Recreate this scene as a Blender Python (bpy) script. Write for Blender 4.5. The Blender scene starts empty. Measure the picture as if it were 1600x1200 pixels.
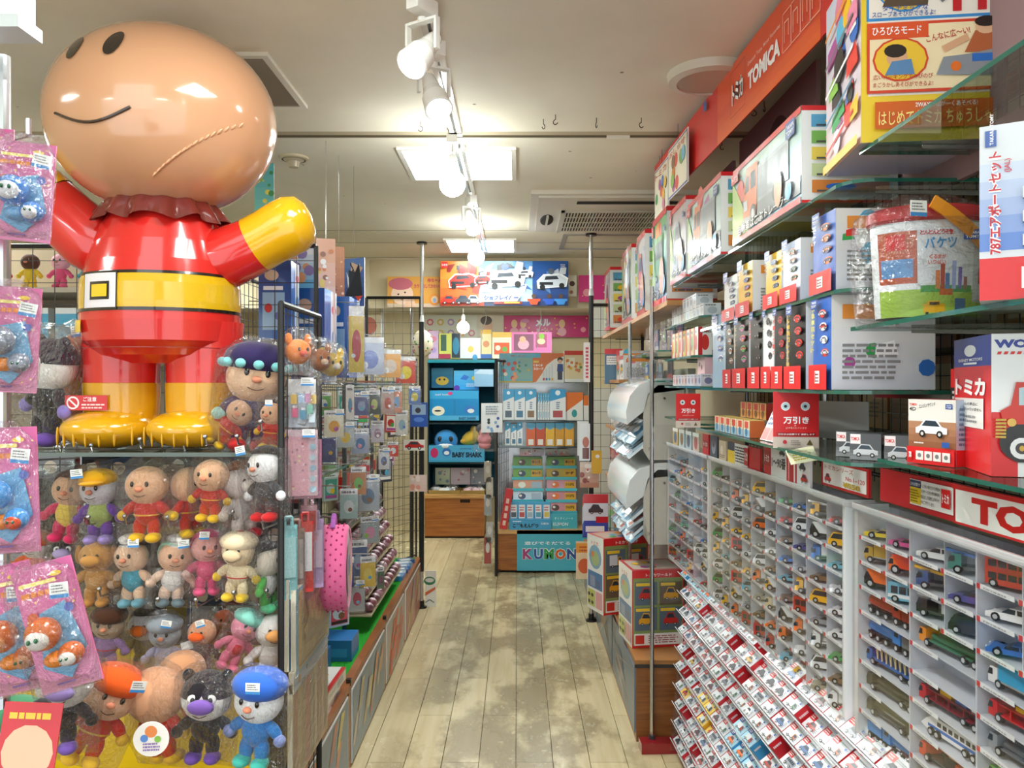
import bpy, math, random
from mathutils import Vector, Matrix, Euler, noise
R = random.Random(7)
PI = math.pi
SC = bpy.context.scene
COL = SC.collection
# ---------------------------------------------------------------- camera, light, exposure
FPX, CZ, VX = 1220.0, 1.53, 808.0
cd = bpy.data.cameras.new('camera'); cam = bpy.data.objects.new('camera', cd); COL.objects.link(cam)
cam.location = (0, 0, CZ); cam.rotation_euler = (PI/2, 0, 0)
cd.sensor_width = 36; cd.lens = FPX/1600*36; cd.shift_x = -(VX-800)/1600; cd.clip_start = .05
SC.camera = cam
SC.view_settings.view_transform = 'Standard'; SC.view_settings.look = 'None'
SC.view_settings.gamma = 1; SC.view_settings.use_curve_mapping = False
SC.view_settings.exposure = 0.92
SC.cycles.transparent_max_bounces = 20; SC.cycles.max_bounces = 7
SC.cycles.caustics_reflective = False; SC.cycles.caustics_refractive = False
SC.cycles.use_denoising = True; SC.cycles.sample_clamp_indirect = 6
w = bpy.data.worlds.new('world'); SC.world = w; w.use_nodes = True
w.node_tree.nodes['Background'].inputs[0].default_value = (.93, .985, 1, 1)
w.node_tree.nodes['Background'].inputs[1].default_value = 1.15
CEIL, SOF = 2.5, 2.30
PANEL_E, GLOBE_E, SPOT_W = 16.0, 40.0, 22.0

# ---------------------------------------------------------------- colour + materials
def lin(c):
    return tuple(((v/12.92) if v <= .04045 else ((v+.055)/1.055)**2.4) for v in c)
def hx(c):
    if isinstance(c, str):
        c = c.lstrip('#')
        if len(c) == 3: c = ''.join(x*2 for x in c)
        return lin(tuple(int(c[i:i+2], 16)/255 for i in (0, 2, 4)))
    return lin(c[:3])
MATS = {}
def mat(name):
    if name in MATS: return MATS[name]
    m = bpy.data.materials.new(name); m.use_nodes = True
    nt = m.node_tree; N = nt.nodes; L = nt.links
    p = N['Principled BSDF']; out = N['Material Output']
    at = N.new('ShaderNodeAttribute'); at.attribute_name = 'Col'
    def bump(scale, strength, dist=.002, detail=2, coord='Object'):
        tc = N.new('ShaderNodeTexCoord'); no = N.new('ShaderNodeTexNoise'); bu = N.new('ShaderNodeBump')
        no.inputs['Scale'].default_value = scale; no.inputs['Detail'].default_value = detail
        bu.inputs['Strength'].default_value = strength; bu.inputs['Distance'].default_value = dist
        L.new(tc.outputs[coord], no.inputs['Vector']); L.new(no.outputs['Fac'], bu.inputs['Height'])
        return bu.outputs['Normal'], no
    def P(rough, metal=0, spec=.5, coat=0, sheen=0, b=None):
        L.new(at.outputs['Color'], p.inputs['Base Color'])
        p.inputs['Roughness'].default_value = rough; p.inputs['Metallic'].default_value = metal
        p.inputs['Specular IOR Level'].default_value = spec; p.inputs['Coat Weight'].default_value = coat
        p.inputs['Coat Roughness'].default_value = .06; p.inputs['Sheen Weight'].default_value = sheen
        if b is not None: L.new(b, p.inputs['Normal'])
    if name == 'print': P(.28, spec=.5, b=bump(9, .25, .004)[0])
    elif name == 'wrap': P(.3, spec=.5, coat=.8, b=bump(14, .5, .006)[0])
    elif name == 'matte': P(.75, spec=.3, b=bump(60, .1, .001)[0])
    elif name == 'plastic': P(.3, b=bump(20, .05, .001)[0])
    elif name == 'gloss': P(.1, coat=.5, b=bump(30, .03, .001)[0])
    elif name == 'vinyl': P(.17, coat=.7, b=bump(5, .25, .012)[0])
    elif name == 'fabric': P(.95, spec=.15, sheen=.25, b=bump(150, .25, .002)[0])
    elif name == 'metal': P(.25, metal=1, b=bump(40, .05, .001)[0])
    elif name == 'blackmetal': P(.35, b=bump(80, .1, .001)[0])
    elif name == 'paint': P(.2, metal=0, coat=.8, b=bump(30, .02, .001)[0])
    elif name == 'wood':
        tc = N.new('ShaderNodeTexCoord'); mp = N.new('ShaderNodeMapping'); no = N.new('ShaderNodeTexNoise'); mx = N.new('ShaderNodeMix'); mx.data_type = 'RGBA'; mx.blend_type = 'MULTIPLY'
        mp.inputs['Scale'].default_value = (3, 3, 45); no.inputs['Scale'].default_value = 1.5; no.inputs['Detail'].default_value = 5
        L.new(tc.outputs['Object'], mp.inputs[0]); L.new(mp.outputs[0], no.inputs['Vector'])
        cr = N.new('ShaderNodeValToRGB'); cr.color_ramp.elements[0].color = (.55, .45, .38, 1); cr.color_ramp.elements[1].color = (1.1, 1.1, 1.1, 1)
        cr.color_ramp.elements[0].position = .3; cr.color_ramp.elements[1].position = .65
        L.new(no.outputs['Fac'], cr.inputs[0]); mx.inputs[0].default_value = .8
        P(.35); L.new(at.outputs['Color'], mx.inputs[6]); L.new(cr.outputs[0], mx.inputs[7]); L.new(mx.outputs[2], p.inputs['Base Color'])
    elif name == 'turf': P(.95, spec=.1, b=bump(180, 1, .01)[0])
    elif name == 'ceiling':
        tc = N.new('ShaderNodeTexCoord'); n1 = N.new('ShaderNodeTexNoise'); n2 = N.new('ShaderNodeTexVoronoi')
        n1.inputs['Scale'].default_value = 1.3; n1.inputs['Detail'].default_value = 4; n2.inputs['Scale'].default_value = 5.5
        L.new(tc.outputs['Object'], n1.inputs[0]); L.new(tc.outputs['Object'], n2.inputs[0])
        cr = N.new('ShaderNodeValToRGB'); cr.color_ramp.elements[0].color = (.72, .67, .54, 1); cr.color_ramp.elements[1].color = (.85, .80, .67, 1)
        cr.color_ramp.elements[0].position = .3; cr.color_ramp.elements[1].position = .6
        L.new(n1.outputs[0], cr.inputs[0])
        c2 = N.new('ShaderNodeValToRGB'); c2.color_ramp.elements[0].color = (.25, .2, .15, 1); c2.color_ramp.elements[1].color = (1, 1, 1, 1)
        c2.color_ramp.elements[0].position = .02; c2.color_ramp.elements[1].position = .045
        L.new(n2.outputs['Distance'], c2.inputs[0])
        mx = N.new('ShaderNodeMix'); mx.data_type = 'RGBA'; mx.blend_type = 'MULTIPLY'; mx.inputs[0].default_value = 1
        P(.7, spec=.2, b=bump(25, .2, .002)[0]); L.new(cr.outputs[0], mx.inputs[6]); L.new(c2.outputs[0], mx.inputs[7]); L.new(mx.outputs[2], p.inputs['Base Color'])
    elif name == 'plank':
        g = N.new('ShaderNodeNewGeometry'); oi = N.new('ShaderNodeObjectInfo')
        mp = N.new('ShaderNodeMapping'); mp.inputs['Scale'].default_value = (30, 2.2, 1)
        n1 = N.new('ShaderNodeTexNoise'); n1.inputs['Scale'].default_value = 1; n1.inputs['Detail'].default_value = 5
        L.new(g.outputs['Position'], mp.inputs[0]); L.new(mp.outputs[0], n1.inputs['Vector'])
        c1 = N.new('ShaderNodeValToRGB'); c1.color_ramp.elements[0].color = hx('c6b48c')+(1,); c1.color_ramp.elements[1].color = hx('d8c9a2')+(1,)
        c1.color_ramp.elements[0].position = .3; c1.color_ramp.elements[1].position = .7
        L.new(n1.outputs['Fac'], c1.inputs[0])
        # worn grey-brown dirt patches in the middle of the aisle, with hard ragged edges
        mp2 = N.new('ShaderNodeMapping'); mp2.inputs['Scale'].default_value = (2.6, 1.5, 1)
        n2 = N.new('ShaderNodeTexNoise'); n2.inputs['Scale'].default_value = 1.35; n2.inputs['Detail'].default_value = 7; n2.inputs['Roughness'].default_value = .62
        ad = N.new('ShaderNodeVectorMath'); ad.operation = 'ADD'; rn = N.new('ShaderNodeVectorMath'); rn.operation = 'SCALE'; rn.inputs['Scale'].default_value = .05
        cx = N.new('ShaderNodeCombineXYZ'); L.new(oi.outputs['Random'], cx.inputs[0]); L.new(oi.outputs['Random'], cx.inputs[2]); L.new(cx.outputs[0], rn.inputs[0])
        L.new(g.outputs['Position'], mp2.inputs[0]); L.new(mp2.outputs[0], ad.inputs[0]); L.new(rn.outputs[0], ad.inputs[1]); L.new(ad.outputs[0], n2.inputs['Vector'])
        c2 = N.new('ShaderNodeValToRGB'); c2.color_ramp.elements[0].position = .44; c2.color_ramp.elements[1].position = .53
        L.new(n2.outputs['Fac'], c2.inputs[0])
        sx = N.new('ShaderNodeSeparateXYZ'); L.new(g.outputs['Position'], sx.inputs[0])
        a1 = N.new('ShaderNodeMath'); a1.operation = 'ABSOLUTE'; L.new(sx.outputs[0], a1.inputs[0])
        mr = N.new('ShaderNodeMapRange'); mr.inputs[1].default_value = .62; mr.inputs[2].default_value = .38; L.new(a1.outputs[0], mr.inputs[0])
        mu = N.new('ShaderNodeMath'); mu.operation = 'MULTIPLY'; L.new(c2.outputs[0], mu.inputs[0]); L.new(mr.outputs[0], mu.inputs[1])
        m3 = N.new('ShaderNodeMath'); m3.operation = 'MULTIPLY'; m3.inputs[1].default_value = .72; L.new(mu.outputs[0], m3.inputs[0])
        mx = N.new('ShaderNodeMix'); mx.data_type = 'RGBA'; L.new(m3.outputs[0], mx.inputs[0]); L.new(c1.outputs[0], mx.inputs[6]); mx.inputs[7].default_value = hx('857556')+(1,)
        # pale scuffs
        n4 = N.new('ShaderNodeTexNoise'); n4.inputs['Scale'].default_value = 22; n4.inputs['Detail'].default_value = 3; L.new(g.outputs['Position'], n4.inputs['Vector'])
        c4 = N.new('ShaderNodeValToRGB'); c4.color_ramp.elements[0].position = .66; c4.color_ramp.elements[1].position = .70; L.new(n4.outputs['Fac'], c4.inputs[0])
        mx2 = N.new('ShaderNodeMix'); mx2.data_type = 'RGBA'; L.new(c4.outputs[0], mx2.inputs[0]); L.new(mx.outputs[2], mx2.inputs[6]); mx2.inputs[7].default_value = hx('cdbb95')+(1,)
        hs = N.new('ShaderNodeHueSaturation'); v = N.new('ShaderNodeMapRange'); v.inputs[3].default_value = .9; v.inputs[4].default_value = 1.08
        L.new(oi.outputs['Random'], v.inputs[0]); L.new(v.outputs[0], hs.inputs['Value']); L.new(mx2.outputs[2], hs.inputs['Color'])
        P(.3, spec=.45, b=bump(30, .12, .002)[0]); L.new(hs.outputs[0], p.inputs['Base Color'])
        rr = N.new('ShaderNodeMapRange'); rr.inputs[3].default_value = .16; rr.inputs[4].default_value = .36; L.new(n2.outputs['Fac'], rr.inputs[0]); L.new(rr.outputs[0], p.inputs['Roughness'])
    elif name.startswith('emit'):
        e = N.new('ShaderNodeEmission'); e.inputs[1].default_value = float(name[4:]); L.new(at.outputs['Color'], e.inputs[0]); L.new(e.outputs[0], out.inputs[0])
    elif name in ('glass', 'film', 'acryl'):
        tr = N.new('ShaderNodeBsdfTransparent'); gl = N.new('ShaderNodeBsdfGlossy'); mx = N.new('ShaderNodeMixShader'); lw = N.new('ShaderNodeLayerWeight')
        mr = N.new('ShaderNodeMapRange')
        gl.inputs['Roughness'].default_value = {'glass': .02, 'film': .09, 'acryl': .06}[name]
        lw.inputs['Blend'].default_value = .5
        lo, hi = {'glass': (.05, .55), 'film': (.022, .42), 'acryl': (.015, .22)}[name]
        mr.inputs[3].default_value = lo; mr.inputs[4].default_value = hi
        tr.inputs[0].default_value = {'glass': (.86, .95, .91, 1), 'film': (.96, .96, .97, 1), 'acryl': (.97, .97, .97, 1)}[name]
        L.new(lw.outputs['Facing'], mr.inputs[0]); L.new(mr.outputs[0], mx.inputs[0]); L.new(tr.outputs[0], mx.inputs[1]); L.new(gl.outputs[0], mx.inputs[2])
        if name == 'film':
            b, no = bump(16, 1, .02, 3); L.new(b, gl.inputs['Normal']); L.new(b, lw.inputs['Normal'])
        L.new(mx.outputs[0], out.inputs[0])
    MATS[name] = m
    return m

# ---------------------------------------------------------------- text outlines
_TX = {}
def glyphs(s, bold=.012):
    k = (s, bold)
    if k in _TX: return _TX[k]
    c = bpy.data.curves.new('lettering', 'FONT'); c.body = s; c.size = 1; c.resolution_u = 2; c.offset = bold
    o = bpy.data.objects.new('lettering', c)
    me = bpy.data.meshes.new_from_object(o)
    vs = [(v.co.x, v.co.y) for v in me.vertices]; fs = [tuple(p.vertices) for p in me.polygons]
    bpy.data.objects.remove(o); bpy.data.curves.remove(c); bpy.data.meshes.remove(me)
    if vs:
        x0 = min(v[0] for v in vs); x1 = max(v[0] for v in vs); y0 = min(v[1] for v in vs); y1 = max(v[1] for v in vs)
        h = (y1-y0) or 1
        vs = [((x-x0)/h, (y-y0)/h) for x, y in vs]; wd = (x1-x0)/h
    else: wd = 1
    _TX[k] = (vs, fs, wd); return _TX[k]

# ---------------------------------------------------------------- mesh builder
class B:
    def __init__(s, m='print', c='fff'):
        s.v = []; s.f = []; s.fm = []; s.fc = []; s.sm = []; s.m = m; s.c = hx(c); s.T = None; s.smooth = False; s.k = 0
        s.o = None
    def face(s, idx, c=None, m=None):
        s.f.append(tuple(idx)); s.fm.append(m or s.m); s.fc.append(s.c if c is None else c); s.sm.append(s.smooth)
    def add(s, vs, fs, c=None, m=None):
        n = len(s.v)
        for q in vs: s.v.append(tuple(s.T @ Vector(q)) if s.T is not None else tuple(q))
        c = None if c is None else hx(c)
        for q in fs: s.face([n+i for i in q], c, m)
        return n
    def box(s, a, b, c=None, m=None):
        x0, y0, z0 = a; x1, y1, z1 = b
        s.add([(x0,y0,z0),(x1,y0,z0),(x1,y1,z0),(x0,y1,z0),(x0,y0,z1),(x1,y0,z1),(x1,y1,z1),(x0,y1,z1)],
              [(0,3,2,1),(4,5,6,7),(0,1,5,4),(1,2,6,5),(2,3,7,6),(3,0,4,7)], c, m); return s
    def rbox(s, a, b, r, c=None, m=None, n=3):   # box with rounded vertical (z) edges
        x0, y0, z0 = a; x1, y1, z1 = b; pts = []
        for cx, cy, a0 in ((x1-r, y1-r, 0), (x0+r, y1-r, 90), (x0+r, y0+r, 180), (x1-r, y0+r, 270)):
            for i in range(n+1):
                t = math.radians(a0+90*i/n); pts.append((cx+r*math.cos(t), cy+r*math.sin(t)))
        s.prism(pts, z0, z1, c, m); return s
    def prism(s, pts, z0, z1, c=None, m=None):
        k = len(pts); vs = [(x, y, z0) for x, y in pts]+[(x, y, z1) for x, y in pts]
        s.add(vs, [tuple(range(k-1, -1, -1)), tuple(range(k, 2*k))]+[(i, (i+1) % k, k+(i+1) % k, k+i) for i in range(k)], c, m); return s
    def prismy(s, pts, y0, y1, c=None, m=None):  # pts in xz (counter-clockwise seen from -y), extruded along y
        k = len(pts); vs = [(x, y0, z) for x, z in pts]+[(x, y1, z) for x, z in pts]
        s.add(vs, [tuple(range(k)), tuple(range(2*k-1, k-1, -1))]+[((i+1) % k, i, k+i, k+(i+1) % k) for i in range(k)], c, m); return s
    def prismx(s, pts, x0, x1, c=None, m=None):  # pts in yz
        k = len(pts); vs = [(x0, y, z) for y, z in pts]+[(x1, y, z) for y, z in pts]
        s.add(vs, [tuple(range(k-1, -1, -1)), tuple(range(k, 2*k))]+[(i, (i+1) % k, k+(i+1) % k, k+i) for i in range(k)], c, m); return s
    def cyl(s, p0, p1, r0, r1=None, n=10, c=None, m=None, caps=True):
        r1 = r0 if r1 is None else r1; p0 = Vector(p0); p1 = Vector(p1); d = (p1-p0).normalized()
        a = d.orthogonal().normalized(); b = d.cross(a); vs = []
        for p, r in ((p0, r0), (p1, r1)):
            for i in range(n):
                t = 2*PI*i/n; vs.append(p+a*math.cos(t)*r+b*math.sin(t)*r)
        fs = [(i, (i+1) % n, n+(i+1) % n, n+i) for i in range(n)]
        if caps: fs += [tuple(range(n-1, -1, -1)), tuple(range(n, 2*n))]
        s.add(vs, fs, c, m); return s
    def tube(s, pts, r, n=6, c=None, m=None):
        for a, b in zip(pts, pts[1:]): s.cyl(a, b, r, n=n, c=c, m=m)
        return s
    def bar(s, p0, p1, r, c=None, m=None): return s.cyl(p0, p1, r, n=4, c=c, m=m, caps=False)
    def ell(s, ce, rad, nu=14, nv=9, c=None, m=None, rot=None, fn=None):
        vs = []; ce = Vector(ce); M = (Euler(rot).to_matrix() if rot is not None else None)
        for j in range(nv+1):
            ph = PI*j/nv
            for i in range(nu):
                t = 2*PI*i/nu; q = Vector((math.sin(ph)*math.cos(t), math.sin(ph)*math.sin(t), math.cos(ph)))
                if fn: q = fn(q)
                q = Vector((q.x*rad[0], q.y*rad[1], q.z*rad[2]))
                if M: q = M @ q
                vs.append(ce+q)
        fs = [(j*nu+i, (j+1)*nu+i, (j+1)*nu+(i+1) % nu, j*nu+(i+1) % nu) for j in range(nv) for i in range(nu)]
        o = s.smooth; s.smooth = True; s.add(vs, fs, c, m); s.smooth = o; return s
    def lathe(s, prof, n=24, c=None, m=None, ce=(0, 0, 0), sx=1, sy=1, cols=None):  # prof (r,z) bottom to top
        vs = []; k = len(prof)
        for r, z in prof:
            for i in range(n):
                t = 2*PI*i/n; vs.append((ce[0]+r*sx*math.cos(t), ce[1]+r*sy*math.sin(t), ce[2]+z))
        o = s.smooth; s.smooth = True
        for j in range(k-1):
            s_v = vs[j*n:(j+2)*n]
            s.add(s_v, [(i, (i+1) % n, n+(i+1) % n, n+i) for i in range(n)], (cols[j] if cols else c), m)
        s.smooth = o; return s
    # --- flat print on a plane: frame origin o, axes u, v, normal n
    def frame(s, o, u, v):
        s.o = Vector(o); s.u = Vector(u).normalized(); s.w = Vector(v).normalized(); s.n = s.u.cross(s.w); s.k = 1; return s
    def q(s, x, y, k=None): return s.o+s.u*x+s.w*y+s.n*(.00025*(s.k if k is None else k))
    def pg(s, pts, c, m=None):
        s.add([s.q(x, y) for x, y in pts], [tuple(range(len(pts)))], c, m); s.k += 1; return s
    def rc(s, x0, y0, x1, y1, c, m=None): return s.pg([(x0, y0), (x1, y0), (x1, y1), (x0, y1)], c, m)
    def grad(s, x0, y0, x1, y1, c0, c1, n=6):
        a, b = hx(c0), hx(c1); k = s.k
        for i in range(n):
            t = (i+.5)/n; cc = tuple(a[j]*(1-t)+b[j]*t for j in range(3)); ya = y0+(y1-y0)*i/n; yb = y0+(y1-y0)*(i+1)/n
            n0 = len(s.v)
            for p in ((x0, ya), (x1, ya), (x1, yb), (x0, yb)):
                q = s.q(*p); s.v.append(tuple(s.T @ q) if s.T is not None else tuple(q))
            s.face((n0, n0+1, n0+2, n0+3), cc)
        s.k = k+1; return s
    def dc(s, x, y, r, c, ry=None, n=14, a0=0, a1=360, m=None):
        ry = r if ry is None else ry
        return s.pg([(x+r*math.cos(math.radians(a0+(a1-a0)*i/n)), y+ry*math.sin(math.radians(a0+(a1-a0)*i/n))) for i in range(n + (0 if a1-a0 == 360 else 1))], c, m)
    def ln(s, pts, wd, c):
        k = s.k
        for (xa, ya), (xb, yb) in zip(pts, pts[1:]):
            d = math.hypot(xb-xa, yb-ya) or 1; nx, ny = -(yb-ya)/d*wd/2, (xb-xa)/d*wd/2
            s.k = k; s.pg([(xa-nx, ya-ny), (xb-nx, yb-ny), (xb+nx, yb+ny), (xa+nx, ya+ny)], c)
        s.k = k+1; return s
    def tx(s, t, x, y, h, c, wmax=None, al='l', bold=.012, rot=0, w=None, m=None):
        vs, fs, wd = glyphs(t, bold); sx = 1
        if w: sx = w/(wd*h)
        elif wmax and wd*h > wmax: sx = wmax/(wd*h)
        W = wd*h*sx; x0 = x-(W/2 if al == 'c' else W if al == 'r' else 0); cr, sr = math.cos(rot), math.sin(rot)
        P = []
        for a, b in vs:
            a = a*h*sx; b = b*h; a, b = (a-(x-x0))*cr-b*sr+(x-x0) if 0 else a*cr-b*sr, a*sr+b*cr
            P.append(s.q(x0+a, y+b))
        s.add(P, fs, c, m); s.k += 1; return s
    def bars(s, x0, y0, x1, y1, n, c, rng=R, fill=.5):   # lines of print too small to read
        h = (y1-y0)/n
        for i in range(n):
            y = y0+h*i; xe = x1-(x1-x0)*rng.random()*.25; x = x0; k = s.k
            while x < xe-1e-4:
                l = min((x1-x0)*(.06+.16*rng.random()), xe-x); s.k = k; s.rc(x, y+h*.2, x+l, y+h*(.2+fill), c); x += l+(x1-x0)*.03
        s.k += 1; return s
    def mesh(s, name):
        me = bpy.data.meshes.new(name); me.from_pydata([tuple(x) for x in s.v], [], s.f)
        names = sorted(set(s.fm)); ix = {n: i for i, n in enumerate(names)}
        for n in names: me.materials.append(mat(n))
        me.polygons.foreach_set('material_index', [ix[x] for x in s.fm]); me.polygons.foreach_set('use_smooth', s.sm)
        ca = me.color_attributes.new('Col', 'FLOAT_COLOR', 'CORNER'); d = []
        for p, c in zip(s.f, s.fc): d += list(c[:3]+(1,))*len(p)
        ca.data.foreach_set('color', d); me.update(); return me
    def obj(s, name, parent=None, loc=None, rot=None, scale=None, label=None):
        return put(name, s.mesh(name), parent, loc, rot, scale, label)
def put(name, me, parent=None, loc=None, rot=None, scale=None, label=None):
    o = bpy.data.objects.new(name, me); COL.objects.link(o); o.parent = parent
    if loc is not None: o.location = loc
    if rot is not None: o.rotation_euler = rot
    if scale is not None: o.scale = scale if hasattr(scale, '__len__') else (scale,)*3
    if label: o['label'] = label
    return o
def tag(o, label, cat, group=None, kind=None):
    o['label'] = label
    if cat: o['category'] = cat
    if group: o['group'] = group
    if kind: o['kind'] = kind
    return o
def thing(name, label, cat, loc=(0, 0, 0), rz=0, group=None, rot=None):
    o = bpy.data.objects.new(name, None); COL.objects.link(o); o.location = loc; o.rotation_euler = rot or (0, 0, rz); o.empty_display_size = .05
    return tag(o, label, cat, group)
def struct(o): o['kind'] = 'structure'; return o
def stuff(o): o['kind'] = 'stuff'; return o
def dup(root, loc, rot=None, label=None, group=None, scale=None):
    r = root.copy(); COL.objects.link(r); r.location = loc
    if rot is not None: r.rotation_euler = rot
    if scale is not None: r.scale = (scale,)*3
    if label: r['label'] = label
    if group: r['group'] = group
    for ch in list(root.children):
        c = ch.copy(); COL.objects.link(c); c.parent = r
        for g in ch.children:
            d = g.copy(); COL.objects.link(d); d.parent = c
    return r
def F(px, py, D): return Vector(((px-VX)*D/FPX, D, CZ-(py-600)*D/FPX))
def DX(px, X): return X*FPX/(px-VX)       # depth at which plane X shows at column px
ORD = ['first','second','third','fourth','fifth','sixth','seventh','eighth','ninth','tenth','eleventh','twelfth','thirteenth','fourteenth','fifteenth','sixteenth','seventeenth','eighteenth','nineteenth','twentieth','twenty-first','twenty-second','twenty-third','twenty-fourth','twenty-fifth']

# ---------------------------------------------------------------- reusable printed artwork
PAL = ['e23b2e','2f6fc4','f3c21b','3aa655','f08a24','58b7dd','b04c9a','ffffff','222222','e98aa8','7a4a28','8bc34a']
def pcar(b, x, y, w, h, c, kind='car'):
    g = '22262b'; wn = '9fc3d6'
    if kind == 'car':
        b.pg([(x,y+h*.2),(x+w,y+h*.2),(x+w,y+h*.52),(x+w*.84,y+h*.6),(x+w*.68,y+h*.98),(x+w*.3,y+h),(x+w*.14,y+h*.62),(x,y+h*.5)], c)
        b.pg([(x+w*.2,y+h*.62),(x+w*.78,y+h*.6),(x+w*.65,y+h*.9),(x+w*.33,y+h*.92)], '2b3a48')
    elif kind == 'truck':
        b.rc(x,y+h*.2,x+w*.62,y+h,'d9dde0'); b.pg([(x+w*.64,y+h*.15),(x+w,y+h*.15),(x+w,y+h*.55),(x+w*.92,y+h*.85),(x+w*.64,y+h*.85)], c)
        b.pg([(x+w*.72,y+h*.5),(x+w*.97,y+h*.5),(x+w*.9,y+h*.78),(x+w*.72,y+h*.78)], '2b3a48'); b.rc(x,y+h*.15,x+w,y+h*.24,'444')
    elif kind == 'bus':
        b.rc(x,y+h*.15,x+w,y+h,c)
        for i in range(5): b.rc(x+w*(.04+.19*i),y+h*.55,x+w*(.19+.19*i),y+h*.88,'2b3a48')
    for cx in (.22, .78): b.dc(x+w*cx, y+h*.18, w*.1, '1a1a1a', n=10); b.k -= 0; b.dc(x+w*cx, y+h*.18, w*.05, 'cfcfcf', n=8)
def logo_tt(b, x, y, w):   # small blue maker's tag
    h = w*.62; b.rc(x, y, x+w, y+h, '1d4fa0'); b.tx('TAKARA', x+w*.1, y+h*.55, h*.26, 'fff', w=w*.8); b.tx('TOMY', x+w*.1, y+h*.14, h*.3, 'fff', w=w*.8)
def logo_tomi(b, x, y, w, h, bg='d8201f'):  # stacked white mark on red
    b.rc(x, y, x+w, y+h, bg); b.rc(x+w*.2, y+h*.14, x+w*.8, y+h*.86, 'fff'); 
    for yy in (.24, .42, .62): b.rc(x+w*.32, y+h*yy, x+w*.72, y+h*(yy+.07), '8c1414')
    b.rc(x+w*.3, y+h*.2, x+w*.36, y+h*.8, '8c1414')
def tomika(b, x, y, w, h, bg='d8201f', fg='fff'):
    b.rc(x, y, x+w, y+h, bg); b.tx('トミカ', x+w*.12, y+h*.25, h*.5, fg, w=w*.76, bold=.03)
def art(b, w, h, rng, base, acc, n=8, kind=None):
    """busy printed scene: graded ground, blobs, figures of vehicles"""
    b.grad(0, 0, w, h, acc, base, 6)
    for i in range(n):
        c = rng.choice(PAL); x = rng.uniform(.05, .8)*w; y = rng.uniform(.05, .8)*h; s = rng.uniform(.06, .18)*min(w, h)
        if rng.random() < .5: b.dc(x+s, y+s, min(s, w-x-s if w-x-s > 0 else s), c, n=9)
        else: b.pg([(x, y), (min(x+s*2, w), y+s*.2), (min(x+s*1.6, w), min(y+s*1.4, h)), (x+s*.1, min(y+s, h))], c)
    if kind: pcar(b, w*.15, h*.25, w*.7, h*.42, rng.choice(['e8762a', 'd33', '2f6fc4', 'f3c21b', 'eee']), kind)
def carton(name, w, h, d, front=None, side=None, top=None, c='eee', m='print', edge=None, left=None):
    """closed carton, base at z=0, printed front at y=0 facing -y, +x side and lid printed too"""
    b = B(m, c); b.box((-w/2, 0, 0), (w/2, d, h))
    if front: b.frame((-w/2, 0, 0), (1, 0, 0), (0, 0, 1)); front(b, w, h)
    if side: b.frame((w/2, 0, 0), (0, 1, 0), (0, 0, 1)); side(b, d, h)
    if left: b.frame((-w/2, d, 0), (0, -1, 0), (0, 0, 1)); left(b, d, h)
    if top: b.frame((-w/2, 0, h), (1, 0, 0), (0, 1, 0)); top(b, w, d)
    return b.mesh(name)
# crinkled clear bag, unit size: width 1 (x), height 1 (z, top at 0), depth 1
_BAG = []
def bagmesh(i):
    while len(_BAG) < 5:
        rg = random.Random(50+len(_BAG)); b = B('film'); nu, nv = 22, 16; vs = []
        for j in range(nv+1):
            v = j/nv
            wd = .5*(min(1, .35+v*4) if v < .2 else 1.0) * (1 if v < .9 else 1)
            th = .5*(math.sin(PI*min(1, max(0, v))))**.6
            for k in range(nu):
                t = 2*PI*k/nu; q = Vector((math.cos(t), math.sin(t), v*3+len(_BAG)*7)); d = 1+.16*noise.noise(q*2.1)+.07*rg.uniform(-1, 1)
                cx = math.copysign(abs(math.cos(t))**.75, math.cos(t)); vs.append((cx*wd*(.93+.07*d), math.sin(t)*th*d, -v+.02*rg.uniform(-1, 1)*(0 < j < nv)))
        b.add(vs, [(j*nu+k, (j+1)*nu+k, (j+1)*nu+(k+1) % nu, j*nu+(k+1) % nu) for j in range(nv) for k in range(nu)])
        _BAG.append(b.mesh('bag'))
    return _BAG[i % 5]
_TAG = []
def tagmesh():
    if not _TAG:
        b = B('print', 'f4f4f0'); b.box((-.5, -.01, -.5), (.5, .01, .5)); b.frame((-.5, -.01, -.5), (1, 0, 0), (0, 0, 1)); b.rc(0, 0, 1, .25, '3f8fd0'); b.bars(.1, .35, .9, .9, 3, '777')
        _TAG.append(b.mesh('price_tag'))
    return _TAG[0]
# ================================================================ the room
b = B('matte', '4a3a26'); b.box((-3.2, -1.2, -.08), (1.4, 8.6, -.012)); fl = struct(b.obj('floor'))
pk = {}
def plank(L):
    if L not in pk:
        q = B('plank', 'c8b083'); q.box((-.0737, -L/2+.001, -.011), (.0737, L/2-.001, 0)); pk[L] = q.mesh('floor_plank')
    return pk[L]
for k in range(-10, 6):
    off = 3.158 if k % 2 == 0 else 3.608
    for j in range(-1, 7):
        y0 = off-.9+.9*j
        if y0 < 1.9 or y0 > 8.4: continue
        put('floor_plank', plank(.9), fl, (-.005+.15*(k+.5), y0+.45, 0))
b = B('ceiling', 'c0b199')
b.box((-3.2, -1.2, CEIL), (1.4, 3.0, CEIL+.1)); b.box((-3.2, 3.07, CEIL), (1.4, 6.06, CEIL+.1)); b.box((-3.2, 2.99, CEIL+.03), (1.4, 3.08, CEIL+.1))
ce = struct(b.obj('ceiling'))
b = B('matte', 'b3a68c'); b.box((-3.2, 3.0, CEIL+.0), (1.4, 3.045, CEIL+.03)); b.box((-3.2, 3.052, CEIL-.004), (1.4, 3.064, CEIL+.03), '6d6350'); b.obj('ceiling_rail', ce)
b = B('matte', 'e9e6da')
for x in (-1.9, .35, 1.0): b.box((x, 3.045, CEIL-.008), (x+.09, 3.068, CEIL+.001))
b.obj('rail_joint', ce)
b = B('matte', '7e735e')   # board joints
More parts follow.
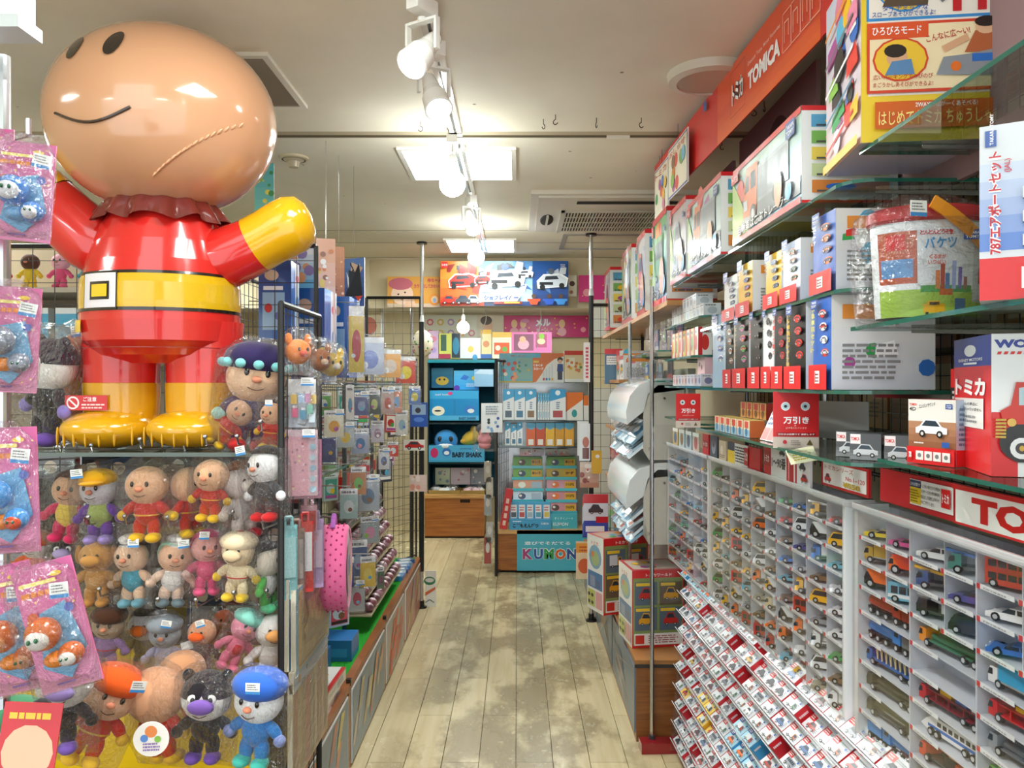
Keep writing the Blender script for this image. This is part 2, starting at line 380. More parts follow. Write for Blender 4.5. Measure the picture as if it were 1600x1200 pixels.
for y in (4.93, 5.35): b.box((-3.2, y, CEIL-.0015), (1.4, y+.006, CEIL))
stuff(b.obj('board_seam', ce))
b = B('matte', 'd6c8a8'); b.box((-3.2, 6.0, 2.12), (1.4, 6.06, CEIL)); struct(b.obj('wall_header'))
b = B('matte', 'd8cbb0'); b.box((-3.2, 5.985, CEIL-.018), (1.4, 6.0, CEIL-.003)); b.box((-3.2, 5.985, 2.11), (1.4, 6.0, 2.135)); b.box((-1.22, 5.97, 2.12), (-1.13, 6.0, CEIL-.02)); struct(b.obj('trim_1'))
b = B('ceiling', 'c0b199'); b.box((-3.2, 6.06, SOF), (1.4, 8.6, SOF+.1)); struct(b.obj('ceiling_soffit'))
b = B('matte', 'd8caa8'); b.box((-3.2, 8.5, 0), (1.4, 8.6, SOF+.02)); struct(b.obj('wall_back'))
b = B('matte', 'd3c6a8'); b.box((-3.3, -1.2, 0), (-3.2, 8.6, 2.6)); struct(b.obj('wall_left'))
b = B('matte', 'd0c5aa'); b.box((1.3, -1.2, 0), (1.4, 8.6, 2.6)); wr = struct(b.obj('wall_right'))
# lilac-brown boards on the wall behind the top shelf
for i, (y0, y1, z0, z1) in enumerate(((1.0, 2.03, 1.9, 2.43), (2.09, 2.81, 1.9, 2.40), (2.9, 3.35, 1.9, 2.36))):
    b = B('matte', '8d7272'); b.box((.80, y0, z0), (.812, y1, z1))
    if i == 1: b.frame((.80, y1, z0), (0, -1, 0), (0, 0, 1)); b.dc(.41, .33, .12, '5b4342', n=30); b.tx('Dream', .41, .35, .05, 'c9b9ae', al='c', bold=.03)
    if i == 0: b.frame((.80, y1, z0), (0, -1, 0), (0, 0, 1)); b.dc(.46, .30, .16, '5b4342', n=30)
    struct(b.obj('wall_board'))
# ceiling panels; aisle row continues unseen behind camera, far-left row added for light
def ceiling_panel(x, y, s=.47, z=CEIL):
    lab = 'added unseen light panel of the ceiling far left, %s from the shop front' % {1.3: 'second', 3.44: 'third', -.7: 'first', 5.45: 'fourth'}.get(y) if x < -2 else 'square glowing panel in the low rear ceiling, %s side' % ('left' if x < 0 else 'right') if y > 7 else {3.44: 'square glowing ceiling light panel nearer the beam groove', 5.45: 'square glowing ceiling light panel just before the hanging car banner'}.get(y, 'unseen square ceiling light panel over the shop front, %s the first spotlight' % ('near' if y > 0 else 'well before'))
    t = thing('ceiling_light', lab, 'ceiling light', (x, y, z), 0, 'ceiling light panels')
    q = B('matte', 'f2efe6'); h = s/2
    for a, c in (((-h-.02, -h-.02, -.012), (h+.02, -h, 0)), ((-h-.02, h, -.012), (h+.02, h+.02, 0)), ((-h-.02, -h, -.012), (-h, h, 0)), ((h, -h, -.012), (h+.02, h, 0))): q.box(a, c)
    q.obj('frame', t)
    q = B('emit%g' % PANEL_E, (.96, 1, .99)); q.box((-h, -h, -.008), (h, h, -.001)); q.obj('diffuser', t)
for x, y in ((-.25, 3.44), (-.25, 5.45), (-.25, 1.3), (-.25, -.7), (-2.4, 1.3), (-2.4, 3.44), (-2.4, -.7), (-2.4, 5.45)): ceiling_panel(x, y, .45)
# strip lights of the lower ceiling behind the header
for x in (-1.5, .3): ceiling_panel(x, 7.3, .4, SOF)
# lighting track
b = B('gloss', 'e9e7df')
for y0, y1 in ((.8, 2.98), (3.15, 5.6)):
    b.box((-.255, y0, CEIL-.022), (-.238, y1, CEIL)); b.box((-.228, y0, CEIL-.022), (-.211, y1, CEIL)); b.box((-.238, y0, CEIL-.006), (-.228, y1, CEIL), '777')
    b.box((-.258, y1-.03, CEIL-.026), (-.208, y1, CEIL))
tag(b.obj('lighting_track'), 'long white ceiling lighting track carrying spots and globes', 'track')
def spot(y, z, rz, lab, tilt=.9):
    t = thing('track_spotlight', lab, 'spotlight', (-.233, y, CEIL-.02), rz, 'white spotlights on the ceiling track')
    q = B('gloss', 'efede6'); q.box((-.018, -.04, -.04), (.018, .04, 0)); q.obj('adapter', t)
    d = CEIL-.02-z; q = B('gloss', 'e4e2da')
    q.cyl((0, 0, -.05), (0, 0, -d*.45), .012); q.box((-.042, -.009, -d*.47), (.042, .009, -d*.42)); q.box((-.048, -.008, -d), (-.041, .008, -d*.42)); q.box((.041, -.008, -d), (.048, .008, -d*.42)); q.obj('yoke', t)
    q = B('gloss', 'f4f2ec'); q.T = Matrix.Translation((0, 0, -d)) @ Euler((tilt, 0, 0)).to_matrix().to_4x4()
    q.lathe([(.0, .075), (.018, .075), (.022, .05), (.027, .02), (.036, -.01), (.040, -.06), (.036, -.063)], 20); q.obj('head', t)
    q = B('matte', '8a8f92'); q.T = Matrix.Translation((0, 0, -d)) @ Euler((tilt, 0, 0)).to_matrix().to_4x4(); q.lathe([(.036, -.062), (.029, -.05), (.028, -.05)], 20); q.obj('rim', t)
    q = B('emit%g' % GLOBE_E, (.98, 1, .98)); q.T = Matrix.Translation((0, 0, -d)) @ Euler((tilt, 0, 0)).to_matrix().to_4x4(); q.lathe([(.029, -.052), (.018, -.056), (0, -.057)], 20); q.obj('lamp', t)
    ld = bpy.data.lights.new('spot_beam', 'SPOT'); ld.energy = SPOT_W; ld.spot_size = 1.5; ld.spot_blend = .6; ld.color = (1, .99, .95); ld.shadow_soft_size = .04
    lo = bpy.data.objects.new('spot_beam', ld); COL.objects.link(lo); M = Euler((0, 0, rz)).to_matrix() @ Euler((tilt, 0, 0)).to_matrix()
    lo.location = Vector((-.233, y, z)) + M @ Vector((0, 0, -.07)); lo.rotation_euler = M.to_euler()
spot(1.92, 2.345, -.55, 'white track spotlight nearest to the shop front, aimed down the aisle', -.75)
spot(2.19, 2.34, .5, 'white track spotlight just before the beam groove, second along the track', -.6)
spot(3.95, 2.35, .4, 'white track spotlight between the two glowing globe bulbs', -.6)
spot(.9, 2.34, -.2, 'white track spotlight over the shop front', .2)
def globe(x, y, zt, z, r, lab):
    t = thing('globe_bulb', lab, 'bulb', (x, y, zt), 0, 'hanging globe bulbs')
    q = B('gloss', 'e8e6de'); q.box((-.02, -.03, -.035), (.02, .03, 0)); q.cyl((0, 0, -.03), (0, 0, z-zt+r+.04), .004, n=6); q.obj('cord', t)
    q = B('matte', 'd9d9d4'); q.cyl((0, 0, z-zt+r*.9), (0, 0, z-zt+r+.06), .018, .014, 12); q.obj('socket', t)
    q = B('emit%g' % GLOBE_E, (.98, 1, .98)); q.ell((0, 0, z-zt), (r, r, r), 20, 12); q.obj('bulb', t)
globe(-.247, 2.98, CEIL-.02, 2.295, .05, 'glowing globe bulb hanging before the large ceiling panel')
globe(-.247, 4.72, CEIL-.02, 2.297, .05, 'glowing globe bulb hanging above the car banner')
globe(-.49, 7.1, SOF, 2.045, .055, 'glowing globe bulb under the low ceiling behind the banner')
# air conditioner cassette
t = thing('ceiling_air_conditioner', 'white square ceiling air conditioner with grille and louvre slots', 'air conditioner', (.53, 4.38, CEIL))
b = B('plastic', 'd8d2c3'); b.box((-.46, -.48, -.02), (.46, .48, 0)); b.box((-.42, -.44, -.03), (.42, .44, -.02)); b.obj('panel', t)
b = B('matte', '45423c'); b.box((-.27, -.13, -.033), (.30, .40, -.030)); b.obj('intake', t)
gb = B('plastic', 'c9c3b3')
me = gb.box((-.0035, -.26, -.04), (.0035, .27, -.032)).mesh('grille_slat')
for i in range(34): put('grille_slat', me, t, (-.265+i*.0170, .13, 0), (0, 0, .0))
b = B('plastic', 'c9c3b3')
for y in (-.02, .12, .26): b.box((-.27, y, -.041), (.3, y+.012, -.036))
b.box((-.29, -.15, -.04), (-.27, .42, -.03)); b.box((-.29, -.15, -.04), (.32, -.13, -.03)); b.obj('grille_frame', t)
b = B('matte', '2c2a27'); b.box((-.22, -.36, -.034), (.30, -.31, -.030)); b.obj('louvre_slot', t)
b = B('matte', '2f2d29'); b.T = Matrix.Translation((-.36, .1, -.031)); b.cyl((0, 0, -.003), (0, 0, 0), .001, n=4); 
b.T = None; b.ell((-.36, .1, -.03), (.038, .15, .006), 18, 6); b.obj('louvre_slot', t)
b = B('plastic', 'd6d0c0'); b.box((-.366, -.04, -.042), (-.354, .24, -.030)); b.obj('louvre_blade', t)
# access hatch frame
b = B('matte', 'a9a7a6'); z = CEIL
for a, c in (((.30, 5.05, z-.006), (.86, 5.08, z)), ((.30, 5.58, z-.006), (.86, 5.61, z)), ((.30, 5.08, z-.006), (.33, 5.58, z)), ((.83, 5.08, z-.006), (.86, 5.58, z))): b.box(a, c)
tag(b.obj('access_hatch'), 'thin grey square frame of a ceiling access hatch beyond the air conditioner', 'hatch')
# left ceiling vent
t = thing('ceiling_vent', 'grey louvred ceiling vent beside the giant inflatable head', 'vent', (-.90, 2.50, CEIL), .0)
b = B('matte', 'e0dccf')
for a, c in (((-.2, -.22, -.012), (.17, -.2, 0)), ((-.2, .2, -.012), (.17, .22, 0)), ((-.2, -.2, -.012), (-.18, .2, 0)), ((.15, -.2, -.012), (.17, .2, 0))): b.box(a, c)
b.obj('frame', t)
b = B('matte', '5c5952'); b.box((-.18, -.2, -.004), (.15, .2, -.001)); b.obj('backing', t)
me = B('matte', '9f9a8d').box((-.165, -.004, -.012), (.165, .006, -.004)).mesh('slat')
for i in range(20): put('slat', me, t, (-.015, -.185+.0195*i, 0), (.4, 0, 0))
# round diffuser, smoke detectors
t = thing('ceiling_diffuser', 'round white ceiling disc beside the red hanging banner', 'diffuser', (.60, 2.44, CEIL))
b = B('plastic', 'cfc8b5'); b.lathe([(.10, -.03), (.125, -.025), (.13, 0)], 30); b.obj('rim', t)
b = B('plastic', 'b9b09b'); b.lathe([(0, -.022), (.098, -.026), (.1, -.03)], 30); b.obj('disc', t)
t = thing('smoke_detector', 'small round smoke detector on the ceiling behind the inflatable glove', 'smoke detector', (-.955, 3.34, CEIL))
b = B('plastic', 'cbbf9f'); b.lathe([(.05, -.012), (.06, -.008), (.062, 0)], 20); b.obj('base', t)
b = B('plastic', 'b8ad92'); b.lathe([(0, -.045), (.02, -.044), (.026, -.02), (.045, -.012)], 16); b.obj('sensor', t)
# little screw hooks in the ceiling
hk = B('metal', '4b4338'); pts = [(0, 0, 0), (0, 0, -.018)]+[(.009*math.sin(a), 0, -.027-.009*-math.cos(a)) for a in [i*.55 for i in range(9)]]
hk.tube(pts, .0016, 5); hm = hk.mesh('ceiling_hook')
for i, (px, py) in enumerate(((657, 190), (849, 186), (932, 184), (868, 179), (1002, 184), (1130, 268), (1150, 176), (1178, 165), (1194, 158), (1213, 60), (1278, 25), (1128, 220))):
    D = (CEIL-CZ)*FPX/(600-py); o = put('ceiling_hook', hm, None, ((px-VX)*D/FPX, D, CEIL), (0, 0, i*.9))
    tag(o, 'tiny dark screw hook in the ceiling, %s going right from the inflatable head' % ORD[sorted((657, 849, 932, 868, 1002, 1130, 1150, 1178, 1194, 1213, 1278, 1128)).index(px)], 'hook', 'screw hooks in the ceiling')
# bright sign box at the top, near
t = thing('lightbox_sign', 'white glowing light box hanging over the near end of the toy rack', 'sign', (-.93, 1.22, 2.16))
b = B('emit1.6', (.95, 1, 1)); b.box((-.25, -.02, -.065), (.165, .02, .28)); b.obj('panel', t)
b = B('plastic', 'dfe6e6'); b.box((-.25, -.03, -.085), (.17, .03, -.065)); b.obj('frame', t)
# ================================================================ right side: toy car cases
RZ = math.radians(-87.88); RM = Matrix.Rotation(RZ, 4, 'Z')
def XL(D): return .68+(3.35-D)*.037
def RW(D, x, y, z): return Vector((XL(D), D, 0)) + RM.to_3x3() @ Vector((x, y, z))
ZB, ZT, NR = .775, 1.265, 9; RH = (ZT-ZB-.012)/NR
def wheelset(q, xs, w, r, y=None):
    for x in xs:
        for s in (-1, 1): q.cyl((x, s*w/2-s*.004, r), (x, s*w/2+s*.0005, r), r, n=8, c='1b1b1d'); q.cyl((x, s*w/2, r), (x, s*(w/2+.001), r), r*.5, n=6, c='b9bcc0')
CARS = ['sedan', 'sports', 'van', 'bus', 'truck', 'dumper', 'crane']
def carparts(kind, c, L=.072, W=.031, split=True, c2=None):
    """returns {part: builder}; the vehicle points to +x and stands on z=0"""
    body = B('paint', c); win = B('gloss', '1f2933'); whl = B('matte', '1b1b1d'); x = L/2; y = W/2; P = {'body': body}
    det = B('gloss', 'e8e8e8')
    def bd(pts, yy=y, cc=None): body.prismy([(a*L-x, h) for a, h in pts], -yy, yy, cc)
    if kind in ('sedan', 'sports'):
        h = .021 if kind == 'sedan' else .017
        bd([(0, .004), (1, .004), (1, .010), (.93, .0125), (.68, h*.64), (.14, h*.66), (0, .011)])
        win.prismy([(a*L-x, z) for a, z in ((.16, h*.62), (.72, h*.62), (.58, h*.96), (.3, h*.96))], -y*.86, y*.86)
        body.prismy([(a*L-x, z) for a, z in ((.3, h*.94), (.58, h*.94), (.55, h*1.03), (.34, h*1.03))], -y*.8, y*.8)
        for s in (-1, 1): body.prismy([(a*L-x, z) for a, z in ((.41, h*.62), (.45, h*.62), (.44, h*1.0), (.42, h*1.0))], s*y*.87-.0006, s*y*.87+.0006)
        det.box((x-.001, -y*.85, .008), (x+.0006, -y*.5, .011)); det.box((x-.001, y*.5, .008), (x+.0006, y*.85, .011)); det.box((-x-.0006, -y*.85, .008), (-x+.001, -y*.5, .0105), 'c22'); det.box((-x-.0006, y*.5, .008), (-x+.001, y*.85, .0105), 'c22'); ws = (-.3*L, .3*L)
    elif kind == 'van':
        bd([(0, .004), (1, .004), (1, .013), (.86, .029), (.03, .031), (0, .028)])
        win.prismy([(a*L-x, z) for a, z in ((.06, .0175), (.93, .0165), (.84, .027), (.06, .0275))], -y-.0005, y+.0005)
        win.box((x*.86, -y*.8, .016), (x*.94, y*.8, .021)); ws = (-.3*L, .32*L)
    elif kind in ('bus', 'tall_bus'):
        H = .034 if kind == 'bus' else .044
        bd([(0, .004), (1, .004), (1, H*.95), (.98, H), (.02, H), (0, H*.95)])
        if c2: body.box((-x-.0003, -y-.0003, .008), (x+.0003, y+.0003, .014), c2)
        n = max(4, int(L/.014))
        for lv in ((.45, .82),) if kind == 'bus' else ((.28, .48), (.66, .88)):
            for i in range(n): win.box((-x+L*(.03+i*.94/n), -y-.0006, H*lv[0]), (-x+L*(.03+(i+.82)*.94/n), y+.0006, H*lv[1]))
            win.box((x-.001, -y*.9, H*lv[0]), (x+.0006, y*.9, H*lv[1]))
        det.tx if 0 else None; ws = (-.3*L, .34*L)
    elif kind in ('truck', 'tanker', 'flat', 'dumper', 'crane', 'carrier', 'lettertruck', 'bigtruck'):
        cab = .018
        body.prismy([(x-cab, .006), (x, .006), (x, .016), (x-.004, .029), (x-cab, .029)], -y, y)
        win.prismy([(x-.009, .0175), (x+.0005, .0165), (x-.0035, .0262), (x-.009, .0262)], -y-.0006, y+.0006); win.box((x-.004, -y*.85, .017), (x+.0002, y*.85, .022))
        body.box((-x, -y*.8, .006), (x-cab, y*.8, .0105), '3a3d42'); k2 = c2 or 'dfe2e4'
        load = B('paint', k2)
        if kind in ('truck', 'bigtruck'):
            load.box((-x, -y*1.02, .0105), (x-cab-.002, y*1.02, .034 if kind == 'truck' else .038))
            load.box((-x-.0004, -y*1.04, .0105), (x-cab-.0016, y*1.04, .013), '999')
        elif kind == 'tanker': load.cyl((-x, 0, .021), (x-cab-.002, 0, .021), .0125, n=14)
        elif kind == 'dumper': load.prismy([(-x-.002, .012), (x-cab-.004, .012), (x-cab+.012, .034), (x-cab-.002, .036), (-x-.004, .028)], -y*1.1, y*1.1)
        elif kind == 'crane': load.box((-x*.7, -y*.7, .0105), (-x*.1, y*.7, .024)); load.prismy([(-x*.5, .024), (-x*.5+.004, .020), (x+.006, .030), (x+.006, .034)], -.004, .004)
        elif kind == 'carrier':
            load.box((-x, -y, .0105), (x-cab-.003, y, .013)); load.box((-x, -y, .026), (x-cab-.003, y, .028))
            for xx in (-x, -x*.45, 0, x*.4):
                for s in (-1, 1): load.box((xx, s*y-.001, .0105), (xx+.002, s*y+.001, .028))
            for i, k in enumerate(('ffffff', '2f6fc4', 'f3c21b')): load.box((-x+.006+i*L*.24, -y*.7, .028), (-x+.006+i*L*.24+L*.17, y*.7, .034), k); load.box((-x+.012+i*L*.24, -y*.6, .034), (-x+.006+i*L*.24+L*.12, y*.6, .039), '28333d')
        elif kind == 'flat': load.box((-x, -y, .0105), (x-cab-.003, y, .013)); load.cyl((-x+.004, -y*.4, .018), (x-cab-.006, -y*.4, .018), .005, n=8); load.cyl((-x+.004, y*.4, .018), (x-cab-.006, y*.4, .018), .005, n=8)
        elif kind == 'lettertruck':
            load.box((-x, -y, .0105), (x-cab-.003, y, .016), '2c62b0')
            for i in range(9):
                xx = -x+.003+i*(L-cab-.008)/9
                for s in (-1, 1): load.box((xx, s*y-.001, .016), (xx+.002, s*y+.001, .038)); load.add([(xx+.002, s*y-.001, .016), (xx+.004, s*y-.001, .016), (xx+.010, s*y-.001, .038), (xx+.008, s*y-.001, .038)], [(0, 1, 2, 3)])
            for s in (-1, 1): load.box((-x, s*y-.001, .036), (x-cab-.003, s*y+.001, .039))
        P['load'] = load; ws = (-.38*L, -.22*L, .36*L) if L > .1 else (-.28*L, .32*L)
    elif kind == 'loco':
        body.box((-x, -y*.8, .008), (x, y*.8, .013), '2a2c30'); body.cyl((-x*.1, 0, .022), (x, 0, .022), .0125, n=14); body.box((-x*.35, -y*.9, .013), (-x*.05, y*.9, .036)); body.box((-x*.38, -y, .036), (-x*.02, y, .039), '333')
        body.cyl((x*.7, 0, .032), (x*.7, 0, .044), .004, .005, n=8, c='2a2c30'); body.cyl((x*.35, 0, .032), (x*.35, 0, .038), .0045, n=8, c='c9a03c')
        body.box((-x, -y*.9, .013), (-x*.42, y*.9, .031), c2 or c); win.box((-x*.27, -y*.91, .026), (-x*.12, y*.91, .034)); ws = (-.42*L, -.3*L, -.12*L, .08*L, .25*L, .4*L)
    elif kind == 'train':
        body.prismy([(-x, .006), (x*.8, .006), (x, .010), (x*.8, .024), (x*.6, .032), (-x, .032)], -y*.8, y*.8); body.box((-x, -y*.81, .012), (x*.75, y*.81, .017), c2 or '2f6fc4')
        for i in range(8): win.box((-x+L*(.03+i*.09), -y*.82, .02), (-x+L*(.09+i*.09), y*.82, .027))
        ws = (-.36*L, -.24*L, .2*L, .3*L)
    elif kind == 'plane':
        body.ell((0, 0, .014), (x, .009, .009), 12, 8); body.add([(-.01, 0, .012), (.018, 0, .012), (-.016, .045, .013), (-.026, .045, .013), (-.016, -.045, .013), (-.026, -.045, .013)], [(0, 1, 2, 3), (1, 0, 5, 4)])
        body.prismy([(-x, .018), (-x*.75, .018), (-x*.9, .038), (-x*1.02, .038)], -.001, .001, c2 or '2f6fc4'); ws = (-.1*L,)
    elif kind == 'plain': ws = ()
    r = .0062 if L < .1 else .007
    if kind in ('dumper',): r = .0085
    P['window'] = win; P['trim'] = det; return P, ws, r, W
_CARM = {}
def make_car(kind, c, name, label, loc, rz, L=.072, full=True, group=None, c2=None, cat='toy car', W=.031, sc=1):
    key = (kind, c, c2, L, full)
    if key not in _CARM:
        P, ws, r, Wd = carparts(kind, c, L, W, c2=c2)
        if full:
            ms = {}
            for k, q in P.items():
                if q.f: ms[k] = q.mesh(k)
            wq = B('matte', '1b1b1d'); wq.cyl((0, -.003, 0), (0, .003, 0), r, n=10); wq.cyl((0, -.0036, 0), (0, .0036, 0), r*.55, n=8, c='b9bcc0'); ms['_w'] = (wq.mesh('wheel'), ws, r, Wd)
            _CARM[key] = ms
        else:
            q = B('paint', c)
            for k, p in P.items():
                n = len(q.v); q.v += p.v
                for f, m, cc in zip(p.f, p.fm, p.fc): q.f.append(tuple(n+i for i in f)); q.fm.append(m); q.fc.append(cc); q.sm.append(False)
            wheelset(q, ws, Wd, r); _CARM[key] = q.mesh(name)
    g = _CARM[key]
    if not full: return tag(put(name, g, None, loc, (0, 0, rz), sc), label, cat, group)
    t = thing(name, label, cat, loc, rz, group); t.scale = (sc,)*3
    for k, me in g.items():
        if k != '_w': put(k, me, t)
    me, ws, r, Wd = g['_w']
    for x in ws:
        for s in (-1, 1): put('wheel', me, t, (x, s*(Wd/2-.002), r))
    return t
def case(label, D0, D1, cols, pairs=False):
    L = D0-D1; t = thing('display_case', label, 'display case', RW(D0, 0, 0, 0), RZ, 'white toy car display cases')
    W = 'cdd0d8'; dp = .062
    B('plastic', 'b4b8c4').box((0, dp, ZB), (L, dp+.006, ZT)).obj('back', t)
    for a in (0, L-.014): B('gloss', 'dfe0e2').box((a, -.006, ZB-.01), (a+.014, dp, ZT+.006)).obj('side', t)
    B('acryl', 'fff').box((0, -.03, ZT), (L, dp, ZT+.006)).obj('top', t)
    B('gloss', 'dcdde0').box((0, -.012, ZT-.008), (L, -.006, ZT+.008)).obj('top_rail', t)
    B('gloss', 'd6d6d6').box((0, -.006, ZB-.012), (L, dp, ZB)).obj('base', t)
    cw = (L-.028)/cols; me = B('plastic', W).box((0, 0, 0), (L-.028, dp, .0025)).mesh('shelf')
    lb = B('print', 'eceef0'); lb.box((.002, -.0042, -.0045), (cw*.93, -.0032, .0035)); lb.frame((0, -.0042, -.0045), (1, 0, 0), (0, 0, 1)); lb.rc(.003, -.001, .012, .008, 'd0393a'); lb.bars(.02, .001, cw*.8, .006, 1, 'aaa'); lbm = lb.mesh('shelf_label')
    dv = B('plastic', W).box((-.001, .004, 0), (.001, dp, RH-.003)).mesh('divider')
    for r in range(NR):
        z = ZB+RH*r; put('shelf', me, t, (.014, 0, z))
        for k in range(cols):
            wide = pairs and r <= NR-4
            if wide and k % 2: continue
            put('shelf_label', lbm, t, (.014+cw*k, 0, z+.002))
            if k and not (wide and k % 2): put('divider', dv, t, (.014+cw*k, 0, z+.0025))
    B('acryl', 'fff').box((0, -.012, ZB), (L, -.010, ZT-.004)).obj('cover', t)
    if pairs is False:
        for a in range(2, cols, 2): B('plastic', W).box((.014+cw*a-.0012, -.003, ZB), (.014+cw*a+.0012, .006, ZT)).obj('post', t)
    else:
        for a in range(2, cols, 2): B('plastic', W).box((.014+cw*a-.002, -.003, ZB), (.014+cw*a+.002, .03, ZT)).obj('post', t)
    return cw
CA, CB, CC = (1.70, .66), (2.81, 1.745), (3.47, 2.83)
cwA = case('nearest white display case, tall cells of toy cars over long truck bays', CA[0], CA[1], 10, True)
cwB = case('middle white display case with nine rows of single toy car cells', CB[0], CB[1], 10)
cwC = case('farthest white display case seen through the clear shelf end', CC[0], CC[1], 6)
cn = {'e8e8ea': 'white', 'c0392b': 'red', '2f6fc4': 'blue', 'f0b41e': 'yellow', '3c9a50': 'green', 'e8702a': 'orange', '24272c': 'black', '8f949b': 'silver', '7a5a3c': 'brown', '6aaec8': 'light blue', '4b4a8f': 'navy', '9a9480': 'olive', 'e0559a': 'pink', 'b8963e': 'gold', 'd8c8a0': 'beige', '1f7a70': 'teal', '5a5a48': 'drab'}
nm = {'sedan': 'saloon car', 'sports': 'sports car', 'van': 'van', 'bus': 'bus', 'truck': 'box truck', 'dumper': 'dump truck', 'crane': 'crane truck', 'tanker': 'tanker truck', 'loco': 'steam engine', 'train': 'train', 'plane': 'aeroplane', 'carrier': 'car carrier', 'flat': 'pole trailer', 'lettertruck': 'lattice truck', 'bigtruck': 'long box truck', 'tall_bus': 'double deck bus'}
cats = {'bus': 'toy bus', 'tall_bus': 'toy bus', 'loco': 'toy train', 'train': 'toy train', 'plane': 'toy plane'}
def cellpos(D0, cw, k, r, y=.03): return RW(D0, .014+cw*(k+.5), y, ZT-.012-RH*(r+1)+.0025+.003)
rowB = {9: ['sports c0392b', 'van f0b41e', 'sports 6aaec8', 'sports e8e8ea', 'sedan e8e8ea', 'sedan e8e8ea', 'sports 3c9a50', 'sedan 7a5a3c', 'truck e8e8ea'],
 8: ['crane f0b41e', 'dumper 24272c', 'truck 2f6fc4', 'sedan 7a5a3c', 'van f0b41e', 'sedan 8f949b', 'flat e8e8ea', 'van e8e8ea', 'sedan 9a9480'],
 7: ['sports 2f6fc4', 'van e8e8ea', 'sports 4b4a8f', 'sedan 8f949b', 'truck f0b41e', 'bus c0392b', 'truck e8702a', 'sedan e8e8ea', 'sports f0b41e'],
 6: ['sports 3c9a50', 'sedan c0392b', 'sedan 7a5a3c', 'sports 2f6fc4', 'sports 6aaec8', 'sedan 7a5a3c', 'dumper 24272c', 'crane e8702a', 'sedan 6aaec8'],
 5: ['sedan 7a5a3c', 'sedan 7a5a3c', 'sedan e8e8ea', 'sedan e8e8ea', 'sedan 7a5a3c', 'dumper f0b41e', 'truck d8c8a0', 'sedan e8702a', 'truck c0392b'],
 4: ['van f0b41e', 'dumper 7a5a3c', 'van e8702a', 'sedan 8f949b', 'van e8e8ea', 'truck e8702a', 'sedan 9a9480', 'sedan 7a5a3c', 'bus c0392b']}
rb = random.Random(3)
pool = ['sedan e8e8ea', 'sports 8f949b', 'sedan 24272c', 'van 6aaec8', 'sedan c0392b', 'sports 2f6fc4', 'dumper f0b41e', 'van 3c9a50', 'sedan 7a5a3c', 'truck e8702a', 'bus c0392b', 'sedan 9a9480', 'van e8e8ea', 'sports f0b41e', 'sedan 6aaec8', 'truck f0b41e']
for k in range(10):
    for r in range(9):
        s = rowB[k][r] if k in rowB else rb.choice(pool)
        kd, c = s.split()
        make_car(kd, c, 'toy_car', '%s toy %s, middle case, %s row down, %s cell from near end' % (cn[c], nm[kd], ORD[r], ORD[9-k]), cellpos(CB[0], cwB, k, r, .030)+RM.to_3x3() @ Vector((.008, 0, 0)), RZ-PI/2-rb.choice((.55, .7, .85, .4)), full=False, sc=1.16, group='toy cars in the middle case')
for k in range(6):
    for r in range(9):
        if rb.random() < .3: continue
        kd, c = rb.choice(pool).split()
        make_car(kd, c, 'toy_car', '%s toy %s, farthest case, %s row down, %s cell from near end' % (cn[c], nm[kd], ORD[r], ORD[5-k]), cellpos(CC[0], cwC, k, r, .03), RZ-PI/2-rb.uniform(.4, .9), full=False, sc=1.16, group='toy cars in the farthest case')
small = [[('sports', 'f0d030'), ('sports', 'e0559a'), ('sedan', 'e8e8ea'), ('crane', '1f7a70'), ('tall_bus', 'c0392b'), ('sedan', '5a5a48')],
         [('truck', 'b8963e'), ('dumper', 'e8702a'), ('crane', '2f4f8a'), ('sedan', '4b4a8f'), ('sedan', 'e8e8ea'), ('sports', 'c0392b')],
         [('dumper', '24272c'), ('bus', '6aaec8'), ('crane', '24272c'), ('van', '24272c'), ('sports', '2f6fc4'), ('van', 'e8e8ea')]]
cn['f0d030'] = 'yellow'; cn['2f4f8a'] = 'dark blue'
for r, row in enumerate(small):
    for k, (kd, c) in enumerate(row):
        c2 = {('crane', '1f7a70'): '2f6fc4', ('crane', '2f4f8a'): 'f0b41e', ('truck', 'b8963e'): 'b8963e', ('dumper', 'e8702a'): 'd9461e', ('bus', '6aaec8'): 'e8e8ea', ('dumper', '24272c'): 'e8702a'}.get((kd, c))
        make_car(kd, c, 'toy_car' if 'bus' not in kd else 'toy_bus', '%s toy %s, %s row of nearest case, %s cell from grey upright' % (cn[c], nm[kd], ORD[r], ORD[k]), cellpos(CA[0], cwA, k, r, .032), RZ-PI/2-(1.1 if (k+r) % 3 else .8), sc=1.15, group='small toy vehicles in the nearest case', c2=c2, cat=cats.get(kd, 'toy car'))
longs = [[('loco', 'b3402c', 'a03a2a', 'red'), ('flat', 'e8902a', '2f7a5a', 'orange and green'), ('bigtruck', 'e8e8ea', '2fa0d0', 'sky blue')],
         [('loco', '2f7fd0', '6d6f72', 'blue and grey'), None, ('carrier', 'c8202a', 'c8202a', 'red')],
         [('lettertruck', '2c62b0', 'ead9a8', 'blue and cream'), ('carrier', 'c8202a', '8a2030', 'dark red'), ('flat', '8f949b', '6d7278', 'grey')],
         [('flat', '4a4a3a', '5a5a48', 'drab'), ('train', 'e8e8ea', '2f6fc4', 'white and blue'), ('bigtruck', '4aa040', '6cc04a', 'green')],
         [('tanker', '4b4d38', '5c5e44', 'olive'), ('crane', 'd8452a', 'e0602a', 'orange'), ('bus', 'e8b830', None, 'yellow')],
         [('loco', '3f8fd8', '3f8fd8', 'bright blue'), ('bigtruck', 'f0c020', 'f0c020', 'yellow'), ('train', 'c0392b', 'e8e8ea', 'red')]]
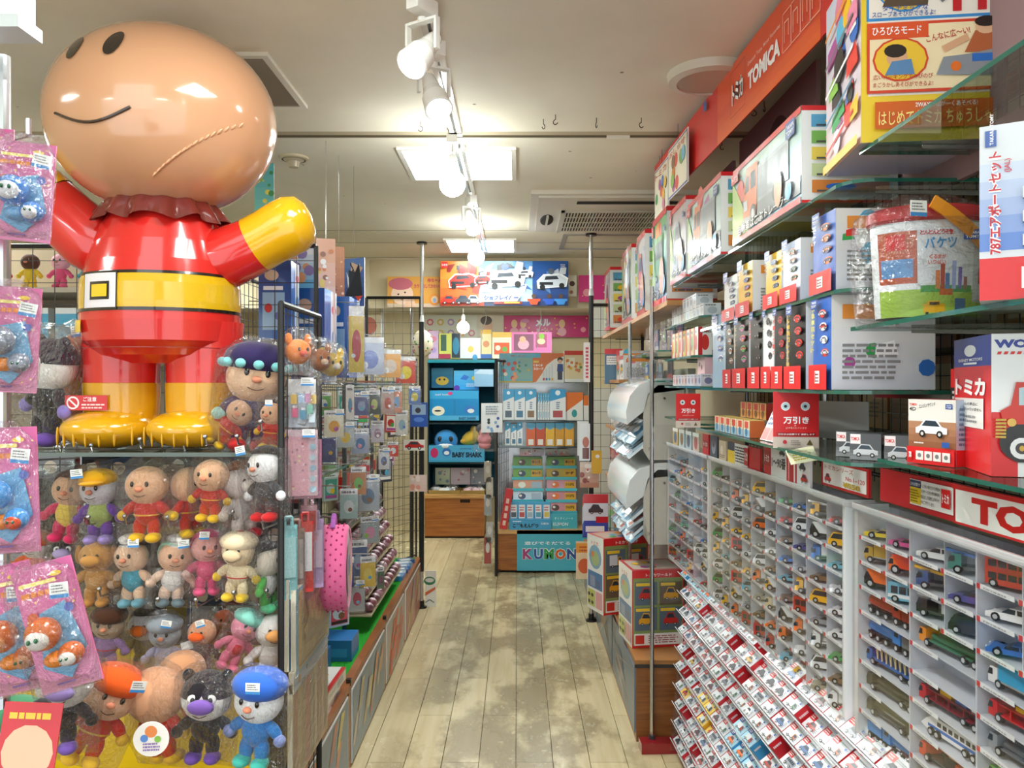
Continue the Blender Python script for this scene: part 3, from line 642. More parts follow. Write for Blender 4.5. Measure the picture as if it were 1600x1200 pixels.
for r, row in enumerate(longs):
    for k, it in enumerate(row):
        if it is None: continue
        kd, c, c2, w = it
        make_car(kd, c, 'toy_'+{'loco': 'engine', 'train': 'train', 'bus': 'bus'}.get(kd, 'truck'), '%s toy %s, nearest case, %s long bay down, %s from grey upright' % (w, nm[kd], ORD[r], ORD[k]), RW(CA[0], .014+cwA*(2*k+1), .03, ZT-.012-RH*(r+4)+.0055), RZ+PI+.1+(PI if kd in ('loco', 'train') and r > 4 else 0), sc=1.1, L=.15, group='long toy vehicles in the nearest case', c2=c2, cat=cats.get(kd, 'toy truck'), W=.034)

# ---------------------------------------------------------------- slanted rack of boxed toy cars
t = thing('stepped_box_rack', 'steep stepped rack of clear trays under the toy car cases', 'rack', RW(3.2, 0, 0, 0), RZ)
NT, RT = 10, math.radians(38)
def traypos(r): return (-.020-.0035*r, .756-.0755*r)
LR = 1.72
tr = B('gloss', 'c9ccd0'); tr.T = Matrix.Rotation(RT, 4, 'X'); tr.box((0, -.004, -.008), (LR, -.001, .010)); tr.box((0, -.004, -.055), (LR, .075, -.052), 'a9adb3'); trm = tr.mesh('tray')
for r in range(NT):
    y, z = traypos(r); put('tray', trm, t, (0, y, z))
for x in (0, LR): B('acryl').prismx([(-.06, .03), (.06, .03), (.06, .72), (.0, .72)], x-.002, x+.002).obj('end_plate', t)
B('gloss', '8c1420').box((-.10, -.17, .0), (-.03, .12, .042)).obj('plinth', t); B('gloss', '8c1420').box((-.03, -.02, .0), (LR, .12, .03)).obj('plinth', t)
B('matte', '7d1a20').box((0, .06, .03), (LR, .066, .74)).obj('back', t)
rb_ = random.Random(77)
def boxart(c, kind, frame='c8202a', bg='d9dce0', tagc='d8262a'):
    b = B('print', 'dcdde0'); b.box((-.039, 0, -.052), (.039, .043, 0)); b.frame((-.039, 0, 0), (1, 0, 0), (0, 1, 0)); b.rc(0, 0, .078, .056, frame if rb_.random() < .35 else 'c9cbd0')
    b.rc(.0012, .0015, .0768, .0545, bg); b.rc(.002, .027, .030, .0418, tagc); b.bars(.005, .030, .026, .040, 2, 'fff')
    pcar(b, .017, .003, .044, .024, c, kind); b.bars(.034, .032, .072, .040, 2, '9aa'); b.bars(.064, .004, .075, .026, 5, '778'); b.rc(.067, .028, .075, .034, '2a5aa8')
    b.frame((.039, 0, -.052), (0, 1, 0), (0, 0, 1)); b.rc(0, 0, .043, .052, frame); b.bars(.006, .030, .036, .042, 1, 'e8d0d0')
    return b.mesh('boxed_toy_car')
vr = [('f4f5f7', 'car', 'white'), ('a84a40', 'car', 'red'), ('4a6a98', 'car', 'blue'), ('c8a040', 'car', 'yellow'), ('3a3d42', 'car', 'dark grey'), ('5a8a60', 'truck', 'green'), ('b8704a', 'truck', 'orange'), ('8f949b', 'bus', 'silver'), ('5d2a36', 'car', 'maroon'), ('6a7078', 'car', 'grey'), ('a8adb4', 'truck', 'pale grey'), ('24262a', 'car', 'black')]
bm = [(boxart(c, k), n) for c, k, n in vr]
bo = [(boxart(c, k, '3a8fc0', 'a8d8ea', '2a5aa8'), n) for c, k, n in (('e8702a', 'car', 'orange'), ('c0392b', 'truck', 'red'))]
by = [(boxart(c, k, 'e0a020', 'f3cf50', 'd8262a'), n) for c, k, n in (('24272c', 'truck', 'black'), ('c0392b', 'car', 'red'))]
for r in range(NT):
    y, z = traypos(r); k = 0; x = .045; lift = 0
    while x < LR-.04:
        if rb.random() < .35: lift = rb.choice((0, .006, .014, -.012))
        if not (rb.random() < .05):
            src, frm = (bm, 'red-framed'), None
            lst = bm; frm = 'white-faced'
            if r == 0 and k < 5 or (r in (4, 5) and 8 <= k <= 10): lst = bo; frm = 'pale blue'
            elif r in (5, 6) and k in (1, 4, 5): lst = by; frm = 'yellow'
            me, n = rb.choice(lst)
            off = Matrix.Rotation(RT, 3, 'X') @ Vector((0, .002, lift))
            o = put('boxed_toy_car', me, None, RW(3.2, x, y+off.y, z+off.z), (Matrix.Rotation(RZ, 3, 'Z') @ Matrix.Rotation(RT, 3, 'X')).to_euler())
            tag(o, '%s box with %s vehicle picture, %s tray down, %s slot from far end' % (frm, n, ORD[r], ORD[k]), 'toy box', 'boxed toy cars on the stepped rack')
            if r == 0 and k > 5:   # second box behind in the deep top tray
                off = Matrix.Rotation(RT, 3, 'X') @ Vector((0, .046, lift)); me, n = rb.choice(bm)
                o = put('boxed_toy_car', me, None, RW(3.2, x, y+off.y, z+off.z), (Matrix.Rotation(RZ, 3, 'Z') @ Matrix.Rotation(RT, 3, 'X')).to_euler())
                tag(o, 'box with %s vehicle picture, rear row of top tray, %s slot from far end' % (n, ORD[k]), 'toy box', 'boxed toy cars on the stepped rack')
        x += .0805+(.004 if rb.random() < .2 else 0); k += 1

# ---------------------------------------------------------------- glass shelving above the cases
def glass_shelf(label, X0, X1, D0, D1, z, wood=False, edge='1f5f50', r=.05, name=None):
    t = thing(name or ('glass_shelf' if not wood else 'wooden_shelf'), label, 'shelf', (X0, D1, z), 0)
    w, d = X1-X0, D0-D1
    if wood:
        B('wood', 'c08a52').box((0, 0, -.02), (w, d, 0)).obj('board', t)
    else:
        pts = [(w, 0), (w, d), (0, d), (0, r)]+[(r-r*math.cos(a), r-r*math.sin(a)) for a in (.4, .8, 1.2, PI/2)]
        g = B('glass'); k = len(pts); g.add([(x, y, 0) for x, y in pts], [tuple(range(k))]); g.add([(x, y, -.007) for x, y in pts], [tuple(range(k-1, -1, -1))]); g.obj('pane', t)
        e = B('gloss', edge)
        for (xa, ya), (xb, yb) in zip(pts, pts[1:]+pts[:1]): e.add([(xa, ya, -.007), (xb, yb, -.007), (xb, yb, 0), (xa, ya, 0)], [(3, 2, 1, 0)])
        e.obj('edge', t)
    m = B('metal', '8a8d90').prismy([(w, -.02), (w, -.008), (.08, -.008), (.08, -.014)], -.001, .002).mesh('bracket')
    for yy in (.06, d-.06): put('bracket', m, t, (0, yy, -.014 if wood else 0))
    return t
glass_shelf('upper glass shelf under the long row of large boxed toy sets', .60, 1.0, 3.0, 1.42, 1.905)
glass_shelf('far wooden top shelf carrying upright boxed toy sets', .58, .98, 5.3, 3.02, 1.855, wood=True)
glass_shelf('topmost near glass shelf holding the big parking garage box', .605, 1.05, 1.38, .75, 1.942)
glass_shelf('near glass shelf holding the clear toy bucket', .60, 1.05, 1.405, .70, 1.632)
glass_shelf('second glass shelf down holding yellow and blue upright boxes', .60, 1.0, 2.55, 1.43, 1.708)
glass_shelf('third glass shelf down holding the row of black upright boxes', .60, 1.0, 2.55, 1.43, 1.518)
glass_shelf('low glass shelf over the middle case with orange and grey boxes', .60, 1.05, 2.62, 1.425, 1.385)
glass_shelf('low near glass shelf holding the white car box and red truck box', .655, 1.05, 1.42, .70, 1.395)
glass_shelf('glass shelf with two layers of small white boxes', .62, 1.0, 3.28, 2.62, 1.763)
glass_shelf('glass shelf with red and yellow small boxes below the white ones', .62, 1.0, 3.28, 2.74, 1.632)
glass_shelf('glass shelf with a pink box and tiny boxes at eye level', .62, 1.0, 3.28, 2.60, 1.522)
glass_shelf('glass shelf end under the tiny boxes near the white bins', .62, 1.0, 3.28, 2.64, 1.395)
glass_shelf('far glass shelf with clear packs behind the chrome post', .60, .98, 4.2, 3.32, 1.675)
glass_shelf('far lower glass shelf over the white bins', .60, .98, 4.4, 3.32, 1.545)
# posts
def post(x, y, z0, z1, label, r=.009, c='c4c7ca'):
    t = thing('chrome_post', label, 'post', (x, y, 0))
    B('metal', c).cyl((0, 0, z0), (0, 0, z1), r, n=12).obj('tube', t); B('plastic', '3a3a3c').cyl((0, 0, z0), (0, 0, z0+.02), r*1.6, n=12).obj('foot', t); return t
post(.566, 3.28, .035, 1.94, 'slim chrome post rising from the red plinth to the top shelf')
post(.566, 3.92, .35, 1.84, 'slim chrome post behind the white curved bins')
post(1.02, 1.41, .0, 2.3, 'chrome post at the back between the two glass shelf units')
post(1.02, 2.58, .0, 2.1, 'chrome post at the back behind the black boxes')
# clear end panel between the far case and the bins
t = thing('clear_end_panel', 'clear acrylic panel hanging beside the post in front of the farthest case', 'panel', (.575, 3.24, 0))
B('acryl').box((0, 0, .85), (.002, .003, 1.5)).obj('rim', t)
B('acryl').box((0, 0, .62), (.26, .004, 1.36)).obj('sheet', t)
# wire back panels and the brown cartons of the next aisle
def grid(name, label, loc, rz, W, H, z0, px=.1, pz=.1, fr=.008, wr=.0016, c='1c1c1e', cat='wire panel', group=None, frame_top=True, m='blackmetal'):
    t = thing(name, label, cat, loc, rz, group)
    f = B(m, c)
    for x in (0, W): f.cyl((x, 0, z0), (x, 0, z0+H), fr, n=8)
    f.cyl((0, 0, z0+H), (W, 0, z0+H), fr, n=8); f.cyl((0, 0, z0+.02), (W, 0, z0+.02), fr*.8, n=8); f.obj('frame', t)
    q = B(m, c); n = int(W/px)
    for i in range(1, n+1):
        if i*px < W: q.bar((i*px, 0, z0), (i*px, 0, z0+H), wr)
    for i in range(1, int(H/pz)+1):
        if i*pz < H: q.bar((0, .002, z0+i*pz), (W, .002, z0+i*pz), wr)
    stuff(q.obj('wire', t)); return t
grid('wire_panel', 'dark wire back panel behind the glass shelves of toy car sets', (1.03, 3.5, 0), -PI/2, 2.7, 1.0, 1.25, .05, .05, group=None, c='55585c', m='metal')
rc = random.Random(11)
def brown(b, w, h): b.rc(.01, h*.55, w*.9, h*.9, 'd8c7a0'); b.bars(.02, .03, w*.8, h*.4, 4, '6b4a22')
cb = [carton('carton', .16, .2, .12, brown, brown, c=c) for c in ('8a5a2c', 'a9743c', '5a3a20', 'b88a4a')]
for i in range(14):
    for j, z in enumerate((1.40, 1.62)):
        o = put('carton', rc.choice(cb), None, (1.06, 1.0+i*.175+.09, z), (0, 0, -PI/2)); tag(o, 'brown carton behind the wire panel, %s row, %s from the near end' % (('lower', 'upper')[j], ORD[i]), 'carton', 'brown cartons behind the wire panel')
for i, z in enumerate((1.40, 1.62)): tag(B('matte', '6d5a46').box((1.05, .9, z-.015), (1.26, 3.6, z-.0005)).obj('back_shelf'), ('lower', 'upper')[i]+' dark board carrying brown cartons behind the wire panel', 'shelf')
# ================================================================ right side: merchandise on the shelves
def rbx(name, me, X, D, z, label, cat='toy box', group=None, rz=-PI/2, grp=None):
    return tag(put(name, me, None, (X, D, z), (0, 0, rz)), label, cat, group)
# --- the long row of large window-boxed toy sets, fronts to the aisle
def bigfront(kind, vc, base, acc, title, seed, tag2=True):
    rg = random.Random(seed)
    def f(b, w, h):
        art(b, w, h, rg, base, acc, 5)
        b.rc(0, h*.93, w, h, 'd8262a'); b.rc(0, 0, w, h*.07, 'd8262a')
        b.pg([(0, h*.07), (w*.32, h*.07), (w*.12, h*.6), (0, h*.85)], 'a9c95a')
        b.pg([(w*.1, h*.1), (w, h*.1), (w, h*.3), (w*.3, h*.42)], '77797c'); (b.rc(w*.42, h*.34, w*.86, h*.78, '9aa0a4'), b.rc(w*.44, h*.38, w*.84, h*.74, '7c8388'), b.pg([(w*.2, h*.26), (w*.42, h*.22), (w*.44, h*.84), (w*.26, h*.86), (w*.21, h*.6)], vc), b.pg([(w*.225, h*.55), (w*.3, h*.56), (w*.3, h*.76), (w*.26, h*.75)], '3a4650'), b.rc(w*.33, h*.56, w*.41, h*.76, '3a4650'), b.rc(w*.215, h*.33, w*.28, h*.46, 'd8d8d8'), b.dc(w*.37, h*.24, h*.12, '1c1c1e'), b.dc(w*.37, h*.24, h*.06, 'e0e0e0'), b.dc(w*.7, h*.3, h*.1, '1c1c1e')) if kind == 'truck' else pcar(b, w*.22, h*.2, w*.56, h*.56, vc, kind)
        b.tx(title, w*.12, h*.07, h*.13, '1c1c1c', w=w*.76, bold=.06); b.tx(title, w*.12, h*.07, h*.13, 'fff', w=w*.76, bold=.012)
        logo_tt(b, w*.84, h*.76, w*.11); b.rc(0, h*.8, w*.13, h*.93, 'd8262a'); b.tx('トミカ', w*.02, h*.83, h*.06, 'fff', w=w*.09)
        b.dc(w*.88, h*.2, h*.1, '5fb0e0'); b.dc(w*.75, h*.3, h*.13, 'e8a070', ry=h*.2)
    return f
def bigside(seed):
    rg = random.Random(seed)
    def f(b, w, h):
        b.rc(0, 0, w, h, 'eef0ee'); b.rc(0, h*.95, w, h, 'd8262a'); b.rc(0, 0, w, h*.03, 'd8262a')
        for i, c in enumerate(('5aa7cf', '7cb85a', 'f0d35a', 'c9d6a0', 'd8843a')):
            y = h*(.78-.17*i); b.rc(w*.1, y, w*.9, y+h*.13, c); b.dc(w*.4, y+h*.06, w*.16, rg.choice(PAL), ry=h*.04); b.bars(w*.15, y, w*.85, y+h*.04, 1, '555')
    return f
def bigbox(D0, D1, zt, z0, kind, vc, title, label, seed, dep=.2, X=.59, base='b9d3c0', acc='8fc0e0', m='wrap'):
    w = D0-D1; h = zt-z0; me = carton('boxed_toy_set', w, h, dep, bigfront(kind, vc, base, acc, title, seed), bigside(seed), lambda b, a, c: b.rc(0, 0, a, c, 'c8262a'), m=m)
    t = thing('boxed_toy_set', label, 'toy box', (X, (D0+D1)/2, z0), -PI/2, 'large boxed toy sets along the top shelf'); put('carton', me, t); return t
bigbox(2.13, 1.62, 2.108, 1.906, 'truck', 'e8762a', '自動車はこぶトレーラー', 'large boxed toy set with an orange truck, nearest of the top row', 1)
bigbox(2.69, 2.26, 2.145, 1.906, 'truck', 'e8762a', 'はこんでトレーラー', 'boxed toy set with a truck, second from the near end of the top row', 2, acc='a9bfd0')
bigbox(3.0, 2.73, 2.19, 1.906, 'car', '8f949b', 'パーキング', 'boxed toy set with a silver car, third from the near end of the top row', 3, acc='9aa8b8', base='c0a8a0')
bigbox(3.39, 3.08, 2.233, 1.856, 'bus', '4f9a3a', 'トミカタウン', 'green boxed toy set, fourth from the near end of the top row', 4, base='6fb04a', acc='5aa0d8')
bigbox(3.84, 3.60, 2.245, 1.856, 'car', 'd33', 'ハイウェイ', 'blue and red boxed toy set, fifth from the near end of the top row', 5, base='c8b0a8', acc='8fc0e0')
bigbox(4.38, 4.03, 2.255, 1.856, 'truck', 'f3c21b', 'ビルド', 'yellowish boxed toy set, sixth from the near end of the top row', 6, base='d8d07a', acc='a8d0c8')
bigbox(5.25, 4.96, 2.275, 1.876, 'car', 'd33', 'セット', 'tall boxed toy set with picture panels on its end, farthest of the top row', 7)
b = B('print', 'd8262a'); b.box((-.035, 0, 0), (.035, .003, .42)); b.obj('spare') if 0 else None
# --- near parking garage box
def gfront(b, w, h):
    b.rc(0, 0, w, h, 'f2d23a'); b.rc(w*.04, h*.24, w*.97, h, 'f6efe6')
    b.rc(w*.03, h*.63, w*.97, h*.98, '3d8fd0'); b.rc(w*.045, h*.645, w*.955, h*.97, 'f4ece0'); b.dc(w*.25, h*.8, w*.16, '3d8fd0', ry=h*.13); b.dc(w*.25, h*.8, w*.15, 'e9c53a', ry=h*.12)
    b.pg([(w*.12, h*.7), (w*.38, h*.7), (w*.4, h*.86), (w*.2, h*.88)], '5a4a3a'); b.dc(w*.28, h*.85, w*.07, 'd9a987', ry=h*.06); b.dc(w*.3, h*.88, w*.07, '2b211c', ry=h*.05)
    for i in range(3): b.rc(w*(.52+.14*i), h*.66, w*(.57+.14*i), h*.9, 'c9282e')
    b.ln([(w*.45, h*.72), (w*.58, h*.8), (w*.8, h*.78), (w*.93, h*.86)], h*.03, '6d7078'); b.ln([(w*.45, h*.83), (w*.6, h*.88), (w*.9, h*.7)], h*.03, '55585f')
    b.tx('ダイナミックな', w*.12, h*.675, h*.03, '2a5aa8', w=w*.26); b.tx('スロープあそびができるよ!', w*.06, h*.645, h*.03, '2a5aa8', w=w*.36)
    b.rc(w*.03, h*.25, w*.97, h*.615, 'd8452a'); b.rc(w*.045, h*.265, w*.955, h*.60, 'f6e2b8'); b.rc(w*.03, h*.53, w*.38, h*.615, 'e0562a'); b.tx('ひろびろモード', w*.06, h*.55, h*.045, 'fff', w=w*.28)
    b.tx('こんなに広～い!', w*.37, h*.5, h*.04, 'b8382a', w=w*.25, rot=.18)
    b.dc(w*.22, h*.42, w*.16, 'd8452a', ry=h*.115); b.dc(w*.22, h*.42, w*.148, 'f0c43a', ry=h*.105); b.dc(w*.2, h*.43, w*.06, 'dba983', ry=h*.05); b.dc(w*.19, h*.465, w*.065, '2b211c', ry=h*.035); b.pg([(w*.13, h*.34), (w*.3, h*.34), (w*.28, h*.42), (w*.17, h*.41)], '5a87b5')
    b.pg([(w*.58, h*.44), (w*.8, h*.44), (w*.76, h*.55), (w*.64, h*.55)], 'b5633a'); b.dc(w*.7, h*.57, w*.06, 'e2b490', ry=h*.04); b.dc(w*.7, h*.595, w*.065, '2b211c', ry=h*.028)
    b.ln([(w*.6, h*.52), (w*.46, h*.46)], h*.035, 'dba983'); b.ln([(w*.78, h*.52), (w*.9, h*.45)], h*.035, 'dba983')
    b.pg([(w*.42, h*.33), (w*.94, h*.31), (w*.92, h*.43), (w*.8, h*.46), (w*.6, h*.43), (w*.46, h*.42)], '8d9299'); b.rc(w*.62, h*.39, w*.74, h*.43, '2f6fc4'); b.dc(w*.53, h*.37, w*.03, 'e8762a'); b.rc(w*.8, h*.37, w*.9, h*.4, 'c9282e')
    b.tx('広いパーキングでのびのび', w*.06, h*.315, h*.026, 'b8382a', w=w*.34); b.tx('まごうかしあそびができるよ!', w*.06, h*.275, h*.026, 'b8382a', w=w*.34)
    b.rc(w*.07, h*.06, w*.9, h*.2, 'd8641e'); b.tx('2WAYでながーくあそべる!', w*.3, h*.165, h*.03, 'fff', w=w*.35)
    b.tx('はじめてトミカ ちゅうしゃじょう', w*.09, h*.075, h*.075, 'd8452a', w=w*.79, bold=.06); b.tx('はじめてトミカ ちゅうしゃじょう', w*.09, h*.075, h*.075, 'ffe98a', w=w*.79)
def gside(b, w, h):
    art(b, w, h, random.Random(31), 'c9d6e8', 'e8c8c8', 26); b.rc(0, 0, w, h*.05, 'e9c53a')
    for i in range(5): b.ln([(w*.1, h*(.1+.17*i)), (w*.9, h*(.2+.17*i))], h*.02, ['d33', '58a', 'fff', '777', 'e93'][i])
me = carton('boxed_toy_set', .285, .33, .22, gfront, None, None, c='d9d4de', left=gside)
b_under = B('print', 'ddd')
t = thing('boxed_toy_set', 'large yellow and orange parking garage box with photos of children, on the topmost near shelf', 'toy box', (.735, 1.33, 1.946), math.radians(-7)); put('carton', me, t)
# --- red hanging banner
def banner(D0, D1, c, z0=2.286, z1=2.482, name='hanging_banner', label='', fn=None, X=.598):
    w = D0-D1; b = B('print', c); b.box((0, 0, 0), (w, .004, z1-z0)); b.frame((0, 0, 0), (1, 0, 0), (0, 0, 1))
    if fn: fn(b, w, z1-z0)
    t = thing(name, label, 'banner', (X, D0, z0), RZ); b.obj('sheet', t)
    q = B('metal', '999'); 
    for x in (.1, w-.1): q.cyl((x, 0, z1-z0), (x, 0, CEIL-z0), .001, n=5)
    q.obj('wire', t); return t
def bfn(b, w, h):
    b.rc(w*.55, 0, w, h, 'e2532a'); b.grad(w*.55, 0, w, h*.5, 'ea6a2c', 'd9432a', 4)
    def ln4(x0, y0, x1, y1, c, t=.0016): b.ln([(x0, y0), (x1, y0)], t, c); b.ln([(x1, y0), (x1, y1)], t, c); b.ln([(x1, y1), (x0, y1)], t, c); b.ln([(x0, y1), (x0, y0)], t, c)
    x = w*.63; ln4(x, h*.2, x+.13, h*.88, '8c1a14')
    b.tx('トミカ', x+.015, h*.36, h*.32, '2a1414', w=.10, bold=.1); b.tx('トミカ', x+.015, h*.36, h*.32, 'fff', w=.10, bold=.03)
    b.tx('TOMICA', x+.16, h*.32, h*.26, 'fff', w=.24, bold=.05); b.tx('Diecast Toys, Most Favorite', x+.16, h*.66, h*.07, 'f6d8c8', w=.24)
    for i in range(4):
        xx = x+.42+.058*i; ln4(xx, h*.3, xx+.052, h*.78, 'f3c9b8', .002)
        b.ln([(xx+.012, h*.4), (xx+.012, h*.65), (xx+.038, h*.65), (xx+.038, h*.45)], .003, 'f3c9b8')
    b.rc(w*.47, h*.78, w*.49, h*.93, '2a5aa8'); ln4(w*.2, h*.3, w*.26, h*.7, 'e89a8a', .0016); b.ln([(w*.215, h*.4), (w*.245, h*.6)], .003, 'e89a8a'); b.dc(w*.232, h*.58, .008, 'e89a8a')
banner(3.42, 1.71, 'cf2a26', label='long red hanging banner with white toy car brand lettering along the right shelves', fn=bfn, X=.602)
banner(1.705, .9, 'd8302a', label='plain red hanging banner continuing towards the camera above the shelves', X=.663)
def hcard(D0, D1, z0, z1, label, seed, ttl):
    w = D0-D1; b = B('wrap', 'f3f3ee'); b.box((0, 0, 0), (w, .004, z1-z0)); b.frame((0, 0, 0), (1, 0, 0), (0, 0, 1)); h = z1-z0; b.rc(.004, .004, w-.004, h-.004, '2a4fa0'); b.k += 1
    b.T = None; b.rc(.01, .01, w-.01, h-.01, 'f6f0d8'); rg = random.Random(seed)
    for i in range(9): b.dc(rg.uniform(.15, .85)*w, rg.uniform(.15, .7)*h, w*.09, rg.choice(PAL))
    b.tx(ttl, w*.1, h*.78, h*.12, 'c8262a', w=w*.8); t = thing('hanging_card', label, 'poster', (.592, D0, z0), RZ); b.obj('sheet', t); B('metal', '888').cyl((w/2, .002, h), (w/2, .002, CEIL-z0), .001, n=5).obj('wire', t)
hcard(3.06, 2.76, 2.245, 2.44, 'blue-bordered white card hanging in front of the red banner', 4, 'おしらせ')
hcard(3.36, 3.10, 2.225, 2.44, 'busy green and white card hanging at the far end of the red banner', 5, 'トミカ')
# --- upright boxed sets on the second and third glass shelves (spines to the aisle, covers to the camera)
def spine(c, art_c, title, tcol, seed, red=True):
    rg = random.Random(seed)
    def f(b, w, h):
        b.rc(0, 0, w, h, c)
        for i in range(4 if w > .03 else 2): 
            y = h*(.40+.14*i); b.dc(w*.66, y, w*.2, art_c[i % len(art_c)], ry=h*.045); pcar(b, w*.45, y-h*.02, w*.42, h*.05, art_c[(i+1) % len(art_c)])
        for i, ch in enumerate(title): b.tx(ch, w*.1, h*(.86-.075*i), h*.055, tcol, w=w*.2)
        logo_tt(b, w*.12, h*.88, w*.34)
        if red: b.rc(0, 0, w, h*.27, 'd8262a'); logo_tomi(b, w*.28, h*.04, w*.44, h*.19)
    return f
def cover(seed, c='e8e6e0'):
    rg = random.Random(seed)
    def f(b, w, h): art(b, w, h, rg, c, 'd9dde8', 6); b.bars(w*.1, h*.1, w*.7, h*.5, 7, '8a8a8a', rg); b.rc(w*.1, h*.75, w*.8, h*.9, 'e8923a')
    return f
def upright(X, px0, px1, ytop, z0, c, ac, title, tcol, label, seed, group, dep=.2, red=True, m='print'):
    D0, D1 = DX(px0, X), DX(px1, X); w = D0-D1; zt = CZ+(600-ytop)*((D0+D1)/2)/FPX; me = carton('boxed_toy_set', w, zt-z0, dep, spine(c, ac, title, tcol, seed, red), cover(seed), None, c=c, m=m)
    t = thing('boxed_toy_set', label, 'toy box', (X, (D0+D1)/2, z0), -PI/2, group); put('carton', me, t); return t
G3 = 'upright boxed sets on the third glass shelf'
upright(.605, 1114, 1133, 492, 1.519, 'a9c4dc', ['e8e8ea', '2f6fc4'], 'トミカ', '2a4fa0', 'pale blue upright box, farthest of the row with black boxes', 1, G3, red=False, m='wrap')
upright(.605, 1134, 1147, 500, 1.519, '1d1d1f', ['c9722a', 'e8e8ea'], 'コレクション', 'eee', 'narrow black upright box beside the pale blue one', 2, G3)
upright(.605, 1149, 1170, 493, 1.519, '201f1f', ['d050a0', '4ab050', 'e8602a'], 'イベントモデル', 'd8b050', 'black upright box with pink, green and orange cars on its spine', 3, G3)
upright(.605, 1173, 1192, 485, 1.519, '161617', ['2a1010'], '緊急車両', 'c02a2a', 'all black upright box with small red lettering', 4, G3)
upright(.605, 1194, 1209, 480, 1.519, 'e8e8e8', ['555', '24272c'], 'セット', '222', 'white-lettered black and white upright box in the row of black boxes', 5, G3)
upright(.605, 1211, 1229, 477, 1.519, '1a1a1c', ['c02a2a'], 'スポーツカーズ', 'd8403a', 'black upright box with red vertical lettering', 6, G3)
upright(.605, 1232, 1259, 475, 1.519, '171717', ['d8362a', 'd8362a', 'd8362a'], '消防車両コレクション2', 'f0c020', 'black upright box with yellow lettering and red fire engines', 7, G3)
upright(.605, 1271, 1299, 465, 1.519, '2f62b8', ['d8362a', 'e8e8ea', 'e8e8ea'], '緊急車両セット', 'f0e050', 'blue upright box with yellow lettering and white patrol cars', 8, G3)
G2 = 'upright boxed sets on the second glass shelf'
upright(.605, 1132, 1152, 432, 1.709, 'dfe3e0', ['58a', 'ccc'], 'トミカ', '555', 'pale grey upright box, farthest on the second glass shelf', 11, G2)
upright(.605, 1154, 1176, 412, 1.709, 'e6b93a', ['3a7a3a', 'd8362a', '2f6fc4', '222'], '世界ワイド', 'fff', 'light yellow upright box with small car pictures on the second glass shelf', 12, G2)
upright(.605, 1197, 1221, 396, 1.709, 'e8b82a', ['2f5a8a', '2f5a8a', '24272c'], '建設車両', '222', 'yellow and black upright box with building machines on the spine', 13, G2)
upright(.605, 1224, 1251, 378, 1.709, 'c9d4e8', ['c9722a', '3a6a3a', '777'], '自衛隊車両', 'e0a020', 'pale blue and white upright box beside the yellow and black one', 14, G2)
upright(.605, 1271, 1306, 335, 1.709, '4a6ab8', ['d8702a', '4a3a6a', 'd8702a'], 'おでかけ', 'e8e8e8', 'shrink-wrapped blue upright box, nearest on the second glass shelf', 15, G2, m='wrap')
# --- the small boxes of the farther unit
rg = random.Random(21)
def sbox(cols, w=.05, h=.045, d=.06, red=False):
    def f(b, ww, hh):
        b.rc(0, 0, ww, hh, cols[0]); b.dc(ww*.5, hh*.45, ww*.28, cols[1], ry=hh*.28)
        if red: b.rc(0, 0, ww*.3, hh, 'd8262a'); 
        b.bars(ww*.1, hh*.75, ww*.9, hh*.95, 1, '888')
    return carton('small_box', w, h, d, f, f, None, c=cols[0], m='wrap')
wm = [sbox(('e2e6e8', c)) for c in ('b9c4c8', '9ab', 'd3b0a8', 'c8d4c0')]
for j in range(2):
    for i in range(10 if j == 0 else 8):
        o = put('small_box', rg.choice(wm), None, (.64, 3.2-i*.055, 1.764+j*.0455), (0, 0, -PI/2)); tag(o, 'small white box, %s layer, %s from the far end of its shelf' % (('bottom', 'top')[j], ORD[i]), 'toy box', 'small white boxes')
rm = [sbox((c, e), .062, .1, .05, red=True) for c, e in (('f0e4d0', 'e8b030'), ('f0d8a0', '4a9a50'), ('f4f0e8', 'd8362a'), ('f3d36a', '777'))]
for i in range(7):
    o = put('small_box', rm[i % 4], None, (.64, 3.2-i*.068, 1.633), (0, 0, -PI/2)); tag(o, 'red and cream small box, %s from the far end under the white boxes' % ORD[i], 'toy box', 'red and cream small boxes')
pk_ = [sbox((c, e), .05, .042, .05) for c, e in (('e8dede', 'c88'), ('d8c8c8', 'a66'), ('dcd8e0', '779'))]
for i in range(9):
    o = put('small_box', pk_[i % 3], None, (.64, 3.18-i*.055, 1.523), (0, 0, -PI/2)); tag(o, 'tiny pale box, %s from the far end of the eye level shelf' % ORD[i], 'toy box', 'tiny pale boxes')
me = carton('small_box', .11, .06, .08, lambda b, w, h: (b.rc(0, 0, w, h, 'dcb8bc'), b.dc(w*.3, h*.6, h*.15, '555'), b.dc(w*.6, h*.4, h*.15, '633')), lambda b, w, h: b.rc(0, 0, w, h, 'd8b0b6'), None, c='d8b0b6')
rbx('small_box', me, .66, 2.80, 1.5655, 'pale pink box lying on the tiny pale boxes')
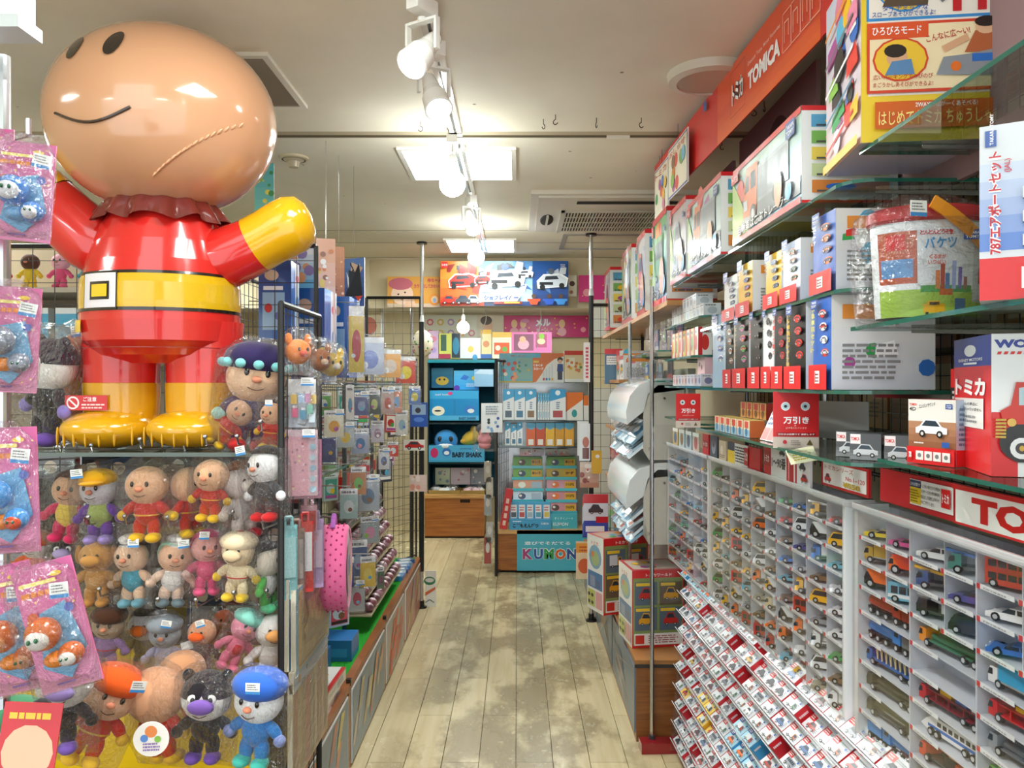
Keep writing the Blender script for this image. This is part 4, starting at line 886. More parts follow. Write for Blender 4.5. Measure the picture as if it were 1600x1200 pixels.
# far unit clear packs
def clearpack(label, X, D, z, w, h, c1, c2, rz=-PI/2, group=None, cat='toy pack'):
    t = thing('clear_pack', label, cat, (X, D, z), rz, group); B('film').box((-w/2, 0, 0), (w/2, .05, h)).obj('wrapper', t)
    b = B('print', c1); b.box((-w*.42, .045, h*.02), (w*.42, .048, h*.9)); b.frame((-w*.42, .045, 0), (1, 0, 0), (0, 0, 1)); b.rc(0, h*.05, w*.84, h*.3, c2); b.dc(w*.4, h*.6, w*.25, rg.choice(PAL), ry=h*.18); b.obj('card', t); return t
for i, (D, z, c1, c2) in enumerate(((3.95, 1.676, '3f6fb0', 'e8e8e8'), (3.75, 1.676, '55606a', 'aab'), (3.55, 1.676, '8aa8c0', '3f6fb0'), (3.38, 1.676, '7a6fa8', 'e8c8d0'), (4.25, 1.546, '3f7fd0', 'f0d030'), (4.05, 1.546, '2f3a46', 'c8303a'), (3.85, 1.546, '33383e', '889'), (3.6, 1.546, '4a3a3a', '9a3a3a'))):
    clearpack('clear toy pack on the %s far shelf behind the posts, %s from its far end' % ('upper' if z > 1.6 else 'lower', ORD[(0, 1, 2, 3, 0, 1, 2, 3)[i]]), .66, D, z, .14, .14 if z > 1.6 else .1, c1, c2, group='clear packs on the far shelves')
# --- low shelf: pale orange boxes in two tiers, leaflets, signs, grey boxes, white car box, red truck box
def oj(top):
    def f(b, w, h): b.rc(0, 0, w, h, 'eec98a' if top else 'f2e2c0'); b.rc(0, 0, w, h*.45, '9fc8dc' if not top else 'e8a850'); b.rc(w*.2, h*.55, w*.8, h*.95, 'd8503a'); b.dc(w*.5, h*.3, w*.2, '7a5a3c' if top else '3f7fa8')
    return f
mt, mb = carton('small_box', .056, .045, .05, oj(1), lambda b, w, h: b.rc(0, 0, w, h, 'c8403a'), lambda b, w, h: b.rc(0, 0, w, h, 'f0d070'), c='c8403a'), carton('small_box', .056, .045, .05, oj(0), lambda b, w, h: b.rc(0, 0, w, h, 'd06a3a'), lambda b, w, h: b.rc(0, 0, w, h, 'f0d070'), c='f0d070')
for i in range(6):
    o = put('small_box', mb, None, (.62, 2.42-i*.062, 1.386), (0, 0, -PI/2)); tag(o, 'cream and blue box, %s from far end of the low shelf front row' % ORD[i], 'toy box', 'cream and blue boxes')
for i in range(4):
    o = put('small_box', mt, None, (.675, 2.33-i*.062, 1.432), (0, 0, -PI/2)); tag(o, 'orange and yellow box, %s from the far end of the raised row' % ORD[i], 'toy box', 'orange and yellow boxes')
t = tag(B('matte', '555').box((.66, 2.03, 1.3865), (.74, 2.40, 1.431)).obj('riser'), 'low dark riser under the orange and yellow boxes', 'riser')
# leaflets leaning in a stand
for i in range(3):
    b = B('print', 'f3f1f0'); b.box((-.035, 0, 0), (.035, .003, .1)); b.frame((-.035, 0, 0), (1, 0, 0), (0, 0, 1)); b.rc(.002, .002, .068, .035, 'e88a88'); b.bars(.006, .04, .064, .095, 4, '4a6fa0'); 
    o = b.obj('leaflet', None, (.63, 1.98-i*.045, 1.387), (math.radians(-25), 0, -PI/2+.1)); tag(o, 'pink and white leaflet leaning beside the orange boxes, %s from the far end' % ORD[i], 'leaflet', 'leaflets')
def theft(label, P0, w, h, rz, cat='sign'):
    t = thing('warning_sign', label, 'sign', P0, rz, 'red notices with two eyes')
    b = B('print', 'd9272a'); b.rbox((0, 0, 0), (w, .002, h), .0005); b.frame((0, 0, 0), (1, 0, 0), (0, 0, 1))
    b.rc(0, 0, w, h*.2, 'd9c9bc')
    for x in (.27, .7): b.dc(w*x, h*.74, w*.1, 'f4f4f4'); b.dc(w*x, h*.74, w*.075, 'bfe0e8'); b.dc(w*x, h*.74, w*.035, '222')
    b.tx('万引き', w*.22, h*.43, h*.13, 'fff', w=w*.56, bold=.03); b.tx('必ず見られています', w*.27, h*.34, h*.035, 'f6c8c0', w=w*.46); b.tx('は', w*.46, h*.385, h*.03, 'f6c8c0')
    b.rc(w*.08, h*.22, w*.92, h*.275, 'a01418'); b.tx('万引きは犯罪です 通報します', w*.1, h*.232, h*.03, 'fff', w=w*.8); b.dc(w*.25, h*.11, w*.05, 'c8303a', n=6); b.tx('○○警察署', w*.4, h*.08, h*.035, '8a8a8a', w=w*.2) if 0 else b.bars(w*.38, h*.05, w*.6, h*.15, 3, '9a8f88'); b.pg([(w*.72, h*.06), (w*.86, h*.06), (w*.79, h*.16)], '6a5a30')
    b.obj('face', t); B('metal', '777').box((w*.45, .002, -.004), (w*.55, .02, .01)).obj('clip', t); return t
P = F(1208, 700, 1.80); theft('large red notice with two staring eyes, clipped over the 1 to 90 card', P, .102, .130, math.radians(-6))
P = F(1056, 668, 2.60); theft('small red notice with two staring eyes beside the white bins', P, .082, .113, 0)
# price card
b = B('gloss', 'f3ecc8'); b.box((0, 0, 0), (.062, .002, .036)); b.frame((0, 0, 0), (1, 0, 0), (0, 0, 1)); b.bars(.01, .006, .05, .03, 4, 'c9a93a'); o = b.obj('price_card', None, F(1236, 726, 1.72), (math.radians(-35), math.radians(-10), 0)); tag(o, 'small cream price card sticking out under the red notice', 'price card')
# white acrylic board
o = B('plastic', 'd9dad8').rbox((0, 0, 0), (.17, .004, .098), .001).obj('blank_board', None, (.79, 2.10, 1.387), (0, 0, math.radians(-58))); tag(o, 'blank white board standing behind the small grey car boxes', 'board')
o = B('plastic', 'dcdcd8').rbox((0, 0, 0), (.20, .004, .08), .001).obj('blank_board', None, (.80, 2.72, 1.387), (0, 0, math.radians(-40))); tag(o, 'blank white board standing behind the orange boxes', 'board')
def greycar(b, w, h): b.rc(0, 0, w, h, '4a4c50'); b.grad(0, 0, w, h*.5, '8a8c90', '3a3c40', 4); b.rc(w*.02, h*.6, w*.35, h*.97, 'f0e8e8'); b.tx('TOMICA', w*.04, h*.72, h*.14, 'd8262a', w=w*.28, bold=.03); pcar(b, w*.12, h*.1, w*.78, h*.5, 'c9ccd0')
gm = carton('small_box', .056, .05, .055, greycar, greycar, lambda b, w, h: b.rc(0, 0, w, h, '55585c'), c='3a3c40')
for i, (x, y) in enumerate(((.66, 1.545), (.66, 1.48), (.70, 1.425))): tag(put('small_box', gm, None, (x, y, 1.386), (0, 0, math.radians(-38))), 'small grey boxed car, %s from the blank white board' % ORD[i], 'toy box', 'small grey boxed cars')
def wcar(b, w, h):
    b.grad(0, h*.25, w, h*.75, '8a5538', 'c09070', 5); b.rc(0, h*.66, w, h, 'e4dfd8'); b.tx('TOMICA', w*.03, h*.9, h*.04, 'd8262a', w=w*.16, bold=.03); b.tx('4D', w*.03, h*.82, h*.06, '222', w=w*.14); b.tx('エンジン サウンド', w*.25, h*.86, h*.06, '333', w=w*.35, rot=.15); logo_tt(b, w*.8, h*.86, w*.14)
    pcar(b, w*.18, h*.42, w*.66, h*.28, 'f0f1f3'); b.rc(0, 0, w, h*.26, 'd8262a'); 
    for i in range(4): b.rc(w*(.2+.19*i), h*.06, w*(.36+.19*i), h*.2, 'e9e4e0'); b.dc(w*(.28+.19*i), h*.13, w*.04, '777')
    logo_tomi(b, w*.04, h*.07, w*.1, h*.12); b.rc(w*.78, h*.28, w*.93, h*.36, '2a5aa8'); b.bars(w*.2, h*.31, w*.45, h*.35, 1, 'eee')
me = carton('boxed_car', .094, .108, .05, wcar, lambda b, w, h: (b.rc(0, 0, w, h, 'b8c8dc'), b.rc(0, 0, w, h*.25, 'd8262a'), b.bars(w*.1, h*.3, w*.8, h*.9, 8, '6a7a9a')), lambda b, w, h: b.rc(0, 0, w, h, 'c8404a'), c='d8262a')
t = thing('boxed_car', 'boxed white sports car on a desert picture beside the red truck box', 'toy box', (.690, 1.300, 1.396), math.radians(-70)); put('carton', me, t)
me = carton('boxed_car', .08, .16, .04, lambda b, w, h: (b.rc(0, h*.8, w, h, 'd8262a'), b.rc(0, 0, w, h*.8, '1e1e20'), b.bars(w*.05, h*.55, w*.9, h*.78, 4, 'ddd'), b.rc(w*.55, h*.83, w*.9, h*.97, 'b8d8e8'), b.rc(0, h*.4, w, h*.53, 'e8e8ea')), None, None, c='d8262a')
t = thing('boxed_car', 'tall red and black boxed car behind the white sports car box', 'toy box', (.765, 1.315, 1.396), math.radians(-70)); put('carton', me, t)
# red truck box (spine to the aisle, front to the camera)
def tspine(b, w, h):
    b.rc(0, 0, w, h, 'd8262a'); b.rc(0, h*.78, w, h, '2c3f9a'); b.dc(w*.47, h*.9, w*.16, 'e8e8f0', ry=h*.045); b.tx('DISNEY MOTORS', w*.15, h*.82, h*.022, 'fff', w=w*.65); b.rc(w*.3, h*.795, w*.66, h*.81, 'e8e8f0')
    b.tx('トミカ', w*.06, h*.56, h*.13, 'fff', w=w*.82, bold=.05)
    b.rc(w*.06, h*.32, w*.84, h*.54, 'e9e6e2'); b.tx('こちらの商品に', w*.2, h*.485, h*.025, '222', w=w*.5); b.tx('トミカは入っていません', w*.1, h*.445, h*.025, '222', w=w*.7); b.bars(w*.2, h*.35, w*.7, h*.42, 2, '999')
def tfront(b, w, h):
    b.rc(0, 0, w, h, 'f0f1f2'); b.rc(0, 0, w*.2, h*.45, 'd8262a')
    b.tx('WORLD TOUR', w*.02, h*.9, h*.06, '2c3f9a', w=w*.9, bold=.06); 
    for i in range(12): b.pg([(w*(.04+.05*i), h*.855), (w*(.07+.05*i), h*.855), (w*(.08+.05*i), h*.875), (w*(.05+.05*i), h*.875)], 'd8262a')
    # vintage truck
    b.rc(w*.36, h*.58, w*.98, h*.82, 'caa67a'); b.rc(w*.4, h*.62, w*.94, h*.79, 'e2c49a')
    b.pg([(w*.08, h*.2), (w*.95, h*.16), (w*.95, h*.34), (w*.1, h*.34)], '1c1a1a')
    b.pg([(w*.1, h*.3), (w*.95, h*.28), (w*.95, h*.5), (w*.46, h*.54), (w*.44, h*.66), (w*.18, h*.66), (w*.14, h*.5), (w*.06, h*.46)], 'd0301f')
    b.pg([(w*.2, h*.5), (w*.28, h*.5), (w*.27, h*.63), (w*.2, h*.62)], 'b8d0d8'); b.rc(w*.31, h*.51, w*.43, h*.63, '3a3434')
    b.dc(w*.22, h*.24, w*.17, '1c1a1a', ry=h*.13); b.dc(w*.22, h*.2, w*.12, '161616', ry=h*.1); b.dc(w*.22, h*.2, w*.09, 'e8e8e8', ry=h*.075); b.dc(w*.22, h*.2, w*.05, '3a3434', ry=h*.04); b.dc(w*.22, h*.2, w*.02, 'c9a03c', ry=h*.02)
    for i in range(6): b.rc(w*.02, h*(.27+.024*i), w*.1, h*(.285+.024*i), 'c9a03c')
    b.dc(w*.14, h*.38, w*.035, 'e0b050')
    b.rc(w*.45, h*.36, w*.62, h*.50, 'b8261a'); b.dc(w*.55, h*.44, w*.05, 'e8e0d8')
me = carton('boxed_truck', .17, .207, .19, tfront, None, lambda b, w, h: b.rc(0, 0, w, h, 'e8e8ea'), c='d8262a', left=tspine)
t = thing('boxed_truck', 'box with a red vintage truck, nearest on the low shelf', 'toy box', (.69+.082, 1.136-.022, 1.396), math.radians(-15)); put('carton', me, t)
# --- clear bucket of cars in a bag
t = thing('toy_bucket', 'clear toy car bucket with red lid and yellow handle inside a plastic bag', 'bucket', (.69, 1.315, 1.633), 0)
def bucket(z0, z1, r0, r1, c, m, fn=None, n=36, sy=.72):
    q = B(m, c); q.lathe([(r0, z0), (r1, z1)], n, sy=sy); return q
q = bucket(.006, .165, .083, .092, 'dfe3e4', 'plastic')
# picture panel following the round front, in slices
def onb(q, th0, th1, z0, z1, c, k=1, r0=.083, r1=.092, sy=.72):
    n = max(2, int((th1-th0)/8)); vs = []
    for i in range(n+1):
        a = math.radians(th0+(th1-th0)*i/n)
        for z in (z0, z1): r = r0+(r1-r0)*(z-.006)/.159+.0004*k; vs.append((r*math.cos(a), r*sy*math.sin(a), z))
    q.add(vs, [(2*i, 2*i+2, 2*i+3, 2*i+1) for i in range(n)], c)
onb(q, 190, 350, .006, .05, '9dc04a'); onb(q, 190, 350, .05, .15, 'd9dde0'); onb(q, 192, 240, .06, .145, 'b0553a', 2); onb(q, 196, 236, .07, .1, '5f8fc0', 3); onb(q, 205, 228, .115, .14, 'c82a2a', 3)
for i, (a, h, c) in enumerate(((258, .08, 'd8804a'), (263, .09, 'b0483a'), (268, .075, '4a78b0'), (275, .095, '9aa8d8'), (282, .085, '7a6ab8'), (289, .07, 'a06a6a'))): onb(q, a, a+4.5, .05, h, c, 2)
onb(q, 243, 300, .045, .056, '4a9a50', 2); onb(q, 262, 276, .040, .05, 'c8602a', 3); onb(q, 246, 268, .012, .026, 'e8b020', 3); onb(q, 250, 263, .024, .031, 'e8b020', 3); onb(q, 252, 262, .024, .029, '2a2a2a', 4); onb(q, 248, 251, .008, .013, '1a1a1a', 4); onb(q, 262, 265, .008, .013, '1a1a1a', 4); onb(q, 279, 292, .012, .035, '3a6a9a', 3)
onb(q, 302, 345, .03, .15, 'c9cfd6', 2); onb(q, 312, 335, .06, .085, 'b0384a', 3); onb(q, 318, 338, .055, .07, '4a5aa8', 4)
q.obj('bucket', t)
q = B('print'); 
def arc_text(s_, a0, a1, z, h, c, rr=.0895, sy=.72):
    n = len(s_)
    for i, ch in enumerate(s_):
        a = math.radians(a0+(a1-a0)*(i+.5)/n); x, y = rr*math.cos(a), rr*sy*math.sin(a); tx_, ty_ = -math.sin(a), math.cos(a)*sy; l = math.hypot(tx_, ty_); q.frame((x+math.cos(a)*.001, y+math.sin(a)*.001, z), (tx_, ty_, 0), (0, 0, 1)); q.k = 3; q.tx(ch, -h*.45, 0, h, c, w=h*.85, bold=.03)
arc_text('とんとんどうぞ!', 243, 275, .137, .008, 'c8303a'); arc_text('バケツ', 247, 280, .115, .018, '3f8fc8'); arc_text('くるまが', 251, 268, .098, .007, 'd86a5a'); arc_text('いっぱい', 250, 268, .089, .007, 'd86a5a')
q.frame((.012, -.0655, .128), (1, -.1, 0), (0, 0, 1)); q.k = 4; logo_tt(q, .012, 0, .026); q.obj('lettering', t)
q = B('plastic', 'a8222c'); q.lathe([(.094, .160), (.098, .165), (.097, .182), (.088, .187), (0, .187)], 36, sy=.74); q.obj('lid', t)
q = B('plastic', 'd98a1e'); pts = [(-.03+.12*i/8, -.076-.006*math.sin(PI*i/8)+.0012*i*i*.5, .188-.085*(i/8)) for i in range(9)]; vs = []
for x_, y_, z_ in pts: vs += [(x_-.005, y_, z_-.009), (x_+.005, y_, z_+.009), (x_+.005, y_+.004, z_+.009), (x_-.005, y_+.004, z_-.009)]
q.add(vs, [(4*i+j, 4*i+(j+1) % 4, 4*i+4+(j+1) % 4, 4*i+4+j) for i in range(8) for j in range(4)]+[(0, 1, 2, 3)][::-1]+[(32, 33, 34, 35)])
q.obj('handle', t)
put('bag', bagmesh(1), t, (0, 0, .215), None, (.24, .20, .225)); put('price_tag', tagmesh(), t, (-.055, -.08, .175), (0, 0, .2), (.03, .03, .025))
# --- airport set box
def air(b, w, h):
    b.grad(0, h*.3, w, h, '5a7fc0', 'c8d0dc', 4); b.rc(0, 0, w, h*.34, 'd8262a'); b.rc(w*.0, h*.88, w*.3, h*.97, '1d4fa0')
    for i, ch in enumerate('787エアポートセット'): b.tx(ch, w*.07, h*(.37+.052*i)+0, h*.04, 'fff', w=w*.16, bold=.09); b.tx(ch, w*.07, h*(.37+.052*i), h*.04, 'c8202a', w=w*.16, bold=.02)
    b.tx('(JAL)', w*.32, h*.72, h*.07, 'c8303a', rot=PI/2)
    logo_tomi(b, w*.3, h*.05, w*.3, h*.25); b.ell
    for i in range(4): pcar(b, w*.55, h*(.4+.1*i), w*.35, h*.07, 'e8e8ea', 'truck'); 
    b.pg([(w*.55, h*.8), (w*.62, h*.78), (w*.68, h*.97), (w*.64, h*.97)], 'f0f0f0')
me = carton('boxed_airport_set', .16, .205, .16, None, None, None, c='e6e8ec', left=None)
b = B('print', 'e6e8ec'); b.box((-.08, 0, 0), (.08, .16, .215)); b.frame((-.08, 0, 0), (1, 0, 0), (0, 0, 1)); w_, h_ = .16, .215
b.rc(0, 0, w_, h_, 'd3d7dd'); b.grad(0, h_*.28, w_*.45, h_*.78, '4a78c8', 'ccd6e4', 5); b.rc(0, 0, w_, h_*.24, 'd8262a'); logo_tomi(b, .038, .008, .03, .036)
b.tx('787エアポートセット', .0235, .056, .0145, 'fff', w=.126, bold=.12, rot=PI/2); b.tx('787エアポートセット', .0235, .056, .0145, 'c01a2a', w=.126, bold=.03, rot=PI/2)
b.tx('(JAL)', .034, .155, .008, 'c01a2a', rot=PI/2); b.rc(.006, .188, .018, .208, '1d4fa0'); b.tx('TAKARA TOMY', .015, .190, .004, 'fff', rot=PI/2)
for i in range(3): pcar(b, .045, .06+.028*i, .03, .018, 'f0f0f2', 'truck'); pcar(b, .085, .06+.028*i, .03, .018, 'f0f0f2', 'car')
b.pg([(.05, .15), (.056, .146), (.085, .2), (.08, .205)], 'f6f6f8'); b.pg([(.06, .16), (.1, .155), (.1, .16), (.065, .175)], 'dcdfe4')
t = thing('boxed_airport_set', 'airport set box with an airliner and red base band, beside the toy bucket', 'toy box', (.573+.08*.85, .968-.08*.53, 1.633), math.radians(-32)); b.obj('carton', t)
# --- header strips standing on the cases
def header(D0, D1, z0, z1, c, label, fn, y=.0, name='header_board'):
    w = D0-D1; h = z1-z0; b = B('print', c); b.box((0, 0, 0), (w, .006, h)); b.frame((0, 0, 0), (1, 0, 0), (0, 0, 1)); fn(b, w, h)
    t = thing(name, label, 'header board', RW(D0, 0, y, z0), RZ); b.obj('sheet', t); return t
def hA(b, w, h):
    b.rc(.115, h*.12, .265, h*.92, 'a81a20'); b.rc(.118, h*.16, .262, h*.88, 'f0efec'); b.rc(.119, h*.2, .158, h*.86, 'e8c82a'); b.rc(.119, h*.66, .158, h*.86, '2a3a6a'); b.tx('こちらは空箱です', .121, h*.7, h*.1, 'fff', w=.034); b.bars(.121, h*.24, .155, h*.62, 5, '9a8420')
    for i, s_ in enumerate(('～この札の貼付された商品は', '陳列ケース内の展示車両を', '景品として販売しますので', '予めご了承下さいます。')): b.tx(s_, .162, h*(.70-.15*i), h*.1, '222', w=.062 if i < 3 else .045)
    tomika(b, .230, h*.3, .028, h*.5)
    b.rc(.275, 0, w, h, 'f3f1ee'); b.rc(.266, h*.88, w, h, 'd8262a'); b.rc(.272, 0, w, h*.06, 'd8262a'); b.tx('TOMICA', .322, h*.16, h*.62, 'd0221f', w=.40, bold=.05)
header(1.66, .85, 1.283, 1.352, 'c8202a', 'long red and white header board with big red lettering over the nearest case', hA, .03)
def hB(b, w, h): b.rc(.01, h*.1, w-.01, h*.9, 'e8e2e0'); b.tx('トミカシリーズ', .02, h*.66, h*.18, 'c8202a', w=w*.62); b.tx('No.1~120', w*.55, h*.40, h*.16, 'c8202a', w=w*.38); pcar(b, .02, h*.15, .035, h*.35, 'c8202a'); b.tx('¥550', w*.5, h*.14, h*.2, 'c8a020', w=w*.35, bold=.04)
header(1.93, 1.69, 1.282, 1.345, 'b81a22', 'red framed series board with price on top of the cases', hB, .02)
def hC(b, w, h): b.tx('1～90番', .006, h*.3, h*.34, '1a1a1a', w=w*.8, bold=.03); b.rc(w*.9, 0, w, h, 'd8262a'); pcar(b, w*.5, h*.7, w*.3, h*.2, '3a3c40')
header(2.22, 2.09, 1.268, 1.36, 'e6e6e4', 'white card reading 1 to 90 in black on the case top', hC, .0, 'number_card')
header(2.28, 2.225, 1.268, 1.36, 'c8202a', 'narrow dark red upright card with white stacked letters', lambda b, w, h: tomika(b, .004, h*.3, w-.008, h*.45, 'a81a20'), .0, 'number_card')
header(2.085, 1.95, 1.268, 1.345, 'e8e6e8', 'white card with red stripe and small car pictures on the case top', lambda b, w, h: (b.rc(0, 0, w*.22, h, 'c8202a'), b.rc(w*.3, 0, w*.38, h, 'c8202a'), pcar(b, w*.5, h*.5, w*.3, h*.3, '3a3c40'), pcar(b, w*.6, h*.12, w*.3, h*.3, 'c8202a')), .0, 'picture_card')
def hD(b, w, h): b.rc(.0, 0, w*.24, h, 'e3c02a'); b.rc(0, h*.6, w*.24, h, '333a50'); b.rc(w*.24, 0, w*.66, h, 'e6e2de'); b.bars(w*.27, h*.1, w*.62, h*.9, 6, '333'); tomika(b, w*.56, h*.1, w*.12, h*.8, 'b8222a')
header(2.62, 2.31, 1.27, 1.338, 'c8202a', 'red board with yellow and white notice farther along the case top', hD)
header(2.93, 2.85, 1.27, 1.345, 'c0222a', 'small dark red upright card near the blue-grey card', lambda b, w, h: tomika(b, .006, h*.3, w-.012, h*.4, 'a01a20'), .0, 'number_card')
header(2.83, 2.74, 1.27, 1.345, '3a4250', 'small blue-grey picture card on the far case top', lambda b, w, h: (b.dc(w*.5, h*.5, w*.3, '8a93a8'), b.dc(w*.5, h*.7, w*.2, '5a4a60')), .0, 'picture_card')
header(2.72, 2.64, 1.27, 1.335, 'c9b49a', 'small tan picture card on the far case top', lambda b, w, h: (b.dc(w*.4, h*.5, w*.2, 'e8d8c8'), b.bars(w*.1, h*.1, w*.9, h*.3, 2, '876')), .0, 'picture_card')
for i in range(4): header(3.4-i*.11, 3.31-i*.11, 1.27, 1.34, ['c9a85a', 'b8c4c8', 'a8b8c0', 'c9b8a8'][i], ['gold', 'pale blue', 'grey-blue', 'beige'][i]+' blister card standing on the farthest case', lambda b, w, h: (b.dc(w*.5, h*.45, w*.28, ['3a5a8a', '8a6a3a', '556', 'a55'][i]), b.rc(0, h*.8, w, h, 'e8e6e0')), .0, 'picture_card')
# ---------------------------------------------------------------- white curved bins
def bin_(z, label, D0=4.3, D1=3.55, s=1.0):
    t = thing('dispenser_bin', label, 'bin', (.50, D1, z), 0, 'white curved dispenser bins'); H = .37
    prof = [(.26, 0), (.10, 0), (.0, .14), (-.005, .22), (.015, .29), (.06, .345), (.14, .37), (.26, .37)]
    for yy in (0, D0-D1-.012):
        q = B('plastic', 'c9c4b6'); q.prismy([(x, z_) for x, z_ in prof if True][::-1] and [(.26, 0), (.26, .34), (.14, .34), (.095, .30), (.075, .22), (.075, .04), (.10, 0)], yy, yy+.012); q.obj('side_panel', t)
    for x, z_ in ((.17, .28), (.1, .05), (.22, .05)): B('metal', 'a8a498').cyl((x, -.002, z_), (x, 0, z_), .006, n=8).obj('screw', t)
    hood = B('gloss', 'eef0ee'); pr = [(.075+.0, .14)] and [(.0, .16), (-.005, .22), (.012, .29), (.055, .342), (.13, .37), (.26, .375)]; n = len(pr); L = D0-D1
    hood.smooth = True; hood.add([(x, 0, z_) for x, z_ in pr]+[(x, L, z_) for x, z_ in pr], [(i, i+1, n+i+1, n+i) for i in range(n-1)]); hood.obj('hood', t)
    q = B('gloss', 'dfe2e0'); q.add([(x, 0, z_) for x, z_ in pr]+[(.26, 0, .32), (.10, 0, .30), (.075, 0, .22)], [tuple(range(n))+(n, n+1, n+2)]) ; q.obj('hood_end', t)
    tr = B('acryl'); tr.add([(.10, 0, 0), (.0, 0, .15), (.10, L, 0), (.0, L, .15)], [(0, 1, 3, 2)]); tr.add([(.10, .0, 0), (.0, .0, .15), (.075, 0, .15)], [(0, 1, 2)]); tr.obj('trough', t)
    rg = random.Random(int(z*100)); pm = []
    for c1, c2 in (('a8c4d4', '3f7fa8'), ('d3dde2', '6a9ab8'), ('8ab0c8', 'e8e8e8'), ('c0d0d8', 'b0503a')):
        b = B('wrap', c1); b.box((-.05, -.045, 0), (.05, .045, .012)); b.frame((-.05, -.045, .012), (1, 0, 0), (0, 1, 0)); b.rc(.01, .01, .09, .05, c2); b.dc(.04, .06, .02, 'fff'); pm.append(b.mesh('foil_pack'))
    for i in range(8):
        for j in range(4):
            o = put('foil_pack', rg.choice(pm), None, (.50+.055+.02*(j % 2)+.0*j, D1+.06+i*.088, z+.03+j*.034), (rg.uniform(-.2, .2), -.75+rg.uniform(-.15, .15), rg.uniform(-.2, .2))); tag(o, 'silver blue foil pack in the %s bin, %s layer up, %s from the near end' % ('upper' if z > 1.1 else 'lower', ORD[j], ORD[i]), 'foil pack', 'foil packs in the %s bin' % ('upper' if z > 1.1 else 'lower'))
bin_(1.185, 'upper white curved bin full of silver blue packs'); bin_(.80, 'lower white curved bin full of silver blue packs')
t = thing('bin_stand', 'plain stand carrying the two white curved bins', 'stand', (.60, 3.5, 0)); B('matte', 'b8b2a4').box((.165, 0, .35), (.2, .85, 1.6)).obj('back', t)
# ---------------------------------------------------------------- right platform and big boxes on it
t = thing('wood_platform', 'wooden floor platform on the right edge of the aisle with blue-grey poster panels', 'platform', (.51, 3.34, 0))
B('wood', '8f5a2e').box((0, 0, 0), (.42, 2.6, .33)).obj('body', t); B('wood', 'b07a44').box((-.006, -.004, .33), (.42, 2.6, .35)).obj('top', t)
B('matte', '3a3836').box((-.008, -.008, .318), (.42, .0, .332)).obj('edge_strip', t)
for i, (a, c) in enumerate(((.02, .78), (.82, 1.58), (1.62, 2.5))):
    b = B('print', '6a7a8a'); b.box((-.006, a, .03), (0, c, .31)); b.frame((-.006, c, .03), (0, -1, 0), (0, 0, 1)); w_ = c-a
    rg = random.Random(i+60)
    for k in range(9): b.pg([(rg.uniform(0, .8)*w_, rg.uniform(0, .2)), (rg.uniform(.1, .9)*w_, rg.uniform(0, .2)), (rg.uniform(.1, .9)*w_, rg.uniform(.05, .26))], rg.choice(['8a94a0', '7a6a60', 'a08468', '5a6a80', 'b0a898']))
    b.obj('poster_panel', t)
def bigb(name, label, loc, rz, w, h, d, seed):
    rg = random.Random(seed)
    def fr(b, ww, hh):
        b.rc(0, 0, ww, hh, 'd8262a'); b.rc(ww*.02, hh*.03, ww*.98, hh*.90, '8a9a5a')
        for i in range(2):
            for j in range(2): x, y = ww*(.05+.47*i), hh*(.22+.33*j); b.rc(x, y, x+ww*.43, y+hh*.3, rg.choice(['6a5a48', '4a5a3a', '5a6a7a', '7a4a3a'])); pcar(b, x+ww*.08, y+hh*.05, ww*.28, hh*.18, rg.choice(['c8302a', 'c9c9c9', 'e0a020']), rg.choice(['car', 'truck'])); b.rc(x+ww*.02, y+hh*.25, x+ww*.3, y+hh*.29, 'f0c83a')
        b.rc(ww*.03, hh*.04, ww*.97, hh*.19, 'e8e6e4'); b.bars(ww*.3, hh*.06, ww*.9, hh*.17, 4, 'a05a50'); b.rc(ww*.05, hh*.06, ww*.22, hh*.17, 'c8302a'); b.tx('トミカワールド', ww*.25, hh*.925, hh*.04, 'fff', w=ww*.5)
    def sd(b, ww, hh):
        b.rc(0, 0, ww, hh, 'ecebe6'); b.dc(ww*.5, hh*.72, ww*.38, '7fa8c0', ry=hh*.16); b.dc(ww*.5, hh*.7, ww*.25, 'a8b880', ry=hh*.1); b.dc(ww*.35, hh*.75, ww*.1, 'd88a5a', ry=hh*.04)
        b.rc(ww*.06, hh*.30, ww*.94, hh*.52, '4a7aa8'); b.rc(ww*.2, hh*.32, ww*.5, hh*.46, '8a98b0'); b.rc(ww*.55, hh*.32, ww*.8, hh*.42, '5a6a8a'); b.rc(ww*.06, hh*.05, ww*.5, hh*.27, 'b8c06a'); b.rc(ww*.55, hh*.05, ww*.94, hh*.27, 'd8a0a0')
        for k in range(4): b.dc(ww*(.15+.2*(k % 2)), hh*(.1+.1*(k//2)), ww*.07, '4a4a4a', ry=hh*.025)
        b.tx('トミカ', ww*.3, hh*.88, hh*.05, 'c8302a', w=ww*.4)
    def tp(b, ww, dd): b.rc(0, 0, ww, dd, 'c8404a'); b.rc(ww*.06, dd*.1, ww*.94, dd*.9, 'c9b8a8'); [b.dc(rg.uniform(.2, .8)*ww, rg.uniform(.2, .8)*dd, ww*.08, rg.choice(PAL)) for _ in range(7)]
    me = carton(name, w, h, d, fr, None, tp, c='d8262a', left=sd, m='wrap'); t = thing(name, label, 'toy box', loc, rz, 'large boxed sets on the right platform'); put('carton', me, t); return t
bigb('boxed_track_set', 'large red-edged boxed track set at the near corner of the right platform', (.632, 3.50, .351), math.radians(8), .24, .345, .22, 71)
bigb('boxed_track_set', 'large red-edged boxed track set with a red car, behind the nearer one', (.56, 4.02, .351), math.radians(22), .26, .39, .18, 72)
